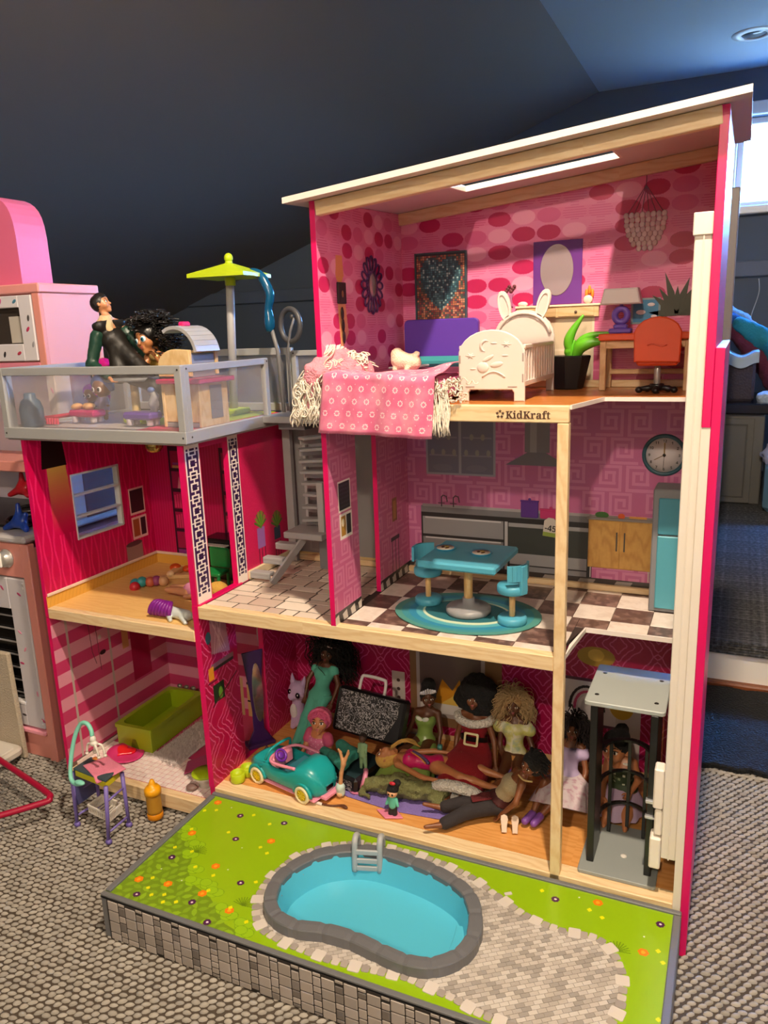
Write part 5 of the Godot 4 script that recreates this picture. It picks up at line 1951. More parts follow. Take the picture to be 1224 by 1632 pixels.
	geo(cp).bar(0.7035, 0.7435, 0.933, 0.969, ZB + 0.002, ZB + 0.0026).done("sky_print", mt("#3f8ab8", 0.4))
	for q in [[0.716, 0.949, 0.008], [0.732, 0.961, 0.006], [0.737, 0.942, 0.005]]:
		geo(cp).smooth().ell(V(q[0], q[1], ZB + 0.0027), V(q[2], q[2] * 0.5, 0.0006), Basis(), 12, 6).done("cloud_print", mt("#e9e6ea", 0.5))
	# left wall: sconce and flower mirror
	var sc := geo(house)
	sc.at(Transform3D(Basis(Vector3.BACK, Vector3.UP, Vector3.LEFT), V(XT, 0, 0)))
	sc.prism(rc(-0.085, 0.978, -0.058, 1.011), -0.004, 0.0, 0.0012)
	var scon := sc.done("wall_sconce", mt("#1c1013", 0.5), "wall lamp with a black shade and beaded stem")
	geo(scon).smooth().ell(V(XT + 0.0035, 0.993, -0.0715), V(0.0012, 0.006, 0.004), Basis(), 10, 6).done("bulb_print", mt("#8a5a3a", 0.5))
	for i in 3:
		geo(scon).smooth().ell(V(XT + 0.002, 0.963 - i * 0.0185, -0.0715 - i * 0.0012), V(0.002, 0.0105, 0.0042), Basis(), 12, 8).done("stem_bead", mt("#2a1218", 0.4))
	var fm := geo(house).smooth()
	for i in 16:
		var a := TAU * i / 16
		var c := V(XT + 0.002, 1.0105 + sin(a) * 0.0355, -0.1885 + cos(a) * 0.0305)
		var pts := []
		for k in 12:
			var b := TAU * k / 12
			var rad := V(0, sin(a), cos(a))
			var tan := V(0, cos(a), -sin(a))
			pts.append(c + rad * cos(b) * 0.0125 + tan * sin(b) * 0.0062)
		fm.tube(pts, 0.0017, 6, true)
	var fmm := fm.done("flower_mirror", mt("#4a1f58", 0.4), "purple flower shaped wall mirror")
	geo(fmm).smooth().ell(V(XT + 0.001, 1.0105, -0.1885), V(0.003, 0.026, 0.022), Basis(), 28, 10).done("mirror_rim", mt("#4a1f58", 0.4))
	geo(fmm).smooth().ell(V(XT + 0.0025, 1.0105, -0.1885), V(0.003, 0.0195, 0.0145), Basis(), 28, 10).done("mirror_glass", mt("#a89a9c", 0.2, 0.6))
	# den ceiling lamp
	var dl := V(-0.11, 0.742, -0.055)
	var pl := geo(house).smooth()
	pl.lathe(dl, [[0.0, 0.0075], [0.014, 0.007], [0.0165, 0.003], [0.0165, -0.004], [0.012, -0.012], [0.0, -0.0155]], 24)
	var lamp := pl.done("ceiling_lamp", mt("#b89a5a", 0.2, 0.8), "gold bead lamp hanging from the den ceiling")
	geo(lamp).smooth().lathe(dl, [[0.0, 0.0085], [0.024, 0.008], [0.024, 0.004], [0.0, 0.0035]], 24).done("lamp_rim", mt("#8a6a4a", 0.3, 0.5))


func yarn(g: G, a: Vector3, b: Vector3, wob: float, r: float, n := 8) -> void:  # one loose wavy strand
	var pts := []
	var ph := rng.randf_range(0, TAU)
	var side := (b - a).cross(V(0.3, 0.2, 1.0)).normalized()
	var out := side.cross(b - a).normalized()
	for i in n + 1:
		var t := float(i) / n
		pts.append(a.lerp(b, t) + side * sin(t * 9.0 + ph) * wob + out * cos(t * 7.0 + ph * 1.7) * wob * 0.7)
	g.tube(pts, r, 4)


func bedroom_items() -> void:
	# bed
	var bed := thing("toy_bed", "toy bed with a purple headboard at the bedroom's left wall", "bed", V(0.385, BF, -0.16))
	geo(bed).at(Transform3D(Basis(), V(0, 0, -0.308))).prism(rrect(0.296, 0.83, 0.44, 0.951, 0.009), -0.006, 0.006, 0.0015).done("headboard", mt("#5b3aa6", 0.35))
	geo(bed).bar(0.294, 0.475, 0.83, 0.866, -0.3, -0.004, 0.008).done("mattress", fuzzy("#b8577e", 500, 0.1))
	var tp := geo(bed)
	tp.bar(0.31, 0.43, 0.864, 0.885, -0.3, -0.272, 0.008)
	tp.done("pillow", mt("#2f8a92", 0.6))
	geo(bed).at(Transform3D(Basis(V(0, 0, 1), 0.04), V(0.33, 0.869, -0.245))).bar(-0.035, 0.03, -0.002, 0.002, -0.02, 0.02, 0.0015).done("sheet_corner", mt("#d9e2e4", 0.7))
	# throw with printed flowers over the front edge
	var fp := P.new(0.24, 0.24, 1400, Color("#dd6f92"))
	var n := FastNoiseLite.new()
	n.frequency = 0.012
	for y in range(0, 336, 2):
		for x in range(0, 336, 2):
			fp.im.fill_rect(Rect2i(x, y, 2, 2), Color("#d9668c").lerp(Color("#ea92ab"), clampf(n.get_noise_2d(x, y) * 1.2 + 0.4, 0, 1)))
	for j in 11:
		for i in 10:
			var c := Vector2(0.014 + i * 0.0245 + (0.012 if j & 1 else 0.0), 0.012 + j * 0.022)
			for k in 8:
				fp.ell(c.x + cos(TAU * k / 8) * 0.0042, c.y + sin(TAU * k / 8) * 0.0042, 0.0014, 0.0014, Color("#f6d8da"))
			fp.ell(c.x + 0.011, c.y + 0.008, 0.0008, 0.0008, Color("#f6d8da"))
	var th := thing("flower_throw", "pink throw with white flower rings hanging over the bedroom's front edge", "blanket", V(0.385, BF, 0.0))
	var sheet := func(u: float, v: float) -> Vector3:
		var x := lerpf(lerpf(0.281, 0.468, u), lerpf(0.3, 0.478, u), clampf(v * 1.4, 0.0, 1.0))
		var s := v * 0.19
		var y := 0.783 - 0.006 * u + s
		var z := 0.0155 + 0.0035 * sin(u * 9.0 + 0.6) * (1.0 - v) + 0.0025 * sin(u * 23.0) * (1.0 - v)
		if s > 0.088:
			var t := s - 0.088
			y = 0.872 - 0.006 * u + 0.004 * sin(minf(t / 0.02, 1.0) * PI / 2) + (0.012 * smoothstep(0.6, 0.95, u) * smoothstep(0.02, 0.07, t)) + 0.002 * sin(u * 14.0)
			z = 0.0155 - t * 0.85 * (0.55 + 0.75 * smoothstep(0.35, 0.9, u))
		return V(x, y, z)
	var tg := geo(th).smooth()
	tg.sheet(sheet, 44, 30, 0.0014, Vector2(1.0, 0.92))
	var tm := print_mat(fp.tex(), 0.85)
	tm.rim_enabled = true
	tm.rim = 0.4
	tg.done("cloth", tm)
	# white lace shawl: heap at the left corner and fringe at the right
	var lace := thing("lace_shawl", "white open lace shawl with pink lining heaped at the bed's front corners", "shawl", V(0.30, BF, 0.0))
	var pk := geo(lace).smooth()
	var f := Field.new(V(0.25, 0.80, -0.07), V(0.35, 0.92, 0.02), 0.004)
	f.bone(V(0.298, 0.9, -0.028), V(0.272, 0.872, 0.0), 0.013, 0.017, 0.02)
	f.bone(V(0.272, 0.872, 0.0), V(0.262, 0.82, 0.006), 0.015, 0.01, 0.02)
	f.bone(V(0.31, 0.885, -0.045), V(0.33, 0.872, -0.06), 0.018, 0.014, 0.02)
	f.bone(V(0.3, 0.88, -0.02), V(0.325, 0.872, -0.035), 0.014, 0.012, 0.02)
	f.rough(0.006, 45.0)
	f.mesh(pk)
	pk.done("lining", fuzzy("#d98a98", 400, 0.2))
	var yw := geo(lace).smooth()
	for i in 60:
		var t := i / 59.0
		var top := V(0.298 + rng.randf_range(-0.012, 0.012), 0.911 + rng.randf_range(-0.008, 0.004), -0.022 + rng.randf_range(-0.012, 0.01))
		var mid := V(lerpf(0.245, 0.286, t), 0.86 + rng.randf_range(-0.01, 0.008), 0.012 + rng.randf_range(-0.004, 0.008))
		var low := V(lerpf(0.234, 0.283, t), 0.795 + rng.randf_range(-0.005, 0.012), 0.014 + rng.randf_range(-0.004, 0.006))
		yarn(yw, top, mid, 0.003, 0.0011)
		yarn(yw, mid, low, 0.0035, 0.0012, 10)
	for i in 34:
		var a := rng.randf_range(0, PI)
		yarn(yw, V(0.30, 0.907, -0.03), V(0.318 + cos(a) * 0.03, 0.868 + sin(a) * 0.016, -0.03 - rng.randf_range(0.0, 0.045)), 0.004, 0.0011)
	for i in 14:
		var c := V(0.242 + rng.randf_range(0.0, 0.038), 0.81 + rng.randf_range(0.0, 0.045), 0.0185)
		var pts := []
		for k in 9:
			pts.append(c + V(cos(TAU * k / 9), sin(TAU * k / 9), 0.1 * sin(TAU * k / 4.5)) * 0.006)
		yw.tube(pts, 0.0011, 4, true)
	for i in 70:
		var t := rng.randf()
		var ctr := V(0.268, 0.865, 0.002).lerp(V(0.33, 0.882, -0.055), t) + V(0, 0.012 * sin(t * PI), 0)
		var dn := V(rng.randf_range(-1, 1), rng.randf_range(0, 1), rng.randf_range(0, 1)).normalized()
		var pts := []
		var uu := dn.cross(Vector3.UP).normalized()
		var vv := dn.cross(uu)
		for k in 9:
			pts.append(ctr + dn * 0.0185 + (uu * cos(TAU * k / 9) + vv * sin(TAU * k / 9)) * rng.randf_range(0.005, 0.008))
		yw.tube(pts, 0.001, 4, true)
	for i in 44:
		var x := rng.randf_range(0.468, 0.494)
		yarn(yw, V(x - 0.006, 0.856 + rng.randf_range(-0.008, 0.008), -0.004), V(x + rng.randf_range(-0.002, 0.002), 0.783 + rng.randf_range(-0.003, 0.006), 0.012 + rng.randf_range(-0.003, 0.003)), 0.0018, 0.0008)
	for i in 40:
		var c := V(rng.randf_range(0.472, 0.512), 0.831 + rng.randf_range(0.0, 0.03), rng.randf_range(-0.03, 0.008))
		var a := rng.randf_range(0, TAU)
		yarn(yw, c, c + V(cos(a) * 0.018, rng.randf_range(-0.006, 0.006), sin(a) * 0.008), 0.003, 0.001)
	yw.done("yarn", fuzzy("#e3d8c8", 600, 0.05))
	# little plush sheep
	var sh := thing("plush_sheep", "small cream plush sheep lying on the toy bed", "plush toy", V(0.383, 0.868, -0.1))
	var c0 := V(0.383, 0.886, -0.1)
	var sf := Field.new(c0 - V(0.035, 0.025, 0.03), c0 + V(0.035, 0.03, 0.03), 0.002)
	sf.bone(c0 + V(-0.009, 0.0, 0.004), c0 + V(0.012, -0.003, -0.002), 0.0145, 0.0125, 0.006)
	sf.bone(c0 + V(-0.013, 0.01, 0.004), c0 + V(-0.008, 0.006, 0.004), 0.0105, 0.01, 0.004)
	sf.bone(c0 + V(0.017, 0.008, 0.0), c0 + V(0.019, 0.01, 0.0), 0.0055, 0.005, 0.003)
	for q in [[-0.012, 0.014], [0.008, 0.012], [0.014, -0.008]]:
		sf.bone(c0 + V(q[0], -0.008, q[1] * 0.6), c0 + V(q[0] - 0.002, -0.0135, q[1]), 0.005, 0.004, 0.003)
	sf.rough(0.0012, 160.0)
	var sg := geo(sh).smooth()
	sf.mesh(sg)
	sg.done("body", fuzzy("#ecd6bc", 700, 0.15))
	# crib
	var white := mt("#dccfc6", 0.45)
	var cr := thing("bunny_crib", "white toy crib whose headboard has two bunny ears", "crib", V(0.537, BF, -0.155))
	var fb := geo(cr)
	var out := PackedVector2Array([Vector2(0.487, BF), Vector2(0.502, BF), Vector2(0.502, 0.839), Vector2(0.505, 0.843), Vector2(0.569, 0.843), Vector2(0.572, 0.839), Vector2(0.572, BF), Vector2(0.588, BF), Vector2(0.588, 0.898)])
	for i in 13:
		var a := PI * (0.06 + 0.88 * i / 12.0)
		out.append(Vector2(0.5375 + cos(a) * 0.0508, 0.893 + sin(a) * 0.0375))
	out.append(Vector2(0.487, 0.898))
	fb.at(Transform3D(Basis(), V(0, 0, -0.055)))
	fb.prism(out, -0.0065, 0.0, 0.0014)
	var fbm := fb.done("footboard", white)
	# raised moon, stars and sleeping figure on the footboard
	var rel := geo(fbm).smooth()
	var moon := []
	for i in 9:
		var a := PI * (0.35 + 1.1 * i / 8.0)
		moon.append(V(0.53 + cos(a) * 0.008, 0.907 + sin(a) * 0.008, -0.055))
	rel.tube(moon, [0.0004, 0.0012, 0.0018, 0.0022, 0.0024, 0.0022, 0.0018, 0.0012, 0.0004], 8)
	for q in [[0.561, 0.909], [0.506, 0.893]]:
		for k in 6:
			var a := TAU * k / 6
			rel.tube([V(q[0], q[1], -0.055), V(q[0] + cos(a) * 0.008, q[1] + sin(a) * 0.005, -0.055)], [0.0016, 0.0003], 6)
	rel.ell(V(0.525, 0.876, -0.055), V(0.009, 0.008, 0.002))
	rel.ell(V(0.546, 0.88, -0.055), V(0.01, 0.004, 0.0016), Basis(Vector3.BACK, 0.2))
	rel.ell(V(0.533, 0.889, -0.055), V(0.01, 0.003, 0.0014), Basis(Vector3.BACK, 0.5))
	for q in [[0.51, 0.874], [0.559, 0.893], [0.542, 0.911]]:
		rel.ell(V(q[0], q[1], -0.055), V(0.005, 0.0012, 0.001))
	var arc := []
	for i in 9:
		arc.append(V(0.524 + i * 0.0044, 0.862 + 0.008 * sin(PI * i / 8.0), -0.0545))
	rel.tube(arc, 0.0011, 6)
	rel.done("relief", white)
	for q in [[0.4895, 0.888, 0.0022, 0.012], [0.4895, 0.858, 0.0022, 0.012], [0.5855, 0.89, 0.0022, 0.012], [0.5855, 0.86, 0.0022, 0.012], [0.505, 0.8475, 0.014, 0.0016], [0.57, 0.8475, 0.014, 0.0016]]:
		geo(fbm).box(V(q[0], q[1], -0.0549), V(q[2], q[3], 0.0006)).done("slot", mt("#9b8b84", 0.6))
	var hb := geo(cr)
	hb.at(Transform3D(Basis(), V(0, 0, -0.25)))
	var ho := PackedVector2Array([Vector2(0.484, BF), Vector2(0.496, BF), Vector2(0.496, 0.846), Vector2(0.575, 0.846), Vector2(0.575, BF), Vector2(0.588, BF), Vector2(0.588, 0.915)])
	for i in 13:
		var a := PI * (0.03 + 0.94 * i / 12.0)
		ho.append(Vector2(0.536 + cos(a) * 0.0522, 0.912 + sin(a) * 0.048))
	ho.append(Vector2(0.484, 0.915))
	hb.prism(ho, -0.007, 0.0, 0.0014)
	for e in [[0.503, 0.967, 0.25], [0.568, 0.967, -0.3]]:
		hb.at(Transform3D(Basis(Vector3.BACK, e[2]), V(e[0], e[1], -0.25)))
		var ear := PackedVector2Array()
		for v in oval(0, 0, 0.0105, 0.026, 20):
			ear.append(Vector2(v.x * (1.0 + v.y * 8.0), v.y))
		hb.prism(ear, -0.007, 0.0, 0.0014)
	var hbm := hb.done("headboard", white)
	for e in [[0.503, 0.965, 0.25], [0.568, 0.965, -0.3]]:
		var eg := geo(hbm)
		eg.at(Transform3D(Basis(Vector3.BACK, e[2]), V(e[0], e[1], -0.25)))
		eg.ring(oval(0, 0, 0.0098, 0.0245, 20), oval(0, 0, 0.0072, 0.021, 20), -0.001, 0.002)
		eg.done("ear_rim", mt("#e9ded6", 0.45))
	var rim := geo(hbm).smooth()
	var rp := []
	for i in 13:
		var a := PI * (0.08 + 0.84 * i / 12.0)
		rp.append(V(0.536 + cos(a) * 0.047, 0.91 + sin(a) * 0.0445, -0.2485))
	rim.tube(rp, 0.0028, 8)
	rim.done("arch_rim", white)
	for x in [0.489, 0.5855]:
		geo(cr).box(V(x, 0.905, -0.155), V(0.005, 0.006, 0.19), 0.001).done("side_rail", white)
		geo(cr).box(V(x, 0.852, -0.155), V(0.005, 0.008, 0.19), 0.001).done("side_rail", white)
		for i in 11:
			geo(cr).box(V(x, 0.879, -0.072 - i * 0.0166), V(0.0035, 0.05, 0.0075), 0.001).done("slat", white)
	geo(cr).bar(0.49, 0.585, 0.85, 0.858, -0.248, -0.06, 0.001).done("crib_base", white)
	# black pot with a green plant
	var pt := thing("potted_plant", "bright green leafed plant in a black pot between crib and orange desk", "plant", V(0.606, BF, -0.285))
	var pc := V(0.606, BF, -0.285)
	var pot := geo(pt)
	loft(pot, [[pc + V(0, 0.0, 0), V(0.0235, 0, 0), V(0, 0, 0.0235)], [pc + V(0, 0.002, 0), V(0.0255, 0, 0), V(0, 0, 0.0255)], [pc + V(0, 0.054, 0), V(0.037, 0, 0), V(0, 0, 0.034)], [pc + V(0, 0.056, 0), V(0.036, 0, 0), V(0, 0, 0.033)]].map(func(r): return [r[0], -r[1], r[2]]), 8, 0, 0.0, true)
	pot.done("pot", mt("#131216", 0.45))
	var green := mt("#5fb324", 0.35)
	for l in [[[0.008, 0.05, 0], [0.0, 0.075, 0.004], [0.006, 0.095, 0.006], [0.024, 0.122, 0.006], 0.0085], [[0.012, 0.05, 0.004], [0.018, 0.075, 0.008], [0.036, 0.088, 0.01], [0.068, 0.092, 0.01], 0.007], [[0.012, 0.05, 0.006], [0.022, 0.07, 0.012], [0.04, 0.077, 0.014], [0.064, 0.078, 0.014], 0.0105], [[0.004, 0.05, -0.002], [0.0, 0.062, 0.002], [0.004, 0.07, 0.003], [0.01, 0.082, 0.003], 0.008]]:
		var g := geo(pt).smooth()
		var pts := []
		for i in 4:
			pts.append(pc + V(l[i][0], l[i][1], l[i][2]))
		pts = spline(pts, 5)
		var rs := []
		for i in pts.size():
			var t := float(i) / (pts.size() - 1)
			rs.append(l[4] * (0.55 + 0.45 * sin(PI * minf(t * 1.2, 1.0))) * (1.0 if t < 0.8 else lerpf(1.0, 0.45, (t - 0.8) / 0.2)))
		g.tube(pts, rs, 10)
		g.done("leaf", green)
	# desk
	var pine := wood("#d9b48a", "#bf9262", 1)
	var pineh := wood("#d9b48a", "#bf9262", 0)
	var dk := thing("toy_desk", "toy desk with an orange top and pale wooden legs", "desk", V(0.735, BF, -0.28))
	geo(dk).bar(0.662, 0.812, 0.906, 0.9165, -0.322, -0.238, 0.0015).done("desktop", mt("#d9501c", 0.35))
	for x in [0.668, 0.797]:
		for z in [-0.25, -0.312]:
			geo(dk).bar(x - 0.0045, x + 0.0055, BF, 0.906, z - 0.005, z + 0.005, 0.001).done("leg", pine)
	geo(dk).bar(0.672, 0.795, 0.893, 0.906, -0.316, -0.246, 0.001).done("apron", pineh)
	geo(dk).bar(0.672, 0.8, 0.849, 0.857, -0.316, -0.3, 0.001).done("stretcher", pineh)
	# desk lamp
	var lc := V(0.69, 0.9165, -0.283)
	var lp := thing("desk_lamp", "toy table lamp with white shade and purple ring stem on the desk", "lamp", lc)
	geo(lp).box(lc + V(0, 0.004, 0), V(0.036, 0.008, 0.024), 0.002).done("base", mt("#6a4bb0", 0.4))
	geo(lp).box(lc + V(0, 0.011, 0), V(0.022, 0.007, 0.016), 0.002).done("base_step", mt("#6a4bb0", 0.4))
	var ring := geo(lp).smooth()
	var rpts := []
	for i in 20:
		rpts.append(lc + V(cos(TAU * i / 20) * 0.01, 0.0285 + sin(TAU * i / 20) * 0.0105, 0))
	ring.tube(rpts, 0.0055, 10, true)
	ring.done("ring_stem", mt("#6a4bb0", 0.4))
	geo(lp).smooth().tube([lc + V(0, 0.04, 0), lc + V(0, 0.048, 0)], 0.003, 8).done("stem", mt("#6a4bb0", 0.4))
	var shg := geo(lp)
	shg.at(Transform3D(Basis(), lc))
	shg.prism(PackedVector2Array([Vector2(-0.032, 0.046), Vector2(0.032, 0.046), Vector2(0.026, 0.071), Vector2(-0.026, 0.071)]), -0.018, 0.016, 0.002)
	shg.done("lamp_shade", mt("#ddd8d8", 0.5))
	# orange chair
	var cc := V(0.757, BF, -0.205)
	var ch := thing("office_chair", "orange backed toy office chair on a black star base at the desk", "chair", cc)
	var cb := geo(ch)
	cb.at(Transform3D(Basis(), V(cc.x, 0, -0.186)))
	var bo := PackedVector2Array([Vector2(-0.033, 0.874), Vector2(0.033, 0.873), Vector2(0.0345, 0.918)])
	for i in 9:
		var a := PI * (0.08 + 0.84 * i / 8.0)
		bo.append(Vector2(cos(a) * 0.0338, 0.916 + sin(a) * 0.025))
	bo.append(Vector2(-0.0345, 0.918))
	cb.prism(bo, -0.006, 0.0, 0.0018)
	var bk := cb.done("backrest", mt("#d04a1c", 0.4))
	var cw := geo(bk).smooth()
	var wv := []
	for i in 9:
		wv.append(V(cc.x - 0.014 + i * 0.0035, 0.899 + 0.002 * sin(i * 0.8), -0.186))
	cw.tube(wv, 0.0012, 6)
	cw.done("back_crease", mt("#c9451a", 0.4))
	geo(ch).bar(cc.x - 0.03, cc.x + 0.03, 0.868, 0.877, -0.24, -0.192, 0.003).done("seat", mt("#d04a1c", 0.4))
	geo(ch).smooth().cyl(cc + V(0, 0.012, -0.005), 0.005, 0.032, 0.0006, 16).done("gas_stem", mt("#a9a6a4", 0.3, 0.4))
	var bs := geo(ch).smooth()
	bs.cyl(cc + V(0, 0.006, -0.005), 0.011, 0.008, 0.001, 16)
	for i in 5:
		var a := TAU * i / 5 + 0.3
		bs.tube([cc + V(0, 0.009, -0.005), cc + V(cos(a) * 0.026, 0.006, -0.005 + sin(a) * 0.02)], [0.005, 0.0035], 8)
	var base := bs.done("star_base", mt("#141316", 0.4))
	for i in 5:
		var a := TAU * i / 5 + 0.3
		geo(base).smooth().ell(cc + V(cos(a) * 0.027, 0.005, -0.005 + sin(a) * 0.021), V(0.0058, 0.005, 0.0058), Basis(), 12, 8).done("caster", mt("#0d0c0e", 0.4))
	# mosaic heart picture
	var ar := thing("mosaic_picture", "mosaic picture of a teal heart hung on the spotted bedroom wall", "picture", V(0.362, 1.0, ZB))
	var mp := P.new(0.098, 0.124, 1800, Color("#24323c"))
	for j in 30:
		for i in 24:
			var u := (i - 11.5) / 11.0
			var v := (j - 14.5) / 13.0
			var hrt := pow(u * u * 1.0 + v * v * 0.85 - 0.62, 3.0) - u * u * v * v * v * 0.7 < 0.0
			var k := rng.randi() % 7
			var col: String = ["#2f5a68", "#3f7380", "#28505e", "#5a8f98", "#376470", "#9fc0c0", "#2a4a58"][k] if hrt else ["#8a3a3a", "#a8584a", "#5a3a44", "#7a5a4a", "#b8704a", "#4a5a50", "#c98a6a"][k]
			mp.rect(0.003 + i * 0.00385, 0.004 + j * 0.00388, 0.0031, 0.0031, Color(col))
	board(ar, "mosaic", V(0.314, 0.944, ZB + 0.006), Vector3.RIGHT, Vector3.UP, [rc(0, 0, 0.098, 0.124)], Vector2(0.098, 0.124), 0.0056, print_mat(mp.tex(), 0.3), mt("#35525c", 0.4))
	var fg := geo(ar)
	for q in [[0.313, 0.413, 0.943, 0.9455], [0.313, 0.413, 1.0665, 1.069], [0.313, 0.3155, 0.9455, 1.0665], [0.4105, 0.413, 0.9455, 1.0665]]:
		fg.bar(q[0], q[1], q[2], q[3], ZB + 0.0004, ZB + 0.0075)
	fg.done("frame", mt("#35525c", 0.4))


func bath_and_den_items() -> void:
	# bathtub
	var olive := mt("#93a81a", 0.3)
	var tb := thing("bathtub", "lime green rectangular toy bathtub along the bathroom wall", "bathtub", V(-0.3, 0.043, -0.2))
	var T := Transform3D(Basis(Vector3.UP, 0.03), V(-0.302, 0.0437, -0.205))
	var g := geo(tb)
	g.at(T * Transform3D(Basis(Vector3.RIGHT, Vector3.FORWARD, Vector3.UP), Vector3.ZERO))
	var o := rrect(-0.05, -0.098, 0.05, 0.098, 0.004, 3)
	var i1 := rrect(-0.039, -0.088, 0.039, 0.088, 0.016, 3)
	g.ring(o, i1, 0.049, 0.057)
	var body := g.done("rim", olive)
	var sd := geo(tb)
	sd.at(T)
	for q in [[-0.047, 0.047, 0.0, 0.05, 0.088, 0.095], [-0.047, 0.047, 0.0, 0.05, -0.095, -0.088], [-0.047, -0.04, 0.0, 0.05, -0.09, 0.09], [0.04, 0.047, 0.0, 0.05, -0.09, 0.09], [-0.041, 0.041, 0.004, 0.01, -0.09, 0.09]]:
		sd.bar(q[0], q[1], q[2], q[3], q[4], q[5], 0.001)
	sd.done("tub_body", olive)
	var ft := geo(tb)
	ft.at(T)
	ft.prism(PackedVector2Array([Vector2(-0.012, 0.0), Vector2(0.012, 0.0), Vector2(0.004, 0.026), Vector2(-0.004, 0.026)]), 0.0945, 0.096)
	ft.done("front_notch", mt("#5f6f0c", 0.4))
	var tp := geo(tb).smooth()
	for k in 3:
		tp.ell(T * V(-0.02 + k * 0.02, 0.062, -0.1), V(0.007, 0.005, 0.005), Basis(), 12, 8)
	tp.done("taps", mt("#8f8b84", 0.25, 0.6))
	# fluffy rug
	var r := RandomNumberGenerator.new()
	r.seed = 12
	var rug := geo(self)
	for k in 2600:
		var x := r.randf_range(-0.245, -0.165)
		var z := r.randf_range(-0.26, -0.088) + (x + 0.2) * 0.25
		var p := V(x, 0.0437, z)
		var q := p + V(r.randf_range(-0.006, 0.006), r.randf_range(0.006, 0.011), r.randf_range(-0.006, 0.006))
		var s := V(0.0009, 0, 0.0004)
		rug.tri(p - s, p + s, q)
		rug.tri(p + s, p - s, q)
	rug.bar(-0.245, -0.165, 0.0436, 0.046, -0.262, -0.094)
	rug.own = self
	var rm := solo(rug, "fluffy_rug", mt("#ece3e0", 0.9), "white fluffy toy rug on the bathroom tiles beside the green tub", "rug")
	rm.set_meta("kind", "thing")
	var mat2 := thing("bath_mat", "blue toy bath mat behind the fluffy rug in the bathroom", "mat", V(-0.21, 0.043, -0.28))
	geo(mat2).bar(-0.235, -0.18, 0.0438, 0.0465, -0.31, -0.268, 0.001).done("mat", mt("#2f8fb0", 0.6))
	var plate := thing("pink_plate", "pink plate with a red heart leaning by the front of the green tub", "plate", V(-0.305, 0.043, -0.085))
	var pg := geo(plate).smooth()
	pg.at(Transform3D(Basis(V(0.3, 0, 1).normalized(), -0.12), V(-0.303, 0.0465, -0.083)))
	pg.lathe(Vector3.ZERO, [[0.0, 0.0], [0.034, 0.0], [0.04, 0.004], [0.039, 0.006], [0.031, 0.0035], [0.0, 0.0035]], 28)
	pg.done("dish", mt("#d6387a", 0.3))
	var hg := geo(plate)
	hg.at(Transform3D(Basis(V(0.3, 0, 1).normalized(), -0.12) * Basis(Vector3.RIGHT, Vector3.FORWARD, Vector3.UP), V(-0.308, 0.0505, -0.088)))
	var heart := PackedVector2Array()
	for k in 24:
		var a := TAU * k / 24
		heart.append(Vector2(16.0 * pow(sin(a), 3), 13.0 * cos(a) - 5.0 * cos(2 * a) - 2.0 * cos(3 * a) - cos(4 * a)) * 0.0014)
	hg.prism(heart, 0.0, 0.004, 0.001)
	hg.done("heart", mt("#e8142a", 0.3))
	var pc := thing("pink_cloth", "pink patterned paper panel lying at the foot of the bathroom divider", "cloth", V(-0.1, 0.043, -0.1))
	geo(pc).at(Transform3D(Basis(Vector3.UP, 0.5) * Basis(V(0, 0, 1), 0.3), V(-0.1, 0.062, -0.11))).box(Vector3.ZERO, V(0.1, 0.002, 0.05), 0.0008).done("panel", mt("#a8446c", 0.4))
	var wc := thing("toy_toilet", "white toy toilet with a lime lid beside the bathroom divider", "toilet", V(-0.062, 0.043, -0.05))
	var wg := geo(wc).smooth()
	wg.lathe(V(-0.066, 0.0437, -0.055), [[0.0, 0.0], [0.014, 0.0], [0.013, 0.006], [0.018, 0.014], [0.026, 0.022], [0.026, 0.026], [0.0, 0.026]], 24)
	wg.done("bowl", mt("#d5cfc6", 0.3))
	geo(wc).smooth().lathe(V(-0.066, 0.0697, -0.055), [[0.0, 0.0], [0.026, 0.0], [0.027, 0.002], [0.026, 0.004], [0.0, 0.005]], 24).done("lid", mt("#a9c41a", 0.35))
	geo(wc).smooth().ell(V(-0.082, 0.05, -0.03), V(0.012, 0.006, 0.01)).done("foot", mt("#7d6560", 0.4))
	# den: wooden sticks joined to a propeller, toy caterpillar, orange fruit, figures
	var pn := mt("#dcb27a", 0.45)
	var pp := thing("wooden_propeller", "pale wooden toy blade with two lobes lying on the den floor", "toy", V(-0.26, 0.407, -0.235))
	for a in [0.55, -2.45, 1.9]:
		var b := geo(pp)
		b.at(Transform3D(Basis(Vector3.UP, a) * Basis(Vector3.RIGHT, Vector3.FORWARD, Vector3.UP), V(-0.262, 0.4125 + (0.003 if a == 1.9 else 0.0), -0.24)))
		b.prism(PackedVector2Array([Vector2(0, -0.006), Vector2(0.02, -0.008), Vector2(0.042, -0.012), Vector2(0.055, -0.008), Vector2(0.058, 0.0), Vector2(0.055, 0.008), Vector2(0.042, 0.012), Vector2(0.02, 0.008), Vector2(0, 0.006)]), -0.005, 0.004, 0.0015)
		b.done("blade", pn)
	geo(pp).smooth().ell(V(-0.262, 0.418, -0.24), V(0.009, 0.008, 0.009)).done("hub", mt("#e6c79a", 0.4))
	var org1 := thing("orange_toy", "small orange toy at the back of the den beside the wooden blade", "toy", V(-0.29, 0.407, -0.29))
	var og := geo(org1).smooth()
	og.ell(V(-0.285, 0.418, -0.285), V(0.014, 0.009, 0.012))
	og.ell(V(-0.255, 0.416, -0.29), V(0.012, 0.008, 0.01))
	og.done("body", mt("#cc4f14", 0.4))
	var cat := thing("toy_caterpillar", "little teal and red toy caterpillar on the den floor", "toy", V(-0.28, 0.407, -0.17))
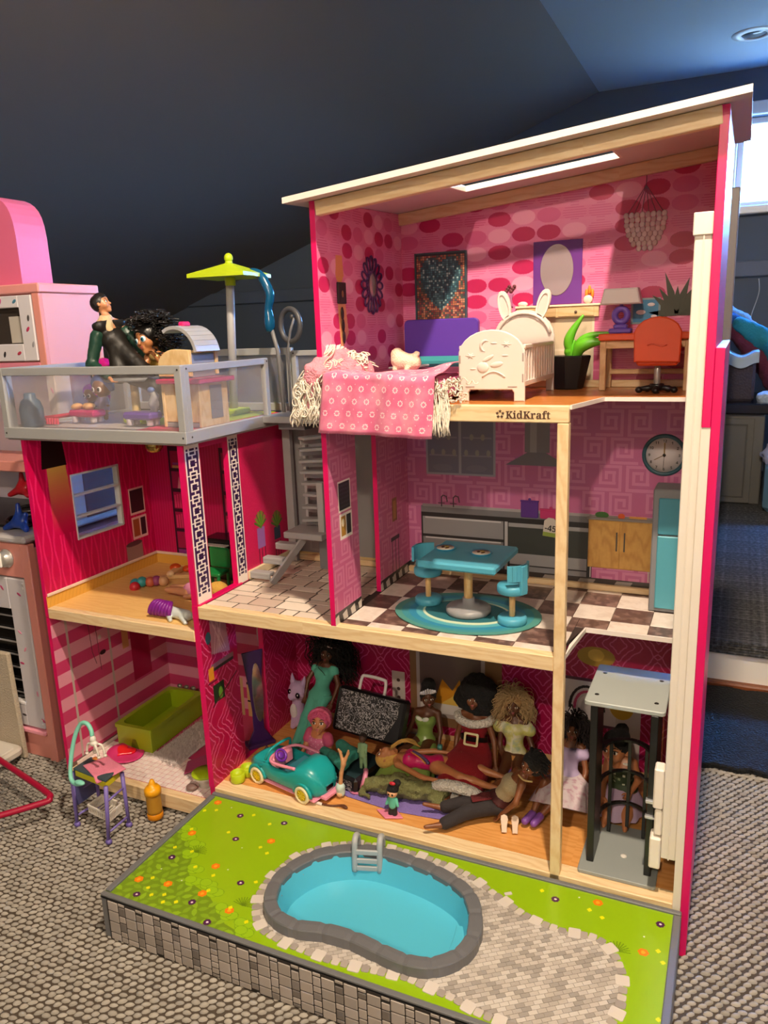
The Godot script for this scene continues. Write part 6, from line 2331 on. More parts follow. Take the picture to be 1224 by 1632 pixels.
	for q in [[0.0, 0.012, 0.0, "#2f8f96"], [0.016, 0.011, -0.008, "#b85a3a"], [0.026, 0.012, -0.016, "#8a3a6a"], [-0.012, 0.009, 0.008, "#2f8fa0"], [-0.006, 0.005, 0.017, "#b8202c"], [0.04, 0.011, -0.022, "#c99a70"]]:
		geo(cat).smooth().ell(V(-0.284 + q[0], 0.407 + q[1], -0.172 + q[2]), V(0.0115, 0.0115, 0.0115)).done("segment", mt(q[3], 0.4))
	var po := thing("toy_pony", "fallen toy pony with a purple mane lying at the den's front edge", "toy", V(-0.1, 0.407, -0.05))
	var pf := Field.new(V(-0.155, 0.4, -0.09), V(-0.03, 0.45, -0.01), 0.0022)
	pf.bone(V(-0.105, 0.4185, -0.045), V(-0.06, 0.417, -0.04), 0.0105, 0.011, 0.006)
	pf.bone(V(-0.105, 0.419, -0.046), V(-0.128, 0.424, -0.05), 0.008, 0.0105, 0.006)
	for q in [[-0.1, -0.035, -0.085, -0.022], [-0.066, -0.032, -0.048, -0.02], [-0.062, -0.048, -0.04, -0.05]]:
		pf.bone(V(q[0], 0.414, q[1]), V(q[2], 0.411, q[3]), 0.005, 0.004, 0.004)
	var pg2 := geo(po).smooth()
	pf.mesh(pg2)
	pg2.done("body", mt("#c9d2cf", 0.4))
	var mn := geo(po).smooth()
	for k in 7:
		mn.tube(spline([V(-0.122 + k * 0.003, 0.434, -0.052), V(-0.13 + k * 0.006, 0.438 - k * 0.001, -0.035), V(-0.142 + k * 0.008, 0.418, -0.03), V(-0.138 + k * 0.008, 0.41, -0.04)], 4), [0.003, 0.004, 0.0045, 0.0045, 0.005, 0.005, 0.005, 0.0045, 0.004, 0.0035, 0.003, 0.002, 0.0015], 6)
	mn.done("mane", mt("#7a1a86", 0.4))
	var tl := geo(po).smooth()
	tl.tube(spline([V(-0.05, 0.42, -0.045), V(-0.035, 0.423, -0.06), V(-0.03, 0.415, -0.075)], 4), [0.004, 0.006, 0.007, 0.007, 0.006, 0.005, 0.004, 0.003, 0.002], 8)
	tl.done("tail", mt("#b9a7a0", 0.5))
	# doll with golden hair lying by the opening
	var gd := thing("person", "golden haired doll lying behind the lattice strip in the den", "doll", V(-0.06, 0.407, -0.1))
	var gf := Field.new(V(-0.2, 0.4, -0.16), V(-0.01, 0.47, -0.05), 0.0026)
	gf.bone(V(-0.045, 0.43, -0.095), V(-0.045, 0.431, -0.094), 0.0165, 0.0165, 0.004)
	gf.bone(V(-0.06, 0.425, -0.1), V(-0.085, 0.422, -0.105), 0.007, 0.013, 0.006)
	gf.bone(V(-0.085, 0.422, -0.105), V(-0.125, 0.42, -0.112), 0.0125, 0.0125, 0.006)
	for k in [-1, 1]:
		gf.bone(V(-0.125, 0.418, -0.112 + k * 0.008), V(-0.185, 0.414, -0.12 + k * 0.009), 0.01, 0.006, 0.004)
		gf.bone(V(-0.08, 0.422, -0.105 + k * 0.018), V(-0.12, 0.414, -0.11 + k * 0.024), 0.0055, 0.004, 0.004)
	var gg := geo(gd).smooth()
	gf.mesh(gg)
	gg.done("body", mt("#c98f6a", 0.4))
	gd.position += V(-0.008, 0.006, -0.034)
	shell(gd, "hair", [[V(-0.041, 0.434, -0.093), V(-0.04, 0.434, -0.093), 0.019, 0.019], [V(-0.036, 0.43, -0.1), V(-0.03, 0.418, -0.11), 0.014, 0.01]], fuzzy("#d6a648", 300, 0.2), 0.0026, [], 0.006, 0.002)
	shell(gd, "dress", [[V(-0.083, 0.422, -0.105), V(-0.125, 0.42, -0.112), 0.0145, 0.0155]], mt("#c07a9a", 0.6))
	# green toy chair and small grand piano in the den corner
	var gc := thing("green_chair", "green plastic toy chair seen through the lattice opening of the den", "chair", V(-0.06, 0.407, -0.2))
	geo(gc).bar(-0.085, -0.035, 0.448, 0.456, -0.215, -0.175, 0.002).done("seat", mt("#157a3a", 0.4))
	geo(gc).bar(-0.085, -0.035, 0.456, 0.5, -0.22, -0.213, 0.003).done("backrest", mt("#157a3a", 0.4))
	for q in [[-0.081, -0.212], [-0.039, -0.212], [-0.081, -0.179], [-0.039, -0.179]]:
		geo(gc).bar(q[0] - 0.003, q[0] + 0.003, 0.407, 0.449, q[1] - 0.003, q[1] + 0.003, 0.001).done("leg", mt("#157a3a", 0.4))
	gc.position.x -= 0.045
	var pi := thing("toy_piano", "black toy piano standing in the den behind the green chair", "piano", V(-0.06, 0.407, -0.285))
	geo(pi).bar(-0.1, -0.02, 0.407, 0.5, -0.325, -0.27, 0.003).done("case", mt("#141014", 0.25))
	geo(pi).bar(-0.095, -0.025, 0.482, 0.488, -0.27, -0.25, 0.001).done("keybed", mt("#141014", 0.25))
	for k in 10:
		geo(pi).bar(-0.093 + k * 0.0067, -0.0872 + k * 0.0067, 0.488, 0.4905, -0.268, -0.252, 0.0004).done("key", mt("#d9d4cf", 0.3))
	pi.position.x -= 0.09


func floor_items() -> void:
	# doll's trolley
	var lil := mt("#7d6db8", 0.4)
	var tr := thing("doll_trolley", "purple toy changing trolley with pink cloth and mint mobile on the carpet", "trolley", V(-0.2, 0, 0.09))
	var feet := [V(-0.262, 0.006, 0.103), V(-0.163, 0.006, 0.122), V(-0.164, 0.006, 0.066), V(-0.256, 0.006, 0.046)]
	var tops := [V(-0.262, 0.118, 0.1), V(-0.163, 0.118, 0.112), V(-0.168, 0.118, 0.064), V(-0.258, 0.118, 0.048)]
	for i in 4:
		var g := geo(tr).smooth()
		g.tube([feet[i] + V(0, 0.004, 0), tops[i]], [0.0035, 0.0042], 10)
		var leg := g.done("leg", lil)
		geo(leg).smooth().ell(feet[i], V(0.007, 0.006, 0.006), Basis(), 12, 8).done("wheel", mt("#6d5da8", 0.4))
	for q in [[0, 3, 0.16], [1, 2, 0.16], [1, 2, 0.72], [0, 3, 0.6]]:
		geo(tr).smooth().tube([feet[q[0]].lerp(tops[q[0]], q[2]), feet[q[1]].lerp(tops[q[1]], q[2])], 0.0023, 8).done("rung", lil)
	var tray := geo(tr)
	flat([[-0.256, 0.096], [-0.168, 0.107], [-0.172, 0.066], [-0.254, 0.055]], 0.108, 0.122, tray, 0.002)
	tray.done("tray", mt("#cfc31a", 0.4))
	var pad := geo(tr)
	flat([[-0.258, 0.098], [-0.166, 0.109], [-0.17, 0.064], [-0.256, 0.053]], 0.122, 0.1285, pad, 0.002)
	pad.done("pad", mt("#3a4a52", 0.5))
	geo(tr).smooth().ell(V(-0.238, 0.13, 0.058), V(0.008, 0.0015, 0.006)).done("print_patch", mt("#c97a3a", 0.5))
	geo(tr).bar(-0.262, -0.258, 0.045, 0.12, 0.045, 0.098, 0.001).done("side_panel", mt("#4a4a78", 0.4))
	var cl := thing("pink_cloth", "square of pink felt lying on top of the purple trolley", "cloth", V(-0.2, 0.13, 0.08))
	geo(cl).smooth().sheet(func(u: float, v: float) -> Vector3:
		var p := V(-0.242, 0.131, 0.088).lerp(V(-0.185, 0.131, 0.113), u) + V(0.02 + 0.012 * u, 0, -0.046) * v
		return p + V(0, 0.0015 * sin(u * 6.0) * sin(v * 5.0) - 0.012 * smoothstep(0.8, 1.0, u) * (1.0 - v), 0), 16, 16, 0.0015).done("felt", fuzzy("#d77a92", 600, 0.1))
	# basket
	var bk := geo(tr)
	var bc := [V(-0.232, 0.052, 0.098), V(-0.17, 0.052, 0.108), V(-0.173, 0.052, 0.07), V(-0.23, 0.052, 0.062)]
	for i in 4:
		var a: Vector3 = bc[i]
		var b: Vector3 = bc[(i + 1) % 4]
		bk.beam(a, b, 0.003, 0.004)
		bk.beam(a - V(0, 0.013, 0), b - V(0, 0.013, 0), 0.002, 0.003)
		for k in 10:
			bk.beam(a.lerp(b, (k + 0.5) / 10.0), a.lerp(b, (k + 0.5) / 10.0) - V(0, 0.015, 0), 0.0026, 0.002)
	for k in 7:
		bk.beam(bc[0].lerp(bc[1], (k + 0.5) / 7.0) - V(0, 0.013, 0), bc[3].lerp(bc[2], (k + 0.5) / 7.0) - V(0, 0.013, 0), 0.002, 0.003)
	bk.done("basket", mt("#ddd6cc", 0.45))
	var arch := geo(tr).smooth()
	arch.tube(spline([V(-0.222, 0.112, 0.115), V(-0.24, 0.106, 0.113), V(-0.256, 0.112, 0.108), V(-0.262, 0.14, 0.098), V(-0.258, 0.185, 0.085), V(-0.245, 0.213, 0.078), V(-0.228, 0.218, 0.078), V(-0.217, 0.208, 0.08), V(-0.214, 0.197, 0.082)], 6), 0.0042, 10)
	arch.ell(V(-0.226, 0.113, 0.115), V(0.012, 0.005, 0.006))
	arch.done("mobile_arch", mt("#84d2bd", 0.4))
	var mb := geo(tr).smooth()
	mb.ell(V(-0.213, 0.19, 0.082), V(0.006, 0.008, 0.006))
	mb.ell(V(-0.211, 0.182, 0.083), V(0.009, 0.006, 0.006))
	for q in [[-0.02, 0.0], [0.014, 0.004], [0.02, -0.006], [-0.008, -0.008]]:
		mb.tube(spline([V(-0.212, 0.181, 0.083), V(-0.212 + q[0] * 0.7, 0.178, 0.083 + q[1]), V(-0.212 + q[0], 0.16, 0.083 + q[1])], 4), 0.0024, 7)
		mb.ell(V(-0.212 + q[0], 0.157, 0.083 + q[1]), V(0.0042, 0.0036, 0.0036), Basis(), 10, 7)
	mb.done("mobile", mt("#e3ddd2", 0.4))
	# mustard bottle
	var bo := V(-0.131, 0.005, 0.027)
	var bt := thing("sauce_bottle", "upright toy mustard bottle with yellow cap and clear amber sides on the carpet", "bottle", bo)
	geo(bt).smooth().lathe(bo, [[0.0, 0.0], [0.0135, 0.0], [0.0155, 0.002], [0.0155, 0.014], [0.0, 0.014]], 24).done("liquid", mt("#d9880f", 0.25))
	var am := mt("#b8862a", 0.2)
	geo(bt).smooth().lathe(bo, [[0.0, 0.014], [0.0152, 0.014], [0.0148, 0.02], [0.0148, 0.05], [0.0152, 0.054], [0.0, 0.054]], 24).done("body", am)
	geo(bt).smooth().lathe(bo, [[0.0, 0.054], [0.0165, 0.054], [0.0165, 0.064], [0.012, 0.07], [0.0075, 0.071], [0.006, 0.078], [0.0035, 0.084], [0.0, 0.085]], 24).done("cap", mt("#eda40c", 0.35))
	# red framed mesh at the left edge
	var hp := thing("red_hoop", "red tubular frame with grey mesh standing at the carpet's left edge", "frame", V(-0.45, 0, 0.12))
	var fr := geo(hp).smooth()
	fr.tube(spline([V(-0.75, 0.065, 0.0), V(-0.56, 0.062, 0.045), V(-0.35, 0.058, 0.098), V(-0.318, 0.056, 0.112), V(-0.325, 0.052, 0.128), V(-0.4, 0.05, 0.22), V(-0.52, 0.05, 0.35)], 7), 0.0062, 12)
	fr.done("tube_frame", mt("#a30d35", 0.3))
	var ms := geo(hp)
	for k in 46:
		var t := k / 45.0
		ms.beam(V(-0.75, 0.062, 0.0).lerp(V(-0.325, 0.055, 0.115), t), V(-0.78, 0.05, 0.35).lerp(V(-0.325, 0.054, 0.12), t), 0.0007, 0.0007)
		ms.beam(V(-0.78, 0.05, 0.35).lerp(V(-0.75, 0.062, 0.0), t), V(-0.5, 0.05, 0.33).lerp(V(-0.325, 0.055, 0.11), t), 0.0007, 0.0007)
	ms.done("mesh_net", mt("#6d6a66", 0.8)).set_meta("kind", "stuff")
	for p in [V(-0.7, 0.06, 0.02), V(-0.5, 0.05, 0.33)]:
		geo(hp).smooth().tube([p, V(p.x, 0.002, p.z)], 0.005, 10).done("leg", mt("#a30d35", 0.3))
	# white tray and beige board beside the play kitchen
	var ty := thing("white_tray", "white plastic tray corner beside the play kitchen's plinth", "tray", V(-0.72, 0, 0.02))
	geo(ty).at(Transform3D(Basis(Vector3.RIGHT, Vector3.FORWARD, Vector3.UP), V(-0.69, 0, 0.02))).prism(rrect(-0.2, -0.03, 0.132, 0.058, 0.02, 5), 0.02, 0.04, 0.005).done("tray", mt("#d3ccc0", 0.4))
	geo(ty).at(Transform3D(Basis(Vector3.RIGHT, Vector3.FORWARD, Vector3.UP), V(-0.69, 0, 0.02))).prism(rrect(-0.18, -0.018, 0.12, 0.046, 0.015, 5), 0.038, 0.042, 0.001).done("tray_inset", mt("#dcd6cb", 0.4))
	geo(ty).bar(-0.85, -0.6, 0.0, 0.02, -0.02, 0.03).done("tray_foot", mt("#8f8a80", 0.6))
	var bb := thing("beige_panel", "beige fabric panel leaning at the picture's left edge before the oven door", "panel", V(-0.7, 0, -0.046))
	geo(bb).at(Transform3D(Basis(V(0, 0, 1), 0.03), V(-0.63, 0, -0.046))).bar(-0.2, 0.063, 0.0, 0.26, -0.006, 0.006, 0.003).done("panel", fuzzy("#b5a893", 300, 0.15))


func far_items() -> void:
	# black rug below the landing
	var r := geo(self)
	var poly := []
	for i in 40:
		poly.append([lerpf(0.835, 1.7, i / 39.0), -0.548 + 0.006 * sin(i * 2.1) - 0.03 * i / 39.0])
	for i in 40:
		poly.append([lerpf(1.7, 0.828, i / 39.0), -0.945 + 0.004 * sin(i * 1.7)])
	flat(poly, 0.003, 0.016, r, 0.003)
	solo(r, "black_rug", fuzzy("#0a0a0a", 200, 0.5, 0.0), "black shaggy rug on the floor below the white riser", "rug")
	geo(self)
	var lp := geo(self).smooth()  # carpet of the landing, folded over its edge
	for i in 5:
		lp.tube([V(0.7, 0.128 - i * 0.0065, -0.968 + i * 0.001), V(1.9, 0.128 - i * 0.0065, -0.968 + i * 0.001)], 0.0045, 8)
	lp.bar(0.5, 2.6, 0.118, 0.133, -3.44, -0.97)
	var lm := StandardMaterial3D.new()
	var n := FastNoiseLite.new()
	n.seed = 4
	n.noise_type = FastNoiseLite.TYPE_CELLULAR
	n.frequency = 0.06
	var nt := NoiseTexture2D.new()
	nt.width = 256
	nt.height = 256
	nt.seamless = true
	nt.noise = n
	lm.albedo_color = Color("#908e8a")
	lm.albedo_texture = nt
	lm.uv1_triplanar = true
	lm.uv1_world_triplanar = true
	lm.uv1_scale = Vector3.ONE * 6.0
	lm.roughness = 0.95
	solo(lp, "landing_carpet", lm, "grey patterned carpet over the raised landing behind the dollhouse", "carpet")
	# cabinet
	var cm := mt("#5a5852", 0.5)
	var cb := thing("low_cabinet", "dark grey panelled cabinet with a black top on the landing", "cabinet", V(0.9, 0.1335, -2.7))
	geo(cb).bar(0.6, 0.985, 0.1335, 0.53, -3.1, -2.6, 0.004).done("carcass", cm)
	geo(cb).bar(0.58, 1.4, 0.53, 0.575, -3.15, -2.57, 0.006).done("cabinet_top", mt("#15151a", 0.15))
	for q in [[0.64, 0.78], [0.8, 0.945]]:
		var d := geo(cb).bar(q[0], q[1], 0.14, 0.51, -2.6, -2.59, 0.002).done("door", cm)
		var dp := geo(d)
		for e in [[q[0] + 0.025, q[1] - 0.025, 0.48, 0.486], [q[0] + 0.025, q[1] - 0.025, 0.165, 0.171], [q[0] + 0.025, q[0] + 0.031, 0.171, 0.48], [q[1] - 0.031, q[1] - 0.025, 0.171, 0.48]]:
			dp.bar(e[0], e[1], e[2], e[3], -2.592, -2.586, 0.001)
		dp.done("door_moulding", mt("#4a4842", 0.5))
	# grey bin on the top with a cloth over its rim
	var bn := thing("storage_bin", "dark grey fabric bin with a pale cloth over its rim on the cabinet", "bin", V(0.87, 0.575, -2.8))
	geo(bn).bar(0.79, 0.935, 0.576, 0.765, -2.9, -2.66, 0.012).done("bin_body", fuzzy("#3a3440", 120, 0.3))
	geo(bn).smooth().sheet(func(u: float, v: float) -> Vector3:
		return V(0.775 + u * 0.17, 0.775 - 0.045 * smoothstep(0.6, 1.0, v) + 0.012 * sin(u * 8.0), -2.9 + minf(v / 0.6, 1.0) * 0.25), 20, 14, 0.004).done("cloth", mt("#9fb4c9", 0.8))
	# blankets heaped behind
	var cols := [["#1f7f96", 0.0, 0.0], ["#5a1f3a", -0.05, 0.02], ["#7fa8c9", -0.09, 0.05], ["#1d4f8a", -0.08, 0.03]]
	for i in 4:
		var h := thing("folded_blanket", ["teal blanket draped across the heap behind the grey bin", "dark wine blanket at the middle of the heap behind the bin", "pale blue blanket on top of the heap by the window", "deep blue blanket rolled at the left of the heap"][i], "blanket", V(0.95, 0.58, -2.95), "blankets heaped on the cabinet")
		var f := Field.new(V(0.72, 0.55, -3.2), V(1.35, 1.05, -2.75), 0.012)
		var o := V(cols[i][1], cols[i][2], 0)
		if i == 0:
			f.bone(V(0.86, 0.905, -2.92), V(1.02, 0.79, -2.88), 0.035, 0.05, 0.03)
			f.bone(V(1.02, 0.79, -2.88), V(1.1, 0.62, -2.86), 0.05, 0.06, 0.03)
		elif i == 1:
			f.bone(V(0.81, 0.9, -2.95), V(0.97, 0.75, -2.93), 0.03, 0.06, 0.03)
			f.bone(V(0.97, 0.75, -2.93), V(1.05, 0.64, -2.9), 0.06, 0.07, 0.03)
		elif i == 2:
			f.bone(V(0.8, 0.965, -3.0), V(0.87, 0.93, -2.98), 0.03, 0.022, 0.03)
			f.bone(V(0.87, 0.93, -2.98), V(0.93, 0.88, -2.96), 0.02, 0.018, 0.03)
		else:
			f.bone(V(0.82, 0.93, -2.95), V(0.87, 0.9, -2.93), 0.03, 0.025, 0.03)
		f.rough(0.014, 16.0)
		var g := geo(h).smooth()
		f.mesh(g)
		g.done("folds", fuzzy(cols[i][0], 150, 0.3))
	var wd := thing("pale_heap", "pale crumpled cloth lying at the right end of the cabinet top", "cloth", V(1.02, 0.576, -2.65))
	var wf := Field.new(V(0.9, 0.56, -2.75), V(1.3, 0.72, -2.55), 0.01)
	wf.bone(V(0.98, 0.595, -2.65), V(1.2, 0.605, -2.65), 0.03, 0.04, 0.03)
	wf.rough(0.02, 20.0)
	var wg := geo(wd).smooth()
	wf.mesh(wg)
	wg.done("folds", fuzzy("#a9bdd6", 150, 0.3))
	var bs := thing("blue_basket", "pale blue tub of clothes standing beside the cabinet", "basket", V(1.06, 0.1335, -2.55))
	geo(bs).bar(0.995, 1.3, 0.1335, 0.34, -2.7, -2.45, 0.02).done("tub", mt("#5a7f9a", 0.5))
	var bf := Field.new(V(0.95, 0.3, -2.75), V(1.35, 0.52, -2.4), 0.012)
	bf.bone(V(1.03, 0.36, -2.56), V(1.25, 0.37, -2.56), 0.05, 0.07, 0.03)
	bf.bone(V(1.05, 0.43, -2.56), V(1.1, 0.45, -2.56), 0.03, 0.035, 0.03)
	bf.rough(0.025, 18.0)
	var bg := geo(bs).smooth()
	bf.mesh(bg)
	bg.done("clothes", fuzzy("#8f96b8", 120, 0.3))
	# cable on the end wall
	var cb2 := geo(self).smooth()
	cb2.tube(spline([V(0.93, 1.12, -3.43), V(0.935, 1.05, -3.43), V(0.91, 0.95, -3.43), V(0.9, 0.9, -3.43)], 6), 0.003, 6)
	solo(cb2, "hanging_cable", mt("#a9b4c0", 0.5), "thin pale cable hanging down the end wall below the rail", "cable")
	# curtain edge post of the tall shelf right of the house
	var pl := thing("tall_shelf", "narrow grey brown upright of furniture right behind the dollhouse wall", "shelf", V(0.86, 0.0, -0.75))
	geo(pl).bar(0.8, 0.842, 0.1335, 1.29, -1.5, -1.46, 0.003).done("upright", mt("#6d6462", 0.5))
	geo(pl).bar(0.77, 0.8, 0.1335, 1.3, -1.52, -1.48, 0.003).done("upright", mt("#857b78", 0.5))


# ---------------------------------------------------------------- dolls

var head_field: Field
var hand_field: Field


func make_head_field() -> Field:  # a fashion doll's head, face towards +z, 32 mm high, centred between the ears
	var f := Field.new(V(-0.02, -0.024, -0.021), V(0.02, 0.023, 0.022), 0.0011)
	f.bone(V(0, 0.0045, -0.003), V(0, 0.005, -0.001), 0.0148, 0.0148, 0.004)
	f.bone(V(0, -0.004, 0.003), V(0, -0.0105, 0.0055), 0.0105, 0.0062, 0.006)
	f.bone(V(-0.006, -0.005, 0.007), V(0.006, -0.005, 0.007), 0.0055, 0.0055, 0.004)
	f.bone(V(0, -0.0148, 0.0088), V(0, -0.0145, 0.0088), 0.0036, 0.0036, 0.003)
	f.bone(V(0, 0.0075, 0.0105), V(0, 0.0075, 0.0105), 0.004, 0.004, 0.004)
	for s in [-1, 1]:
		f.carve(V(s * 0.0062, 0.0008, 0.0158), 0.0034, 0.0025)
		f.bone(V(s * 0.0142, 0.0005, -0.002), V(s * 0.0148, -0.003, -0.0015), 0.0026, 0.002, 0.0012)
	f.bone(V(0, 0.0015, 0.0128), V(0, -0.0042, 0.0158), 0.0013, 0.0019, 0.0016)
	f.bone(V(-0.0025, -0.0088, 0.0126), V(0.0025, -0.0088, 0.0126), 0.0014, 0.0014, 0.0012)
	f.bone(V(-0.002, -0.0108, 0.0122), V(0.002, -0.0108, 0.0122), 0.0015, 0.0015, 0.0012)
	f.bone(V(0, -0.01, -0.004), V(0, -0.024, -0.006), 0.0062, 0.0058, 0.004)
	return f


func make_hand_field() -> Field:  # a small slightly curled hand, wrist at the origin, fingers along +y, palm towards +z, thumb at +x
	var f := Field.new(V(-0.009, -0.004, -0.005), V(0.011, 0.021, 0.009), 0.0005)
	f.bone(V(0, -0.002, 0), V(0, 0.002, 0), 0.0028, 0.003, 0.001)
	for i in 4:
		var x := -0.0036 + i * 0.0024
		f.bone(V(x * 0.5, 0.002, 0), V(x, 0.0085, 0), 0.0017, 0.0015, 0.0012, V(1, 1, 1.25))
		var l: float = [0.0062, 0.0078, 0.0082, 0.0074][i]
		var k1 := V(x * 1.12, 0.0085 + l * 0.45, 0.0006)
		var k2 := V(x * 1.16, 0.0085 + l * 0.78, 0.002)
		f.bone(V(x, 0.0085, 0), k1, 0.0012, 0.0011, 0.0003)
		f.bone(k1, k2, 0.0011, 0.001, 0.0003)
		f.bone(k2, k2 + V(x * 0.03, l * 0.2, 0.0016), 0.001, 0.0008, 0.0003)
	f.bone(V(0.002, 0.0022, 0.0004), V(0.0062, 0.0062, 0.0018), 0.0016, 0.0013, 0.001)
	f.bone(V(0.0062, 0.0062, 0.0018), V(0.0078, 0.0105, 0.0028), 0.0013, 0.0009, 0.0004)
	return f


func frame_of(f: Vector3, u: Vector3) -> Basis:  # axes of a head that looks along f
	f = f.normalized()
	var r := u.cross(f).normalized()
	return Basis(r, f.cross(r), f)


func face_parts(o: Node3D, T: Transform3D, iris: String, lip: String, brow: String, eye := 1.0) -> void:
	for s in [-1, 1]:
		var e := geo(o).smooth().at(T)
		e.ell(V(s * 0.0061, 0.0006, 0.0124), V(0.0031 * eye, 0.0021 * eye, 0.0014), Basis(Vector3.UP, s * 0.3), 14, 8)
		var m := e.done("eye", mt("#efe9e2", 0.25))
		geo(m).smooth().at(T).ell(V(s * 0.0061, 0.0006, 0.0134), V(0.0016 * eye, 0.0018 * eye, 0.0008), Basis(Vector3.UP, s * 0.3), 12, 8).done("iris", mt(iris, 0.2))
		geo(m).smooth().at(T).ell(V(s * 0.0061, 0.0005, 0.0139), V(0.0008 * eye, 0.0009 * eye, 0.0005), Basis(), 10, 6).done("pupil", mt("#0c0808", 0.15))
		geo(m).smooth().at(T).tube([V(s * 0.0028, 0.0022 * eye, 0.0133), V(s * 0.006, 0.003 * eye, 0.0134), V(s * 0.0098, 0.0026 * eye, 0.0112)], [0.0003, 0.0006, 0.0004], 6).done("lash", mt("#1a100e", 0.6))
		geo(o).smooth().at(T).tube([V(s * 0.0028, 0.0058, 0.0141), V(s * 0.0065, 0.0071, 0.0134), V(s * 0.0104, 0.0058, 0.0112)], [0.0004, 0.0006, 0.0003], 6).done("eyebrow", mt(brow, 0.7))
	var l := geo(o).smooth().at(T)
	l.ell(V(0, -0.0087, 0.0133), V(0.0033, 0.0009, 0.0009), Basis(), 12, 6)
	l.ell(V(0, -0.0106, 0.0129), V(0.0026, 0.0011, 0.001), Basis(), 12, 6)
	l.done("lips", mt(lip, 0.35))


func doll(o: Node3D, J: Dictionary, skin: Material, size := 1.0) -> void:  # one continuous body from joints in world coordinates
	if head_field == null:
		head_field = make_head_field()
		hand_field = make_hand_field()
	var lo := Vector3.ONE * 9.0
	var hi := Vector3.ONE * -9.0
	for k in J:
		if J[k] is Vector3 and not k in ["hf", "hu"]:
			lo = lo.min(J[k])
			hi = hi.max(J[k])
	var f := Field.new(lo - Vector3.ONE * 0.025, hi + Vector3.ONE * 0.025, 0.0026)
	var s := size
	var ch: Vector3 = J.chest
	var pe: Vector3 = J.pelvis
	var up := (ch - pe).normalized()
	var rt: Vector3 = (J.sR - J.sL).normalized()
	var fw := rt.cross(up).normalized()
	if J.has("back"):
		fw = -fw
	var nk: Vector3 = J.neck
	var waist := pe.lerp(ch, 0.52)
	f.bone(J.head - (J.head - nk) * 0.5, nk, 0.0058 * s, 0.0064 * s, 0.004)
	f.bone(nk, ch, 0.0072 * s, 0.014 * s, 0.008)
	f.bone(ch - rt * 0.006 * s, ch + rt * 0.006 * s, 0.0132 * s, 0.0132 * s, 0.008)
	f.bone(ch, waist, 0.0135 * s, 0.0112 * s, 0.008)
	f.bone(waist, pe, 0.0112 * s, 0.0145 * s, 0.008)
	f.bone(pe - rt * 0.007 * s, pe + rt * 0.007 * s, 0.0142 * s, 0.0142 * s, 0.008)
	if J.get("bust", true):
		for q in [-1, 1]:
			f.bone(ch + rt * q * 0.0078 * s + fw * 0.0085 * s, ch + rt * q * 0.0082 * s + fw * 0.0095 * s, 0.0072 * s, 0.007 * s, 0.005)
	for d in ["L", "R"]:
		f.bone(nk.lerp(J["s" + d], 0.3), J["s" + d], 0.0068 * s, 0.0072 * s, 0.006)
		f.bone(J["s" + d], J["e" + d], 0.0067 * s, 0.0051 * s, 0.003)
		f.bone(J["e" + d], J["w" + d], 0.0052 * s, 0.0034 * s, 0.003)
		f.bone(pe.lerp(J["h" + d], 0.7), J["h" + d], 0.0132 * s, 0.013 * s, 0.006)
		f.bone(J["h" + d], J["k" + d], 0.0128 * s, 0.0085 * s, 0.004)
		f.bone(J["k" + d], J["k" + d].lerp(J["a" + d], 0.35), 0.0082 * s, 0.0086 * s, 0.004)
		f.bone(J["k" + d].lerp(J["a" + d], 0.35), J["a" + d], 0.0086 * s, 0.0047 * s, 0.004)
		f.bone(J["a" + d], J["t" + d], 0.0052 * s, 0.0036 * s, 0.003)
	var g := geo(o).smooth()
	f.mesh(g)
	var T := Transform3D(frame_of(J.hf, J.hu).scaled(Vector3.ONE * J.get("hs", 1.0)), J.head)
	g.at(T)
	head_field.mesh(g)
	for d in ["L", "R"]:
		var dir: Vector3 = (J["w" + d] - J["e" + d]).normalized()
		var palm: Vector3 = J.get("p" + d, fw)
		palm = (palm - dir * palm.dot(dir)).normalized()
		var b := Basis(dir.cross(palm), dir, palm)
		if d == "L":
			b = Basis(-dir.cross(palm), dir, palm)
		g.at(Transform3D(b.scaled(Vector3.ONE * s), J["w" + d] + dir * 0.001))
		if d == "L":  # mirrored: turn the faces over as well
			var h := Mirror.new(o, g.o)
			h.st = g.st
			h.x = g.x
			hand_field.mesh(h)
		else:
			hand_field.mesh(g)
	g.done("body", skin)
	face_parts(o, T, J.get("iris", "#3a2414"), J.get("lip", "#b0485a"), J.get("brow", "#2a1a12"))


class Mirror extends G:
	func tri(a: Vector3, b: Vector3, c: Vector3) -> void:
		super.tri(a, c, b)


func shell(o: Node3D, called: String, bones: Array, m: Material, cell := 0.0028, cuts: Array = [], k := 0.006, rough := 0.0) -> MeshInstance3D:  # cloth over bones [a, b, ra, rb]
	var lo := Vector3.ONE * 9.0
	var hi := Vector3.ONE * -9.0
	for b in bones:
		var r := maxf(b[2], b[3]) + 0.004
		lo = lo.min(b[0] - Vector3.ONE * r).min(b[1] - Vector3.ONE * r)
		hi = hi.max(b[0] + Vector3.ONE * r).max(b[1] + Vector3.ONE * r)
	var f := Field.new(lo, hi, cell)
	for b in bones:
		f.bone(b[0], b[1], b[2], b[3], k)
	if rough > 0.0:
		f.rough(rough, 70.0)
	for c in cuts:
		f.cut(c[0], c[1])
	var g := geo(o).smooth()
	f.mesh(g)
	return g.done(called, m)


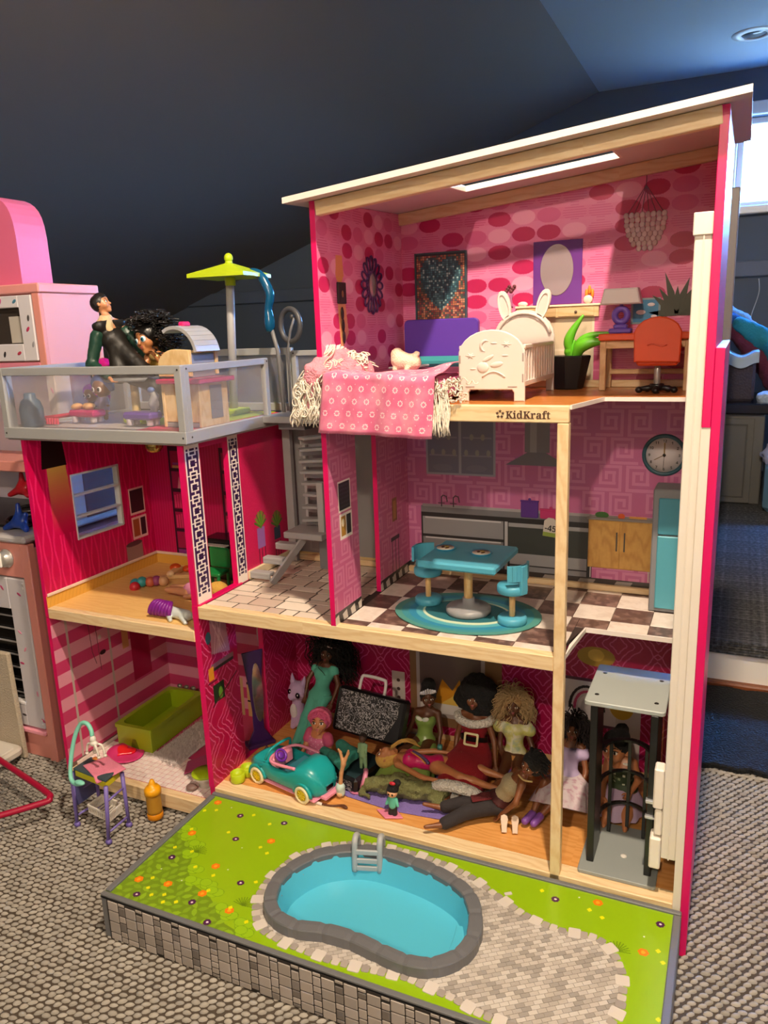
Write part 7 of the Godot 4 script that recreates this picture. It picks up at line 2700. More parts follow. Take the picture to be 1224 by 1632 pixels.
func torso_bones(J: Dictionary, s: float, grow: float) -> Array:
	var ch: Vector3 = J.chest
	var pe: Vector3 = J.pelvis
	var rt: Vector3 = (J.sR - J.sL).normalized()
	var fw := rt.cross((ch - pe).normalized()).normalized()
	if J.has("back"):
		fw = -fw
	var waist := pe.lerp(ch, 0.52)
	var out := [[ch - rt * 0.006 * s, ch + rt * 0.006 * s, 0.0132 * s + grow, 0.0132 * s + grow], [ch, waist, 0.0135 * s + grow, 0.0112 * s + grow], [waist, pe, 0.0112 * s + grow, 0.0145 * s + grow], [pe - rt * 0.007 * s, pe + rt * 0.007 * s, 0.0142 * s + grow, 0.0142 * s + grow]]
	if J.get("bust", true):
		for q in [-1, 1]:
			out.append([ch + rt * q * 0.0078 * s + fw * 0.0085 * s, ch + rt * q * 0.0082 * s + fw * 0.0095 * s, 0.0072 * s + grow, 0.007 * s + grow])
	return out


func leg_bones(J: Dictionary, s: float, grow: float, to := 1.0) -> Array:
	var out := []
	for d in ["L", "R"]:
		var kn: Vector3 = J["k" + d]
		out.append([J.pelvis.lerp(J["h" + d], 0.7), J["h" + d], 0.0132 * s + grow, 0.013 * s + grow])
		out.append([J["h" + d], kn, 0.0128 * s + grow, 0.009 * s + grow])
		out.append([kn, kn.lerp(J["a" + d], to), 0.009 * s + grow, 0.0075 * s + grow])
	return out


func hair_cap(o: Node3D, T: Transform3D, m: Material, grow := 0.002, extra: Array = []) -> void:
	var f := Field.new(V(-0.03, -0.034, -0.034), V(0.03, 0.036, 0.026), 0.0016)
	f.bone(V(0, 0.006, -0.0045), V(0, 0.0065, -0.0035), 0.0148 + grow, 0.0148 + grow, 0.003)
	for b in extra:
		f.bone(b[0], b[1], b[2], b[3], 0.006)
	f.carve(V(0, -0.005, 0.0205), 0.0155, 0.003)
	f.rough(0.0011, 140.0)
	var g := geo(o).smooth().at(T)
	f.mesh(g)
	g.done("hair", m)


func hair_locks(o: Node3D, T: Transform3D, m: Material, n: int, length: float, r: float, curl := 0.0, turns := 3.0, spread := 0.35, down := Vector3.DOWN, front := 0.35, floor_y := -9.0, called := "hair_locks") -> void:  # many strands grown from the scalp
	var g := geo(o).smooth()
	var seg := 7 if curl == 0.0 else 14
	var made := 0
	while made < n:
		var d := V(rng.randf_range(-1, 1), rng.randf_range(-0.55, 1), rng.randf_range(-1, 1))
		if d.length() > 1.0 or d.length() < 0.3:
			continue
		d = d.normalized()
		if d.z > front and d.y < 0.75:
			continue
		made += 1
		var p := T * (V(0, 0.005, -0.003) + d * 0.0155)
		var v: Vector3 = (T.basis * d).normalized() * 0.6 + Vector3(rng.randf_range(-1, 1), rng.randf_range(-1, 1), rng.randf_range(-1, 1)) * 0.25
		var l := length * rng.randf_range(0.75, 1.1)
		var pts := []
		var ph := rng.randf_range(0, TAU)
		for i in seg + 1:
			var t := float(i) / seg
			var w := p
			if curl > 0.0:
				w += V(cos(t * TAU * turns + ph), sin(t * TAU * turns * 0.5 + ph) * 0.4, sin(t * TAU * turns + ph)) * curl * minf(1.0, t * 4.0)
			w.y = maxf(w.y, floor_y)
			pts.append(w)
			v = v.normalized().lerp(down, spread * (0.5 + t))
			p += v.normalized() * l / seg
			var q := T.affine_inverse() * p - V(0, 0.002, -0.002)
			if q.length() < 0.0175:
				p = T * (V(0, 0.002, -0.002) + q.normalized() * 0.0175)
		var rs := []
		for i in seg + 1:
			rs.append(r * (1.0 - 0.6 * pow(float(i) / seg, 2)))
		g.tube(pts, rs, 4)
	g.done(called, m)


func joints(head: Vector3, hf: Vector3, hu: Vector3, neck: Vector3, chest: Vector3, pelvis: Vector3, right: Vector3, arms: Array, legs: Array, s := 1.0) -> Dictionary:  # arms: eL wL eR wR; legs: kL aL tL kR aR tR
	right = right.normalized()
	return {
		"head": head, "hf": hf, "hu": hu, "neck": neck, "chest": chest, "pelvis": pelvis,
		"sL": neck.lerp(chest, 0.3) - right * 0.0215 * s, "sR": neck.lerp(chest, 0.3) + right * 0.0215 * s,
		"eL": arms[0], "wL": arms[1], "eR": arms[2], "wR": arms[3],
		"hL": pelvis - right * 0.0095 * s, "hR": pelvis + right * 0.0095 * s,
		"kL": legs[0], "aL": legs[1], "tL": legs[2], "kR": legs[3], "aR": legs[4], "tR": legs[5],
	}


func head_T(J: Dictionary) -> Transform3D:
	return Transform3D(frame_of(J.hf, J.hu).scaled(Vector3.ONE * J.get("hs", 1.0)), J.head)


func ground_dolls() -> void:
	var deep := mt("#5b3420", 0.4)
	var brown := mt("#7a482a", 0.4)
	var tan := mt("#b9774c", 0.38)
	var black_hair := fuzzy("#0d0a0b", 500, 0.1)
	# 1 tall doll in teal scrubs, leaning into the corner
	var teal := fuzzy("#4f9f8b", 900, 0.04, 0.3)
	var J := joints(V(0.11, 0.266, -0.275), V(0.1, 0.15, 1), V(0.06, 1, 0.1), V(0.107, 0.245, -0.271), V(0.108, 0.225, -0.26), V(0.112, 0.192, -0.232), V(1, 0.02, 0.1), [V(0.074, 0.214, -0.25), V(0.077, 0.186, -0.228), V(0.146, 0.211, -0.25), V(0.143, 0.182, -0.222)], [V(0.094, 0.152, -0.2), V(0.083, 0.102, -0.168), V(0.078, 0.09, -0.152), V(0.115, 0.154, -0.195), V(0.106, 0.1, -0.166), V(0.1, 0.09, -0.15)])
	var d := thing("person", "doll in teal scrubs with huge dark hair leaning against the magenta corner", "doll", V(0.1, 0.086, -0.2))
	doll(d, J, deep)
	shell(d, "scrub_top", torso_bones(J, 1.0, 0.0028) + [[J.sL, J.sL.lerp(J.eL, 0.25), 0.0092, 0.0088], [J.sR, J.sR.lerp(J.eR, 0.25), 0.0092, 0.0088], [J.pelvis, J.pelvis + V(0.0, -0.008, 0.004), 0.018, 0.0195]], teal, 0.0026, [[J.neck - J.chest + V(0, 0, -0.006), J.neck.lerp(J.chest, 0.2)], [V(-0.05, -1, 0.35), J.pelvis + V(0, -0.011, 0.005)]])
	shell(d, "scrub_trousers", leg_bones(J, 1.0, 0.0028), teal, 0.0028, [[V(0.1, 1, -0.35), J.pelvis + V(0, 0.004, 0)]])
	hair_cap(d, head_T(J), black_hair, 0.003, [[V(0.01, -0.004, -0.016), V(0.022, -0.02, -0.02), 0.018, 0.016]])
	hair_locks(d, head_T(J), black_hair, 330, 0.085, 0.0012, 0.0035, 2.0, 0.3, V(0.25, -1, -0.25), 0.3)
	var ti := geo(d)
	ti.at(head_T(J))
	for i in 7:
		var a := (i - 3) * 0.22
		ti.beam(V(sin(a) * 0.017, 0.014, cos(a) * 0.012 - 0.003), V(sin(a) * 0.018, 0.022 - absf(i - 3) * 0.0014, cos(a) * 0.013 - 0.003), 0.003, 0.001)
	ti.done("tiara", mt("#d9d4d6", 0.15, 0.8))
	# 2 doll with tiara in a green satin dress
	J = joints(V(0.344, 0.21, -0.262), V(0.5, 0.22, 1), V(-0.05, 1, 0.05), V(0.344, 0.187, -0.262), V(0.339, 0.165, -0.257), V(0.341, 0.123, -0.245), V(1, 0, -0.1), [V(0.305, 0.14, -0.25), V(0.295, 0.116, -0.228), V(0.374, 0.148, -0.248), V(0.376, 0.118, -0.226)], [V(0.315, 0.128, -0.19), V(0.31, 0.1, -0.13), V(0.31, 0.1, -0.115), V(0.355, 0.126, -0.185), V(0.36, 0.1, -0.13), V(0.362, 0.1, -0.115)])
	d = thing("person", "seated doll with a silver tiara and black bun in a shiny green dress", "doll", V(0.34, 0.086, -0.22))
	doll(d, J, deep)
	var satin := mt("#7f9a4a", 0.3)
	shell(d, "bodice", torso_bones(J, 1.0, 0.0026), satin, 0.0026, [[V(0, 1, 0.1), J.chest + V(0, 0.012, 0)]])
	var bow := geo(d).smooth()
	for s in [-1, 1]:
		bow.ell(J.chest + V(s * 0.007, 0.01, 0.018), V(0.008, 0.0045, 0.003), Basis(Vector3.BACK, s * 0.4), 14, 8)
	bow.done("neck_trim", mt("#dfe2d2", 0.4))
	var sk := geo(d).smooth()
	loft(sk, [[J.pelvis + V(0, 0.008, 0), V(-0.018, 0, 0), V(0, 0, 0.016)], [J.pelvis + V(0, -0.006, 0.02), V(-0.034, 0, 0), V(0, 0.014, 0.03)], [V(0.336, 0.108, -0.17), V(-0.05, 0, 0), V(0, 0.02, 0.04)], [V(0.335, 0.097, -0.135), V(-0.06, 0, 0), V(0, 0.008, 0.04)]], 36, 9, 0.1)
	sk.done("skirt", satin)
	hair_cap(d, head_T(J), black_hair, 0.002, [[V(0.004, 0.022, -0.012), V(0.004, 0.024, -0.012), 0.015, 0.015]])
	var tr := geo(d)
	tr.at(head_T(J))
	for i in 9:
		var a := (i - 4) * 0.24
		tr.beam(V(sin(a) * 0.0175, 0.012, cos(a) * 0.014 - 0.003), V(sin(a) * 0.0185, 0.023 - absf(i - 4) * 0.0016, cos(a) * 0.0145 - 0.003), 0.0032, 0.001)
		tr.box(V(sin(a) * 0.0178, 0.0125, cos(a) * 0.0145 - 0.003), V(0.005, 0.002, 0.002))
	tr.done("tiara", mt("#dedbe0", 0.12, 0.8))
	# 3 doll in a red dress with white fur and a great round afro
	J = joints(V(0.438, 0.222, -0.266), V(0.12, 0.28, 1), V(0, 1, 0.05), V(0.441, 0.198, -0.266), V(0.442, 0.172, -0.26), V(0.446, 0.13, -0.24), V(1, 0, 0), [V(0.408, 0.146, -0.252), V(0.41, 0.112, -0.225), V(0.484, 0.15, -0.25), V(0.495, 0.116, -0.222)], [V(0.432, 0.128, -0.175), V(0.436, 0.1, -0.11), V(0.438, 0.1, -0.095), V(0.46, 0.128, -0.175), V(0.462, 0.1, -0.11), V(0.464, 0.1, -0.095)], 1.1)
	d = thing("person", "doll with a big black afro in a red belted dress trimmed with white fur", "doll", V(0.445, 0.086, -0.22))
	doll(d, J, brown, 1.1)
	var red := fuzzy("#8f0b18", 700, 0.08, 0.5)
	shell(d, "dress_top", torso_bones(J, 1.2, 0.005), red, 0.0026, [[V(0, 1, 0), J.chest + V(0, 0.012, 0)]])
	var ds := geo(d).smooth()
	loft(ds, [[J.chest.lerp(J.pelvis, 0.5), V(-0.0225, 0, 0), V(0, 0, 0.02)], [J.pelvis + V(0, 0.0, 0.006), V(-0.037, 0, 0), V(0, 0.012, 0.032)], [V(0.449, 0.128, -0.2), V(-0.045, 0, 0), V(0, 0.03, 0.024)], [V(0.452, 0.118, -0.15), V(-0.045, 0, 0), V(0, 0.024, 0.016)], [V(0.455, 0.112, -0.118), V(-0.043, 0, 0), V(0, 0.022, 0.012)]], 32, 7, 0.03)
	ds.done("skirt", red)
	var fur := fuzzy("#ddd6cc", 350, 0.5)
	var hem := []
	for i in 20:
		var a := TAU * i / 20
		hem.append(V(0.455 + cos(a) * 0.043, 0.112 + sin(a) * 0.02, -0.114 + sin(a) * 0.01))
	geo(d).smooth().tube(hem, 0.011, 10, true).done("fur_hem", fur)
	var col := []
	for i in 20:
		var a := TAU * i / 20
		col.append(J.chest + V(cos(a) * 0.034, 0.013 + absf(cos(a)) * 0.004, sin(a) * 0.022 + 0.002))
	geo(d).smooth().tube(col, 0.0085, 10, true).done("fur_collar", fur)
	var wst: Vector3 = J.chest.lerp(J.pelvis, 0.52)
	var bl := geo(d).smooth()
	loft(bl, [[wst + V(0, 0.005, 0), V(-0.0265, 0, 0), V(0, 0.011, 0.0265)], [wst - V(0, 0.005, 0), V(-0.0272, 0, 0), V(0, 0.011, 0.027)]], 28)
	bl.done("belt", mt("#0f0d0d", 0.3))
	var bkl := geo(d)
	bkl.at(Transform3D(Basis(Vector3.RIGHT, -0.38), wst + V(0.003, 0.0115, 0.0285)))
	bkl.ring(rrect(-0.0145, -0.0125, 0.0145, 0.0125, 0.003, 3), rrect(-0.0105, -0.0085, 0.0105, 0.0085, 0.002, 3), 0.0, 0.0022)
	bkl.done("buckle", mt("#e8d7a4", 0.25, 0.6))
	var af := Field.new(Vector3.ONE * -0.06, Vector3.ONE * 0.06, 0.0032)
	af.bone(V(0.004, 0.016, -0.012), V(0.01, 0.006, -0.012), 0.034, 0.038, 0.01)
	af.bone(V(0.026, -0.006, -0.012), V(-0.02, -0.004, -0.014), 0.026, 0.024, 0.012)
	af.carve(V(-0.001, -0.006, 0.03), 0.024, 0.004)
	af.rough(0.005, 60.0)
	var ag := geo(d).smooth().at(Transform3D(Basis(), J.head))
	af.mesh(ag)
	ag.done("afro_hair", black_hair)
	var ear := []
	for i in 14:
		ear.append(J.head + V(-0.0165 + 0.001, -0.013 + sin(TAU * i / 14) * 0.006, 0.004 + cos(TAU * i / 14) * 0.004))
	geo(d).smooth().tube(ear, 0.0007, 6, true).done("hoop_earring", mt("#d9d4cc", 0.2, 0.9))
	# 4 doll with frizzy blond hair in a yellow tie-dye top
	J = joints(V(0.518, 0.224, -0.262), V(0.25, 0.25, 1), V(0, 1, 0.05), V(0.519, 0.201, -0.262), V(0.522, 0.178, -0.256), V(0.529, 0.136, -0.24), V(1, 0, 0), [V(0.497, 0.15, -0.245), V(0.514, 0.124, -0.218), V(0.56, 0.156, -0.245), V(0.566, 0.13, -0.222)], [V(0.52, 0.128, -0.175), V(0.52, 0.1, -0.13), V(0.52, 0.1, -0.115), V(0.545, 0.128, -0.178), V(0.548, 0.1, -0.13), V(0.55, 0.1, -0.115)])
	d = thing("person", "doll with frizzy blond hair in a yellow tie dye top and striped skirt", "doll", V(0.525, 0.086, -0.22))
	doll(d, J, deep)
	var tie := StandardMaterial3D.new()
	var tim := Image.create(64, 64, false, Image.FORMAT_RGB8)
	var tn := FastNoiseLite.new()
	tn.frequency = 0.05
	for y in 64:
		for x in 64:
			var v := tn.get_noise_2d(x, y)
			tim.set_pixel(x, y, Color("#c9c66a").lerp(Color("#e2dcc4"), clampf(v * 2.5 + 0.4, 0, 1)).lerp(Color("#8fa8a0"), clampf(tn.get_noise_2d(x + 300, y) * 3.0 - 0.6, 0, 0.7)))
	tie.albedo_texture = ImageTexture.create_from_image(tim)
	tie.uv1_triplanar = true
	tie.uv1_scale = Vector3.ONE * 14.0
	tie.roughness = 0.9
	shell(d, "tie_dye_top", torso_bones(J, 1.0, 0.0035) + [[J.sL, J.sL.lerp(J.eL, 0.3) + V(-0.006, 0, 0), 0.011, 0.0115], [J.sR, J.sR.lerp(J.eR, 0.3) + V(0.006, 0, 0), 0.011, 0.0115]], tie, 0.0026, [[V(0, 1, 0.1), J.chest + V(0, 0.017, 0)], [V(0, -1, 0.1), J.pelvis + V(0, 0.008, 0)]])
	for i in 4:
		var ss := geo(d).smooth()
		var t0 := i / 4.0
		var t1 := (i + 1) / 4.0
		var p0: Vector3 = J.pelvis + V(0, 0.008, 0)
		var p1 := V(0.531, 0.115, -0.195)
		loft(ss, [[p0.lerp(p1, t0), V(-0.019 - 0.006 * t0, 0, 0), V(0, 0, 0.018 + 0.004 * t0)], [p0.lerp(p1, t1), V(-0.019 - 0.006 * t1, 0, 0), V(0, 0, 0.018 + 0.004 * t1)]], 24)
		ss.done("skirt_stripe", mt(["#c98a4a", "#a83a5a", "#6a5a9a", "#5a7fa0"][i], 0.8))
	hair_cap(d, head_T(J), fuzzy("#a98558", 400, 0.3), 0.003)
	hair_locks(d, head_T(J), fuzzy("#b8996c", 500, 0.1), 480, 0.05, 0.0008, 0.0032, 2.2, 0.25, V(0.02, -1, 0.0), 0.35)
	# 5 lying doll in a pink swimsuit
	J = joints(V(0.299, 0.147, -0.146), V(-0.75, 0.7, 0.2), V(-0.75, -0.7, 0.05), V(0.321, 0.145, -0.15), V(0.346, 0.143, -0.156), V(0.4, 0.14, -0.165), V(-0.15, -0.02, -1), [V(0.387, 0.138, -0.116), V(0.425, 0.142, -0.112), V(0.383, 0.149, -0.193), V(0.419, 0.149, -0.197)], [V(0.455, 0.146, -0.13), V(0.52, 0.131, -0.142), V(0.54, 0.128, -0.142), V(0.456, 0.15, -0.168), V(0.532, 0.137, -0.17), V(0.552, 0.133, -0.168)])
	for kk in J:
		if J[kk] is Vector3 and not kk in ["hf", "hu"]:
			J[kk] += V(0, -0.009, 0.002)
	d = thing("person", "blond doll in a pink swimsuit lying on her back across the others' laps", "doll", V(0.42, 0.086, -0.15))
	doll(d, J, tan, 0.97)
	var suit := mt("#c91a62", 0.35)
	shell(d, "swimsuit", torso_bones(J, 0.97, 0.0016), suit, 0.0024, [[V(-1, 0, 0), J.chest + V(-0.013, 0, 0)]])
	var band := geo(d).smooth()


	band.tube(spline([J.chest + V(-0.006, 0.012, -0.012), J.chest + V(0.012, 0.0158, -0.002), J.chest + V(0.03, 0.0142, 0.006), J.chest + V(0.045, 0.011, 0.016)], 6), 0.003, 8)
	band.done("sash", mt("#5a4a72", 0.5))
	geo(d).smooth().tube(spline([J.chest + V(-0.008, 0.0135, -0.008), J.chest + V(0.009, 0.0172, 0.003), J.chest + V(0.026, 0.0155, 0.011), J.chest + V(0.04, 0.011, 0.019)], 6), 0.0014, 8).done("sash_edge", mt("#d98a3a", 0.5))
	for q in [[-0.004, 0.008], [-0.001, 0.0], [0.004, 0.013], [-0.006, -0.005]]:
		geo(d).smooth().ell(J.chest + V(q[0], 0.0155, q[1]), V(0.0018, 0.0012, 0.0018), Basis(), 8, 6).done("sequin", mt("#c9d0e8", 0.1, 0.7))
	var blond := fuzzy("#c89a4c", 500, 0.1)
	hair_cap(d, head_T(J), blond, 0.003, [[V(0, -0.002, -0.014), V(0, -0.012, -0.012), 0.011, 0.009]])
	var pony := geo(d).smooth()
	for i in 40:
		pony.tube(spline([J.head + V(0.008, 0.012 + rng.randf_range(-0.004, 0.004), -0.012 + rng.randf_range(-0.004, 0.004)), J.head + V(0.022, 0.02 + rng.randf_range(-0.003, 0.003), -0.03), J.head + V(0.036, 0.014, -0.046 + rng.randf_range(-0.006, 0.006)), J.head + V(0.05 + rng.randf_range(-0.005, 0.005), 0.002, -0.05)], 4), [0.0012, 0.0014, 0.0014, 0.0014, 0.0014, 0.0014, 0.0014, 0.0013, 0.0012, 0.0012, 0.001, 0.0008, 0.0004], 4)
	pony.done("ponytail", blond)
	geo(d).smooth().tube([V(0.389, 0.149, -0.193), V(0.397, 0.149, -0.194)], 0.0058, 10).done("bracelet", mt("#3f7a72", 0.4))
	# 6 doll in a cream waistcoat reclining with legs stretched out
	J = joints(V(0.591, 0.204, -0.106), V(-0.55, 0.0, 0.85), V(0.35, 1, 0.15), V(0.576, 0.179, -0.109), V(0.557, 0.156, -0.111), V(0.53, 0.113, -0.115), V(0.4, 0.0, 0.9), [V(0.525, 0.131, -0.145), V(0.5, 0.112, -0.152), V(0.574, 0.148, -0.074), V(0.541, 0.102, -0.092)], [V(0.482, 0.111, -0.101), V(0.436, 0.1, -0.08), V(0.408, 0.108, -0.068), V(0.489, 0.109, -0.075), V(0.453, 0.1, -0.033), V(0.43, 0.1, -0.018)])
	J["bust"] = false
	J["brow"] = "#120a08"
	d = thing("person", "dark haired doll in a cream waistcoat and black trousers reclining at the front edge", "doll", V(0.52, 0.086, -0.09))
	doll(d, J, brown, 1.02)
	shell(d, "waistcoat", torso_bones(J, 1.02, 0.0032), fuzzy("#b3a482", 700, 0.1), 0.0026, [[V(0.5, 0.8, 0.0), J.chest + V(0.011, 0.016, 0)], [V(-0.5, -1, 0.1), J.pelvis.lerp(J.chest, 0.35)]])
	shell(d, "waistband", torso_bones(J, 1.02, 0.004), mt("#4a1a1c", 0.6), 0.0026, [[V(0.5, 0.85, 0.0), J.pelvis.lerp(J.chest, 0.42)], [V(-0.5, -1, 0.1), J.pelvis.lerp(J.chest, 0.1)]])
	shell(d, "trousers", leg_bones(J, 1.0, 0.0034, 0.85), fuzzy("#2a2426", 700, 0.04, 0.3), 0.0028, [[V(0.5, 0.85, 0), J.pelvis.lerp(J.chest, 0.16)]])
	geo(d).at(Transform3D(Basis(V(0, 0, 1), 0.1) * Basis(Vector3.UP, 0.5), V(0.505, 0.127, -0.098))).box(Vector3.ZERO, V(0.036, 0.004, 0.024), 0.0018).done("pouch", fuzzy("#5c1016", 500, 0.2))
	geo(d).smooth().tube(spline([V(0.573, 0.19, -0.092), V(0.583, 0.186, -0.086), V(0.592, 0.188, -0.082), V(0.6, 0.19, -0.08)], 4), 0.0016, 6).done("collar_cord", mt("#c9b077", 0.5))
	hair_cap(d, head_T(J), black_hair, 0.0028, [[V(0.004, -0.006, -0.014), V(0.004, -0.014, -0.013), 0.012, 0.011]])
	hair_locks(d, head_T(J), black_hair, 110, 0.022, 0.0016, 0.0, 0, 0.4, V(0.4, -1, -0.6), -0.1)
	# 7 doll in a pale flowered dress behind the post
	J = joints(V(0.636, 0.206, -0.245), V(0.0, 0.2, 1), V(0, 1, 0.1), V(0.633, 0.183, -0.242), V(0.631, 0.161, -0.236), V(0.637, 0.125, -0.21), V(1, 0, 0), [V(0.605, 0.14, -0.22), V(0.612, 0.12, -0.19), V(0.665, 0.14, -0.22), V(0.66, 0.12, -0.19)], [V(0.603, 0.14, -0.165), V(0.592, 0.102, -0.118), V(0.583, 0.097, -0.1), V(0.632, 0.13, -0.155), V(0.606, 0.102, -0.116), V(0.599, 0.097, -0.099)])
	d = thing("person", "dark doll in a pale pink flowered dress and purple shoes behind the wooden post", "doll", V(0.63, 0.086, -0.19))
	doll(d, J, brown)
	var flow := StandardMaterial3D.new()
	var fim := Image.create(64, 64, false, Image.FORMAT_RGB8)
	for y in 64:
		for x in 64:
			var v := tn.get_noise_2d(x * 2.0 + 90.0, y * 2.0)
			fim.set_pixel(x, y, Color("#cfc0c4").lerp(Color("#b98a9c"), clampf(v * 3.0 - 0.2, 0, 1)))
	flow.albedo_texture = ImageTexture.create_from_image(fim)
	flow.uv1_triplanar = true
	flow.uv1_scale = Vector3.ONE * 12.0
	flow.roughness = 0.9
	shell(d, "dress_top", torso_bones(J, 1.0, 0.003) + [[J.sL, J.sL.lerp(J.eL, 0.3), 0.0105, 0.011], [J.sR, J.sR.lerp(J.eR, 0.3), 0.0105, 0.011]], mt("#b3a0c4", 0.8), 0.0026, [[V(0, 1, 0.1), J.chest + V(0, 0.017, 0)]])
	var sd := geo(d).smooth()
	loft(sd, [[J.pelvis + V(0, 0.016, 0), V(-0.018, 0, 0), V(0, 0, 0.017)], [J.pelvis + V(0, 0.008, 0.015), V(-0.038, 0, 0), V(0, 0.012, 0.026)], [V(0.637, 0.122, -0.165), V(-0.047, 0, 0), V(0, 0.022, 0.032)], [V(0.636, 0.112, -0.14), V(-0.052, 0, 0), V(0, 0.02, 0.028)]], 40, 10, 0.1)
	sd.done("skirt", flow)
	geo(d).smooth().ell(J.chest + V(0.004, -0.024, 0.026), V(0.009, 0.011, 0.007)).done("black_rosette", fuzzy("#151216", 400, 0.5))
	hair_cap(d, head_T(J), fuzzy("#1c1114", 500, 0.1), 0.003)
	hair_locks(d, head_T(J), fuzzy("#1c1114", 500, 0.1), 180, 0.06, 0.0013, 0.002, 2.0, 0.4, V(0, -1, 0), 0.3)
	for q in ["L", "R"]:
		shell(d, "shoe", [[J["a" + q], J["t" + q], 0.0072, 0.0064]], mt("#7a4a9c", 0.35), 0.0018)
	# 8 baby doll in a green checked dress behind the lift
	J = joints(V(0.717, 0.209, -0.2), V(-0.35, 0.1, 1), V(-0.2, 1, 0.4), V(0.724, 0.188, -0.215), V(0.731, 0.168, -0.212), V(0.732, 0.13, -0.205), V(1, 0, 0.2), [V(0.7, 0.15, -0.2), V(0.703, 0.13, -0.175), V(0.758, 0.158, -0.2), V(0.748, 0.148, -0.17)], [V(0.715, 0.115, -0.17), V(0.71, 0.097, -0.15), V(0.71, 0.095, -0.14), V(0.745, 0.115, -0.17), V(0.745, 0.097, -0.15), V(0.745, 0.095, -0.14)])
	J["hs"] = 1.45
	J["bust"] = false
	d = thing("person", "small doll with tied up black hair in a dark green checked dress behind the lift", "doll", V(0.73, 0.086, -0.2))
	doll(d, J, tan, 1.15)
	var gm := StandardMaterial3D.new()
	var gi := Image.create(32, 32, false, Image.FORMAT_RGB8)
	gi.fill(Color("#26361c"))
	gi.fill_rect(Rect2i(4, 4, 9, 9), Color("#d8d8c0"))
	gi.fill_rect(Rect2i(20, 20, 9, 9), Color("#8f9a72"))
	gm.albedo_texture = ImageTexture.create_from_image(gi)
	gm.uv1_triplanar = true
	gm.uv1_scale = Vector3.ONE * 60.0
	gm.roughness = 0.8
	shell(d, "checked_dress", torso_bones(J, 1.15, 0.0034), gm, 0.0026, [[V(0, 1, 0.1), J.chest + V(0, 0.008, 0)], [V(0, -1, 0), J.pelvis.lerp(J.chest, 0.25)]])
	shell(d, "green_bodice", torso_bones(J, 1.15, 0.004), mt("#2c3d20", 0.6), 0.0026, [[V(0, 1, 0.1), J.pelvis.lerp(J.chest, 0.55)], [V(0, -1, 0), J.pelvis.lerp(J.chest, 0.15)]])
	var cs := geo(d).smooth()
	loft(cs, [[J.pelvis + V(0, 0.01, 0), V(-0.02, 0, 0), V(0, 0, 0.02)], [J.pelvis + V(-0.004, -0.006, 0.008), V(-0.038, 0, 0), V(0, 0, 0.034)], [J.pelvis + V(-0.006, -0.03, 0.014), V(-0.045, 0, 0), V(0, 0, 0.042)]], 32, 8, 0.08)
	cs.done("skirt", mt("#b59cb8", 0.7))
	geo(d).smooth().ell(J.neck + V(0.012, -0.006, 0.006), V(0.013, 0.004, 0.01)).done("collar", mt("#e3ddd0", 0.7))
	hair_cap(d, head_T(J), black_hair, 0.002, [[V(0.002, 0.017, -0.012), V(0.002, 0.021, -0.013), 0.008, 0.008]])
	# 9 baby doll with a pink hat and bodysuit
	J = joints(V(0.16, 0.183, -0.142), V(0.2, 0.3, 1), V(0, 1, 0.1), V(0.156, 0.159, -0.144), V(0.154, 0.143, -0.142), V(0.153, 0.118, -0.138), V(1, 0, 0.2), [V(0.132, 0.136, -0.13), V(0.128, 0.122, -0.118), V(0.182, 0.138, -0.135), V(0.184, 0.12, -0.122)], [V(0.142, 0.104, -0.115), V(0.14, 0.097, -0.1), V(0.138, 0.1, -0.092), V(0.165, 0.104, -0.112), V(0.168, 0.097, -0.098), V(0.168, 0.1, -0.09)])
	J["hs"] = 1.22
	J["bust"] = false
	d = thing("person", "baby doll with a pink hat and dotted pink bodysuit sitting behind the teal car", "doll", V(0.155, 0.086, -0.13))
	doll(d, J, tan, 1.05)
	var pm := StandardMaterial3D.new()
	var pi := Image.create(32, 32, false, Image.FORMAT_RGB8)
	pi.fill(Color("#c9688c"))
	for q in [[6, 6], [22, 22]]:
		pi.fill_rect(Rect2i(q[0], q[1], 5, 5), Color("#ecd0d8"))
	pm.albedo_texture = ImageTexture.create_from_image(pi)
	pm.uv1_triplanar = true
	pm.uv1_scale = Vector3.ONE * 90.0
	pm.roughness = 0.85
	shell(d, "bodysuit", torso_bones(J, 1.05, 0.0036), pm, 0.0024, [[V(0, 1, 0.1), J.chest + V(0, 0.012, 0)]])
	for q in ["L", "R"]:
		shell(d, "sleeve", [[J["s" + q], J["s" + q].lerp(J["e" + q], 0.5), 0.011, 0.011]], mt("#b8486c", 0.8), 0.0024)
	var HT := head_T(J)
	hair_cap(d, HT, fuzzy("#c04a70", 400, 0.3), 0.0035)
	var brim := []
	for i in 20:
		var a := TAU * i / 20
		brim.append(HT * V(cos(a) * 0.0175, 0.006 + sin(a) * 0.0165, -0.001 + sin(a) * 0.002 + (0.006 if sin(a) > -0.2 else 0.0)))
	geo(d).smooth().tube(brim, 0.003, 8, true).done("hat_brim", fuzzy("#c9587c", 400, 0.3))


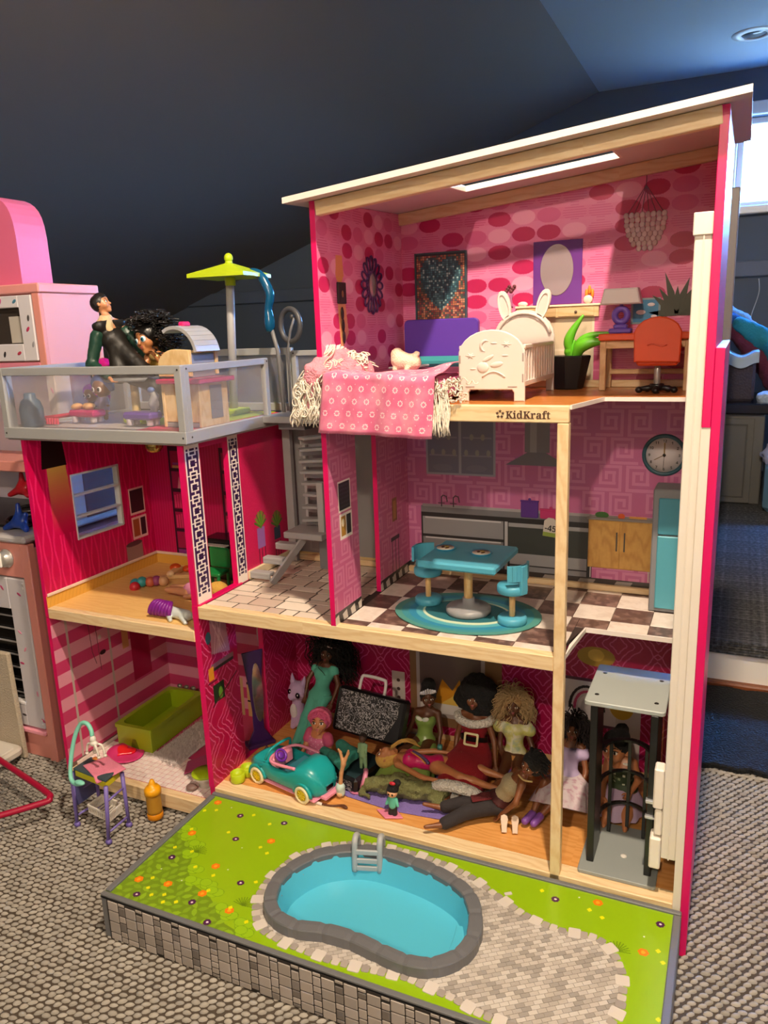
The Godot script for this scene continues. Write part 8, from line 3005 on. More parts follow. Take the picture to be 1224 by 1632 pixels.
func ground_items() -> void:
	# purple felt mat
	var mg := geo(self)
	flat([[0.185, -0.085], [0.255, -0.066], [0.35, -0.056], [0.44, -0.064], [0.455, -0.075], [0.45, -0.2], [0.36, -0.215], [0.23, -0.2]], 0.0862, 0.0885, mg, 0.0006)
	solo(mg, "purple_mat", fuzzy("#7f6bb0", 500, 0.15), "lilac felt mat on the orange floor beneath the heap of dolls", "mat")
	# car
	var T := Transform3D(Basis(Vector3.UP, -0.22), V(0.137, 0.0862, -0.068))
	var car := thing("toy_car", "teal toy convertible with yellow wheels parked at the floor's front edge", "toy car", T.origin)
	var teal := mt("#1b9a9c", 0.3)
	var pink := mt("#e58fa8", 0.4)
	var hull := geo(car).smooth().at(T)
	var rings := []
	for r in [[-0.094, 0.022, 0.012, 0.006], [-0.09, 0.025, 0.024, 0.014], [-0.07, 0.03, 0.034, 0.021], [-0.035, 0.034, 0.038, 0.025], [-0.01, 0.033, 0.039, 0.023], [0.02, 0.033, 0.039, 0.023], [0.04, 0.038, 0.039, 0.03], [0.062, 0.039, 0.037, 0.031], [0.082, 0.034, 0.031, 0.024], [0.092, 0.029, 0.02, 0.014], [0.094, 0.026, 0.01, 0.006]]:
		rings.append([V(r[0], r[1], 0), V(0, 0, r[2]), V(0, r[3], 0)])
	for i in rings.size() - 1:
		for k in 32:
			var q := []
			for e in [[i, k], [i, k + 1], [i + 1, k + 1], [i + 1, k]]:
				var a: float = TAU * e[1] / 32
				var c := signf(cos(a)) * pow(absf(cos(a)), 0.6)
				var s := signf(sin(a)) * pow(absf(sin(a)), 0.6)
				var p: Vector3 = rings[e[0]][0] + rings[e[0]][1] * c + rings[e[0]][2] * s
				if p.x > -0.036 and p.x < 0.036 and absf(p.z) < 0.0325 and s > 0.0:  # the open cockpit
					p.y = minf(p.y, 0.026)
				q.append(p)
			hull.quad(q[0], q[3], q[2], q[1])
	hull.done("car_body", teal)
	var int1 := geo(car).at(T)
	int1.bar(-0.034, 0.034, 0.024, 0.03, -0.03, 0.03, 0.001)
	int1.done("cabin_floor", mt("#1f4f5a", 0.5))
	var trim := geo(car).smooth().at(T)
	trim.tube(spline([V(0.04, 0.062, 0.034), V(-0.02, 0.0585, 0.036), V(-0.036, 0.058, 0.0), V(-0.02, 0.0585, -0.036), V(0.04, 0.062, -0.034)], 8), 0.003, 8)
	trim.done("cabin_trim", pink)
	geo(car).at(T).bar(0.005, 0.03, 0.03, 0.052, -0.03, 0.03, 0.005).done("seat", mt("#2a6a78", 0.5))
	geo(car).at(T).bar(-0.034, -0.022, 0.03, 0.058, -0.028, 0.028, 0.004).done("dashboard", pink)
	var st := geo(car).smooth().at(T * Transform3D(Basis(Vector3.BACK, -0.9), V(-0.016, 0.062, 0.013)))
	var sr := []
	for i in 16:
		sr.append(V(cos(TAU * i / 16) * 0.011, 0, sin(TAU * i / 16) * 0.011))
	st.tube(sr, 0.0028, 8, true)
	st.ell(Vector3.ZERO, V(0.007, 0.003, 0.007))
	st.done("steering_wheel", mt("#6a2a9c", 0.3))
	var ws := geo(car).smooth().at(T)
	ws.tube(spline([V(-0.038, 0.056, 0.034), V(-0.03, 0.075, 0.026), V(-0.03, 0.078, 0.0), V(-0.03, 0.075, -0.026), V(-0.038, 0.056, -0.034)], 6), 0.0026, 8)
	ws.done("windscreen_frame", teal)
	geo(car).at(T).bar(-0.086, 0.086, 0.006, 0.013, -0.036, 0.036, 0.003).done("underbody", pink)
	geo(car).at(T).bar(0.085, 0.101, 0.008, 0.018, -0.02, 0.02, 0.003).done("rear_bumper", pink)
	for q in [[-0.06, 1], [-0.06, -1], [0.058, 1], [0.058, -1]]:
		var wt := T * Transform3D(Basis(Vector3.RIGHT, PI / 2 * q[1]), V(q[0], 0.0165, q[1] * 0.033))
		var w := geo(car).smooth().at(wt)
		w.lathe(Vector3.ZERO, [[0.0, 0.0], [0.016, 0.0], [0.0172, 0.002], [0.0172, 0.007], [0.0152, 0.0085], [0.0115, 0.0085], [0.0115, 0.0068], [0.0, 0.0068]], 28)
		var wheel := w.done("wheel", mt("#e8d9b0", 0.4))
		var hub := geo(wheel).smooth().at(wt)
		hub.lathe(Vector3.ZERO, [[0.0, 0.0072], [0.0112, 0.0072], [0.0112, 0.006]], 24)
		for k in 8:
			var a := TAU * k / 8
			hub.tube([V(cos(a) * 0.003, 0.0076, sin(a) * 0.003), V(cos(a) * 0.0105, 0.0076, sin(a) * 0.0105)], 0.0009, 6)
		hub.ell(V(0, 0.0074, 0), V(0.003, 0.0014, 0.003))
		hub.done("wheel_disc", mt("#dcbf14", 0.35))
		var arch := geo(car).smooth().at(T)
		var ap := []
		for i in 11:
			var a := PI * i / 10.0
			ap.append(V(q[0] + cos(a) * 0.0205, 0.0165 + sin(a) * 0.0205, q[1] * 0.0365))
		arch.tube(ap, 0.0036, 8)
		arch.done("wheel_arch", teal)
	geo(car).smooth().at(T).tube([V(0.0945, 0.034, 0.012), V(0.0945, 0.034, -0.012)], 0.0018, 6).done("boot_handle", mt("#178486", 0.3))
	geo(car).smooth().at(T).box(V(-0.05, 0.042, 0.0378), V(0.01, 0.003, 0.003), 0.001).done("door_handle", mt("#178486", 0.3))
	# lime cups
	for q in [[0.03, -0.036, "front lime green toy cup lying left of the teal car"], [0.036, -0.062, "rear lime green toy cup lying left of the teal car"]]:
		var c := V(q[0], 0.0862, q[1])
		var cup := thing("lime_cup", q[2], "cup", c, "lime cups by the car")
		geo(cup).smooth().lathe(c, [[0.0, 0.0], [0.0125, 0.0], [0.0145, 0.002], [0.0145, 0.018], [0.0128, 0.0195], [0.0118, 0.018], [0.0112, 0.012], [0.0, 0.011]], 24).done("cup_body", mt("#b5c91a", 0.35))
	# purple standing mirror
	var mr := thing("standing_mirror", "tall purple toy mirror standing in the doorway of the magenta divider", "mirror", V(-0.01, 0.086, -0.17))
	var mp := PackedVector2Array([Vector2(-0.03, 0.0), Vector2(0.03, 0.0), Vector2(0.024, 0.014), Vector2(0.012, 0.035), Vector2(0.011, 0.075), Vector2(0.0135, 0.125), Vector2(0.02, 0.185), Vector2(0.023, 0.21), Vector2(-0.023, 0.21), Vector2(-0.02, 0.185), Vector2(-0.0135, 0.125), Vector2(-0.011, 0.075), Vector2(-0.012, 0.035), Vector2(-0.024, 0.014)])
	var MT := Transform3D(Basis(Vector3.UP, 0.95) * Basis(Vector3.RIGHT, -0.04), V(-0.004, 0.0862, -0.168))
	geo(mr).at(MT).prism(mp, -0.004, 0.0, 0.001).done("frame", mt("#3d1d58", 0.35))
	geo(mr).at(MT).prism(oval(0.004, 0.118, 0.0115, 0.066, 28), 0.0, 0.0015, 0.0005).done("mirror_glass", mt("#c4b9b9", 0.1, 0.85))
	geo(mr).at(MT).prism(rrect(-0.03, 0.0, 0.03, 0.008, 0.003, 3), -0.02, 0.012, 0.001).done("foot", mt("#3d1d58", 0.35))
	var sv := thing("silver_tin", "crumpled silver trinket on the floor between mirror and car", "trinket", V(0.045, 0.086, -0.135))
	var svf := Field.new(V(0.01, 0.08, -0.17), V(0.08, 0.12, -0.1), 0.0022)
	svf.bone(V(0.03, 0.094, -0.14), V(0.055, 0.093, -0.128), 0.008, 0.007, 0.005)
	svf.rough(0.006, 90.0)
	var svg := geo(sv).smooth()
	svf.mesh(svg)
	svg.done("foil", mt("#a8a29c", 0.2, 0.8))
	# purple cat figure
	var ct := thing("plush_kitten", "lilac kitten toy with big dark eyes in the corner behind the scrubs doll", "plush toy", V(0.032, 0.086, -0.26))
	var kf := Field.new(V(-0.01, 0.08, -0.3), V(0.08, 0.225, -0.22), 0.0026)
	kf.bone(V(0.038, 0.176, -0.262), V(0.042, 0.176, -0.262), 0.0205, 0.0205, 0.006)
	kf.bone(V(0.03, 0.167, -0.247), V(0.032, 0.166, -0.246), 0.008, 0.008, 0.004)
	for q in [[0.026, 0.194, 0.023, 0.212], [0.052, 0.194, 0.056, 0.21]]:
		kf.bone(V(q[0], q[1], -0.264), V(q[2], q[3], -0.266), 0.0065, 0.0015, 0.002)
	kf.bone(V(0.036, 0.15, -0.264), V(0.036, 0.105, -0.262), 0.013, 0.016, 0.006)
	kf.bone(V(0.03, 0.115, -0.255), V(0.027, 0.093, -0.25), 0.007, 0.006, 0.004)
	var kg := geo(ct).smooth()
	kf.mesh(kg)
	kg.done("body", fuzzy("#b89abf", 500, 0.08))
	for q in [[0.0285, 0.178, -0.245], [0.0485, 0.173, -0.2425]]:
		var ey := geo(ct).smooth().ell(V(q[0], q[1], q[2]), V(0.0055, 0.0068, 0.003), Basis(), 14, 8).done("eye", mt("#150d1a", 0.1))
		geo(ey).smooth().ell(V(q[0] + 0.0015, q[1] + 0.0025, q[2] + 0.003), V(0.0015, 0.0018, 0.0006), Basis(), 8, 6).done("eye_glint", mt("#e8e0ea", 0.2))
	geo(ct).smooth().ell(V(0.032, 0.13, -0.2495), V(0.009, 0.018, 0.004)).done("white_bib", mt("#cfc6c6", 0.7))
	# zebra suitcase, open: lid leaning back on the wall
	var su := thing("zebra_suitcase", "open black toy suitcase with zebra print lid and white handle", "suitcase", V(0.24, 0.0885, -0.15))
	var black := mt("#0f0d10", 0.35)
	var zp := P.new(0.13, 0.085, 1600, Color("#120f12"))
	var zn := FastNoiseLite.new()
	zn.seed = 8
	zn.frequency = 0.026
	for y in zp.im.get_height():
		for x in zp.im.get_width():
			if sin(zn.get_noise_2d(x, y) * 16.0 + x * 0.05 + y * 0.3) > 0.3:
				zp.im.set_pixel(x, y, Color("#9c9798"))
	var zm := print_mat(zp.tex(), 0.4)
	var LT := Transform3D(Basis(Vector3.UP, -0.03) * Basis(Vector3.BACK, -0.06) * Basis(Vector3.RIGHT, -0.38), V(0.238, 0.146, -0.177))
	geo(su).at(LT).bar(-0.076, 0.076, 0.0, 0.089, -0.03, 0.0, 0.005).done("lid", black)
	board(su, "lid_print", LT * V(-0.067, 0.005, 0.0006), LT.basis.x, LT.basis.y, [PackedVector2Array([Vector2(0, 0.004), Vector2(0.004, 0), Vector2(0.108, 0), Vector2(0.13, 0.05), Vector2(0.13, 0.079), Vector2(0.0, 0.079)])], Vector2(0.13, 0.085), 0.0005, zm, black)
	var hd := geo(su).smooth().at(LT)
	hd.tube(spline([V(-0.035, 0.085, -0.014), V(-0.034, 0.112, -0.014), V(-0.026, 0.118, -0.014), V(0.012, 0.118, -0.014), V(0.02, 0.112, -0.014), V(0.021, 0.085, -0.014)], 6), 0.0034, 8)
	hd.done("handle", mt("#d6cfd0", 0.35))
	geo(su).at(Transform3D(Basis(Vector3.UP, -0.25), V(0.232, 0.0885, -0.13))).bar(-0.045, 0.05, 0.0, 0.03, -0.05, 0.045, 0.005).done("base_shell", black)
	board(su, "base_print", Transform3D(Basis(Vector3.UP, -0.25), V(0.232, 0.0885, -0.13)) * V(-0.035, 0.004, 0.0457), Transform3D(Basis(Vector3.UP, -0.25)).basis.x, Vector3.UP, [rc(0, 0, 0.075, 0.02)], Vector2(0.13, 0.085), 0.0005, zm, black)
	var sw := geo(su)
	sw.at(Transform3D(Basis(Vector3.UP, -0.25), V(0.232, 0.1185, -0.13)))
	sw.bar(-0.04, 0.045, -0.002, 0.001, -0.045, 0.04)
	sw.done("lining", mt("#0c2a30", 0.7))
	# teal trousers on the suitcase
	var tt := thing("teal_trousers", "folded pair of teal doll trousers draped over the suitcase base", "trousers", V(0.21, 0.12, -0.11))
	shell(tt, "trousers", [[V(0.178, 0.131, -0.125), V(0.232, 0.135, -0.095), 0.011, 0.012], [V(0.2, 0.138, -0.15), V(0.24, 0.14, -0.125), 0.011, 0.011], [V(0.232, 0.135, -0.095), V(0.24, 0.14, -0.125), 0.01, 0.01]], fuzzy("#2f7f70", 900, 0.05), 0.0026, [], 0.008, 0.003)
	# little figures
	var skin := mt("#b9855a", 0.4)
	var uf := thing("upturned_figure", "tiny doll standing on its head before the suitcase, bare legs apart", "figurine", V(0.243, 0.0885, -0.062))
	var u0 := V(0.243, 0.0885, -0.062)
	shell(uf, "legs", [[u0 + V(0.0, 0.022, 0), u0 + V(0.001, 0.045, -0.004), 0.0045, 0.0035], [u0 + V(0.001, 0.045, -0.004), u0 + V(0.004, 0.062, -0.008), 0.0035, 0.0045], [u0 + V(0.004, 0.062, -0.008), u0 + V(-0.003, 0.083, -0.012), 0.004, 0.0026], [u0 + V(0.004, 0.062, -0.008), u0 + V(0.012, 0.083, -0.014), 0.004, 0.0026], [u0 + V(-0.003, 0.083, -0.012), u0 + V(-0.006, 0.09, -0.01), 0.0026, 0.002], [u0 + V(0.012, 0.083, -0.014), u0 + V(0.014, 0.09, -0.012), 0.0026, 0.002]], skin, 0.0014, [], 0.003)
	shell(uf, "dress", [[u0 + V(0, 0.008, 0), u0 + V(0, 0.018, 0), 0.0085, 0.009]], mt("#b9cfc6", 0.5), 0.0016, [], 0.003, 0.001)
	geo(uf).smooth().ell(u0 + V(0, 0.0068, 0.004), V(0.0065, 0.0062, 0.006)).done("head", mt("#d9b48a", 0.4))
	var gf := thing("fairy_figurine", "small standing green figurine with raised arms in front of the suitcase lid", "figurine", V(0.262, 0.1, -0.12))
	var g0 := V(0.264, 0.118, -0.118)
	shell(gf, "figure", [[g0 + V(-0.004, 0.0, 0.001), g0 + V(-0.003, 0.03, 0), 0.003, 0.0045], [g0 + V(0.006, 0.0, 0.001), g0 + V(0.004, 0.03, 0), 0.003, 0.0045], [g0 + V(0.0, 0.03, 0), g0 + V(0.001, 0.05, 0), 0.0068, 0.0058], [g0 + V(-0.006, 0.05, 0), g0 + V(0.008, 0.05, 0), 0.003, 0.003], [g0 + V(-0.006, 0.05, 0), g0 + V(-0.008, 0.036, 0.004), 0.0025, 0.002], [g0 + V(0.008, 0.05, 0), g0 + V(0.01, 0.038, 0.005), 0.0025, 0.002]], mt("#7fa07a", 0.5), 0.0015, [], 0.003)
	geo(gf).smooth().ell(g0 + V(0.001, 0.063, 0.0), V(0.007, 0.008, 0.007)).done("head", mt("#4a2f22", 0.5))
	geo(gf).smooth().ell(g0 + V(0.001, 0.066, -0.003), V(0.008, 0.008, 0.007)).done("hair", fuzzy("#1a0f0c", 400, 0.2))
	geo(gf).smooth().lathe(V(0.265, 0.0885, -0.117), [[0.0, 0.0], [0.009, 0.0], [0.009, 0.004], [0.004, 0.006], [0.004, 0.03], [0.0, 0.03]], 16).done("stand", mt("#8fa88a", 0.5))
	var cmp := thing("pink_compact", "round pink toy compact standing on edge beside the green cloth", "compact", V(0.278, 0.0885, -0.1))
	geo(cmp).smooth().at(Transform3D(Basis(Vector3.BACK, 1.2) * Basis(Vector3.RIGHT, 0.4), V(0.277, 0.109, -0.1))).lathe(Vector3.ZERO, [[0.0, 0.0], [0.018, 0.0], [0.0195, 0.002], [0.0195, 0.006], [0.018, 0.0075], [0.0, 0.0075]], 28).done("case", mt("#c97a96", 0.35))
	geo(cmp).smooth().at(Transform3D(Basis(), V(0.264, 0.0886, -0.088))).lathe(Vector3.ZERO, [[0.0, 0.0], [0.014, 0.0], [0.0155, 0.003], [0.0, 0.005]], 24).done("lid", mt("#d47a9c", 0.35))
	# shimmering cloth bundle
	var gb := thing("shimmer_cloth", "bundle of shimmering olive cloth with upturned ends lying on the lilac mat", "cloth", V(0.35, 0.0885, -0.095))
	var bf := Field.new(V(0.26, 0.08, -0.16), V(0.46, 0.15, -0.05), 0.003)
	bf.bone(V(0.288, 0.108, -0.092), V(0.345, 0.112, -0.098), 0.0125, 0.019, 0.012)
	bf.bone(V(0.345, 0.112, -0.098), V(0.425, 0.108, -0.108), 0.02, 0.016, 0.012)
	bf.bone(V(0.288, 0.11, -0.088), V(0.281, 0.096, -0.076), 0.008, 0.005, 0.006)
	bf.bone(V(0.281, 0.096, -0.076), V(0.298, 0.093, -0.07), 0.005, 0.003, 0.004)
	bf.bone(V(0.42, 0.1, -0.095), V(0.432, 0.097, -0.086), 0.01, 0.006, 0.006)
	bf.rough(0.007, 55.0)
	bf.rough(0.002, 220.0)
	var bg := geo(gb).smooth()
	bf.mesh(bg)
	var shm := fuzzy("#77784a", 900, 0.3)
	shm.metallic = 0.35
	shm.roughness = 0.45
	bg.done("folds", shm)
	# figurine on a pink foot
	var fg := thing("toy_figurine", "small black haired figurine in a mint top on a pink diamond stand", "figurine", V(0.352, 0.087, -0.045))
	var f0 := V(0.357, 0.0895, -0.046)
	geo(fg).at(Transform3D(Basis(Vector3.RIGHT, Vector3.FORWARD, Vector3.UP), V(0.352, 0.0868, -0.046))).prism(PackedVector2Array([Vector2(-0.029, 0.002), Vector2(-0.004, -0.016), Vector2(0.026, -0.004), Vector2(0.004, 0.016)]), 0.0, 0.0026, 0.0008).done("stand", mt("#dd7f9e", 0.4))
	shell(fg, "legs", [[f0 + V(-0.004, 0.002, 0.002), f0 + V(-0.003, 0.018, 0), 0.0046, 0.0046], [f0 + V(0.004, 0.002, 0.002), f0 + V(0.003, 0.018, 0), 0.0046, 0.0046]], mt("#1c1c22", 0.4), 0.0014, [], 0.002)
	shell(fg, "top", [[f0 + V(0, 0.018, 0), f0 + V(0, 0.031, 0), 0.0075, 0.0068], [f0 + V(-0.007, 0.03, 0), f0 + V(-0.011, 0.02, 0.004), 0.003, 0.0026], [f0 + V(0.007, 0.03, 0), f0 + V(0.011, 0.021, 0.004), 0.003, 0.0026]], mt("#5fb8a0", 0.5), 0.0014, [], 0.003)
	var hf := geo(fg).smooth().ell(f0 + V(0, 0.043, 0.001), V(0.0095, 0.0085, 0.009)).done("head", mt("#d9a27a", 0.4))
	for s in [-1, 1]:
		geo(hf).smooth().ell(f0 + V(s * 0.0035, 0.0435, 0.0095), V(0.0018, 0.0022, 0.0008), Basis(), 10, 6).done("eye", mt("#1a1210", 0.2))
	shell(fg, "hair", [[f0 + V(0, 0.049, -0.002), f0 + V(0, 0.05, -0.003), 0.0105, 0.0105], [f0 + V(0.004, 0.057, -0.003), f0 + V(0.008, 0.062, -0.003), 0.0075, 0.007], [f0 + V(-0.009, 0.044, -0.002), f0 + V(-0.009, 0.04, -0.002), 0.004, 0.003]], fuzzy("#0d0a0c", 400, 0.2), 0.0014, [], 0.003)
	geo(fg).smooth().ell(f0 + V(0.002, 0.0635, 0.004), V(0.006, 0.0035, 0.003)).done("red_bow", mt("#b81a2c", 0.5))
	# comb with a white grip
	var br := thing("doll_brush", "thin brown doll brush with a white grip lying at the floor's front edge", "brush", V(0.24, 0.0865, -0.028))
	geo(br).smooth().tube(spline([V(0.222, 0.0885, -0.026), V(0.24, 0.0885, -0.0275), V(0.258, 0.089, -0.034), V(0.272, 0.089, -0.031)], 5), [0.0018, 0.0018, 0.0018, 0.0018, 0.0018, 0.0018, 0.0018, 0.0018, 0.0018, 0.002, 0.0025, 0.003, 0.0035, 0.0032, 0.0025, 0.0015], 8).done("stick", mt("#5a3018", 0.5))
	geo(br).at(Transform3D(Basis(Vector3.UP, -0.08), V(0.214, 0.0888, -0.0255))).box(Vector3.ZERO, V(0.018, 0.005, 0.006), 0.0015).done("grip", mt("#ddd6cc", 0.4))
	# pair of pale sandals
	for q in [[0.553, -0.076, "left sole of the pale doll sandals beside the reclining doll's hand"], [0.571, -0.08, "right sole of the pale doll sandals next to the purple shoes"]]:
		var so := thing("doll_sandal", q[2], "sandal", V(q[0], 0.0868, q[1]), "pale doll sandals")
		geo(so).at(Transform3D(Basis(Vector3.UP, 0.28) * Basis(Vector3.RIGHT, -0.55), V(q[0], 0.1, q[1]))).prism(PackedVector2Array([Vector2(-0.0045, -0.014), Vector2(0.0045, -0.014), Vector2(0.0048, -0.004), Vector2(0.0066, 0.007), Vector2(0.0055, 0.013), Vector2(0.0, 0.0155), Vector2(-0.0055, 0.013), Vector2(-0.0062, 0.007), Vector2(-0.0048, -0.004)]), -0.0022, 0.0022, 0.0008).done("sole", mt("#dcc4ae", 0.45))
	# lift cabin
	var lf := thing("toy_lift", "toy lift cabin with grey roof plate, black posts and curved bars beside the white rail", "lift", V(0.745, 0.086, -0.09))
	var lg := mt("#8f9593", 0.4)
	var blk := mt("#121314", 0.35)
	geo(lf).at(Transform3D(Basis(Vector3.RIGHT, Vector3.FORWARD, Vector3.UP))).prism(rrect(0.688, 0.04, 0.806, 0.182, 0.006, 4), 0.366, 0.3735, 0.0012).done("roof_plate", mt("#a3a9a6", 0.4))
	for q in [[0.703, -0.067], [0.791, -0.067], [0.703, -0.148], [0.791, -0.148]]:
		geo(lf).smooth().at(Transform3D(Basis(), V(q[0], 0.373, q[1]))).lathe(Vector3.ZERO, [[0.0, 0.0008], [0.0034, 0.0008], [0.0034, 0.0]], 14).done("screw", mt("#3c3a38", 0.3, 0.6))
	geo(lf).at(Transform3D(Basis(Vector3.RIGHT, Vector3.FORWARD, Vector3.UP))).prism(rrect(0.688, 0.018, 0.806, 0.155, 0.004, 4), 0.0862, 0.0925, 0.001).done("base_plate", lg)
	geo(lf).bar(0.698, 0.709, 0.0925, 0.366, -0.105, -0.042, 0.001).done("post_board", blk)
	geo(lf).bar(0.786, 0.797, 0.0925, 0.366, -0.125, -0.04, 0.001).done("post_board", blk)
	for q in [[0.262, 0.009], [0.205, 0.0055], [0.145, 0.0055]]:
		var cb := []
		for i in 13:
			var a := PI * i / 12.0
			cb.append(V(0.7475 + cos(a) * 0.04, q[0], -0.1 - sin(a) * 0.045))
		var hoop := geo(lf)
		for i in 12:
			hoop.beam(cb[i], cb[i + 1], q[1], 0.004)
		hoop.done("curved_bar", blk)
	for a in [0.8, 1.57, 2.35]:
		geo(lf).bar(0.7475 + cos(a) * 0.04 - 0.0028, 0.7475 + cos(a) * 0.04 + 0.0028, 0.0925, 0.264, -0.1 - sin(a) * 0.045 - 0.002, -0.1 - sin(a) * 0.045 + 0.002, 0.0005).done("upright_bar", blk)
	var eb := geo(lf).smooth()
	eb.lathe(V(0.752, 0.0926, -0.075), [[0.0, 0.0008], [0.002, 0.0008], [0.0048, 0.0012], [0.0048, 0.0]], 16)
	eb.done("eyelet", mt("#d8d4cc", 0.3))
	geo(lf).bar(0.784, 0.799, 0.222, 0.228, -0.045, -0.035, 0.001).done("clip", mt("#c9ccd0", 0.2, 0.6))
	geo(lf).bar(0.784, 0.799, 0.196, 0.201, -0.045, -0.035, 0.001).done("clip", mt("#c9ccd0", 0.2, 0.6))
	geo(lf).smooth().tube([V(0.801, 0.366, -0.09), V(0.802, 0.25, -0.07)], 0.0004, 5).done("cord", mt("#b98a4a", 0.5))


func terrace_items() -> void:
	var lime := mt("#b9d01c", 0.4)
	var grey := mt("#a3a3a5", 0.45)
	var T := 0.775
	# umbrella
	var uc := V(-0.085, T, -0.275)
	var um := thing("garden_umbrella", "square lime green toy parasol on a grey pole on the roof terrace", "umbrella", uc)
	geo(um).box(uc + V(0, 0.006, 0), V(0.055, 0.012, 0.055), 0.003).done("base", lime)
	geo(um).smooth().tube([uc + V(0.004, 0.008, 0), uc + V(0.018, 0.268, 0.0)], 0.0085, 16).done("pole", grey)
	var ut := uc + V(0.019, 0.268, 0)
	geo(um).smooth().cyl(ut + V(0, -0.012, 0), 0.0105, 0.016, 0.001, 20).done("collar", lime)
	var cg := geo(um)
	var s := 0.061
	var cn := [V(-s, 0, -s), V(s, 0, -s), V(s, 0, s), V(-s, 0, s)]
	var rot := Basis(Vector3.UP, 0.12)
	for i in 4:
		var a: Vector3 = ut + rot * cn[i] + V(0, 0.003, 0)
		var b: Vector3 = ut + rot * cn[(i + 1) % 4] + V(0, 0.003, 0)
		var c := ut + V(0, 0.033, 0)
		var at := a + V(0, 0.007, 0)
		var bt := b + V(0, 0.007, 0)
		var ia := c.lerp(at, 0.12)
		var ib := c.lerp(bt, 0.12)
		cg.cquad(at, bt, ib, ia, ut)
		cg.cquad(a, b, bt, at, ut)
		cg.ctri(ia, ib, c + V(0, 0.001, 0), ut)
		cg.ctri(a, b, ut + V(0, 0.006, 0), ut + V(0, 0.02, 0))
	cg.done("canopy", lime)
	geo(um).smooth().cyl(ut + V(0, 0.029, 0), 0.0075, 0.006, 0.001, 16).ell(ut + V(0, 0.041, 0), V(0.0088, 0.0095, 0.0088)).done("finial", lime)
	# barbecue
	var bc := V(-0.04, T, -0.11)
	var bb := thing("toy_barbecue", "toy barbecue of pale wood with pink worktop and grey arched hood", "barbecue", bc)
	var pine := wood("#e3c795", "#d0ab72", 1)
	for x in [-0.082, -0.003]:
		geo(bb).bar(x - 0.003, x + 0.003, T, 0.853, -0.145, -0.06, 0.001).done("side_board", pine)
	geo(bb).bar(-0.082, -0.003, T, 0.783, -0.14, -0.062, 0.001).done("bottom_shelf", mt("#8f8f92", 0.4))
	geo(bb).bar(-0.08, -0.005, 0.783, 0.853, -0.142, -0.136, 0.001).done("back_board", mt("#7d7c80", 0.4))
	geo(bb).bar(-0.08, -0.006, 0.784, 0.853, -0.068, -0.062, 0.001).done("front_board", pine)
	geo(bb).bar(0.0, 0.0015, 0.788, 0.848, -0.125, -0.09, 0.0005).done("side_panel", mt("#77767a", 0.4))
	geo(bb).bar(-0.09, 0.01, 0.853, 0.862, -0.158, -0.052, 0.002).done("worktop", mt("#c2185a", 0.35))
	var cheek := PackedVector2Array([Vector2(-0.04, 0.0), Vector2(0.032, 0.0), Vector2(0.032, 0.046)])
	for i in 9:
		var a := PI / 2 + PI / 2 * i / 8.0
		cheek.append(Vector2(-0.0 + cos(a) * 0.04, 0.018 + sin(a) * 0.03))
	for z in [-0.07, -0.148]:
		geo(bb).at(Transform3D(Basis(), V(-0.052, 0.866, z))).prism(cheek, -0.004, 0.004, 0.001).done("hood_cheek", pine)
	geo(bb).bar(-0.086, -0.022, 0.862, 0.905, -0.144, -0.074, 0.002).done("grill_box", mt("#85868a", 0.4))
	var hood := geo(bb)
	var hp := []
	for i in 11:
		var a := PI * (0.05 + 0.62 * i / 10.0)
		hp.append(V(-0.058 + cos(a) * 0.046, 0.9 + sin(a) * 0.052, -0.11))
	for i in 10:
		var p0: Vector3 = hp[i]
		var p1: Vector3 = hp[i + 1]
		var t := (p1 - p0).normalized()
		var k := V(-t.y, t.x, 0) * 0.003
		for z in [[-0.145, -0.075]]:
			var q := [p0 - k + V(0, 0, -0.035), p1 - k + V(0, 0, -0.035), p1 + k + V(0, 0, -0.035), p0 + k + V(0, 0, -0.035), p0 - k + V(0, 0, 0.035), p1 - k + V(0, 0, 0.035), p1 + k + V(0, 0, 0.035), p0 + k + V(0, 0, 0.035)]
			for f in [[0, 1, 2, 3], [4, 5, 6, 7], [3, 2, 6, 7], [0, 1, 5, 4], [0, 3, 7, 4], [1, 2, 6, 5]]:
				hood.cquad(q[f[0]], q[f[1]], q[f[2]], q[f[3]], (p0 + p1) / 2 + V(0, 0, 0))
	hood.done("hood", mt("#a8a8aa", 0.35))
	geo(bb).box(V(-0.055, 0.957, -0.105), V(0.014, 0.01, 0.022), 0.003).done("hood_knob", mt("#d6246c", 0.35))
	# blue arm on a stick
	var ba := thing("plastic_slide", "glossy blue bent plastic arm stuck on a grey stick behind the parasol", "toy", V(-0.01, T, -0.3))
	geo(ba).smooth().tube(spline([V(-0.035, 1.058, -0.302), V(-0.014, 1.052, -0.3), V(0.002, 1.03, -0.3), V(0.009, 1.008, -0.3), V(0.003, 0.985, -0.3), V(0.004, 0.962, -0.3), V(0.003, 0.938, -0.3)], 5), [0.006, 0.007, 0.0075, 0.008, 0.008, 0.0085, 0.0085, 0.009, 0.0095, 0.009, 0.0095, 0.0095, 0.0095, 0.009, 0.0095, 0.009, 0.009, 0.009, 0.0085, 0.0085, 0.008, 0.008, 0.009, 0.0095, 0.01, 0.011, 0.0115, 0.011, 0.01, 0.008, 0.006], 12).done("arm", mt("#0c527c", 0.2))
	geo(ba).smooth().tube([V(0.006, 0.95, -0.3), V(0.018, 0.9, -0.302), V(0.022, 0.776, -0.304)], 0.0042, 10).done("stick", mt("#77777a", 0.4))
	# grey wheel
	var wh := thing("steering_ring", "dark grey toy steering wheel on a rod beside the tower wall", "wheel", V(0.05, T, -0.315))
	var wp := []
	for i in 28:
		wp.append(V(0.043 + cos(TAU * i / 28) * 0.026, 0.95 + sin(TAU * i / 28) * 0.032, -0.315 + cos(TAU * i / 28) * 0.006))
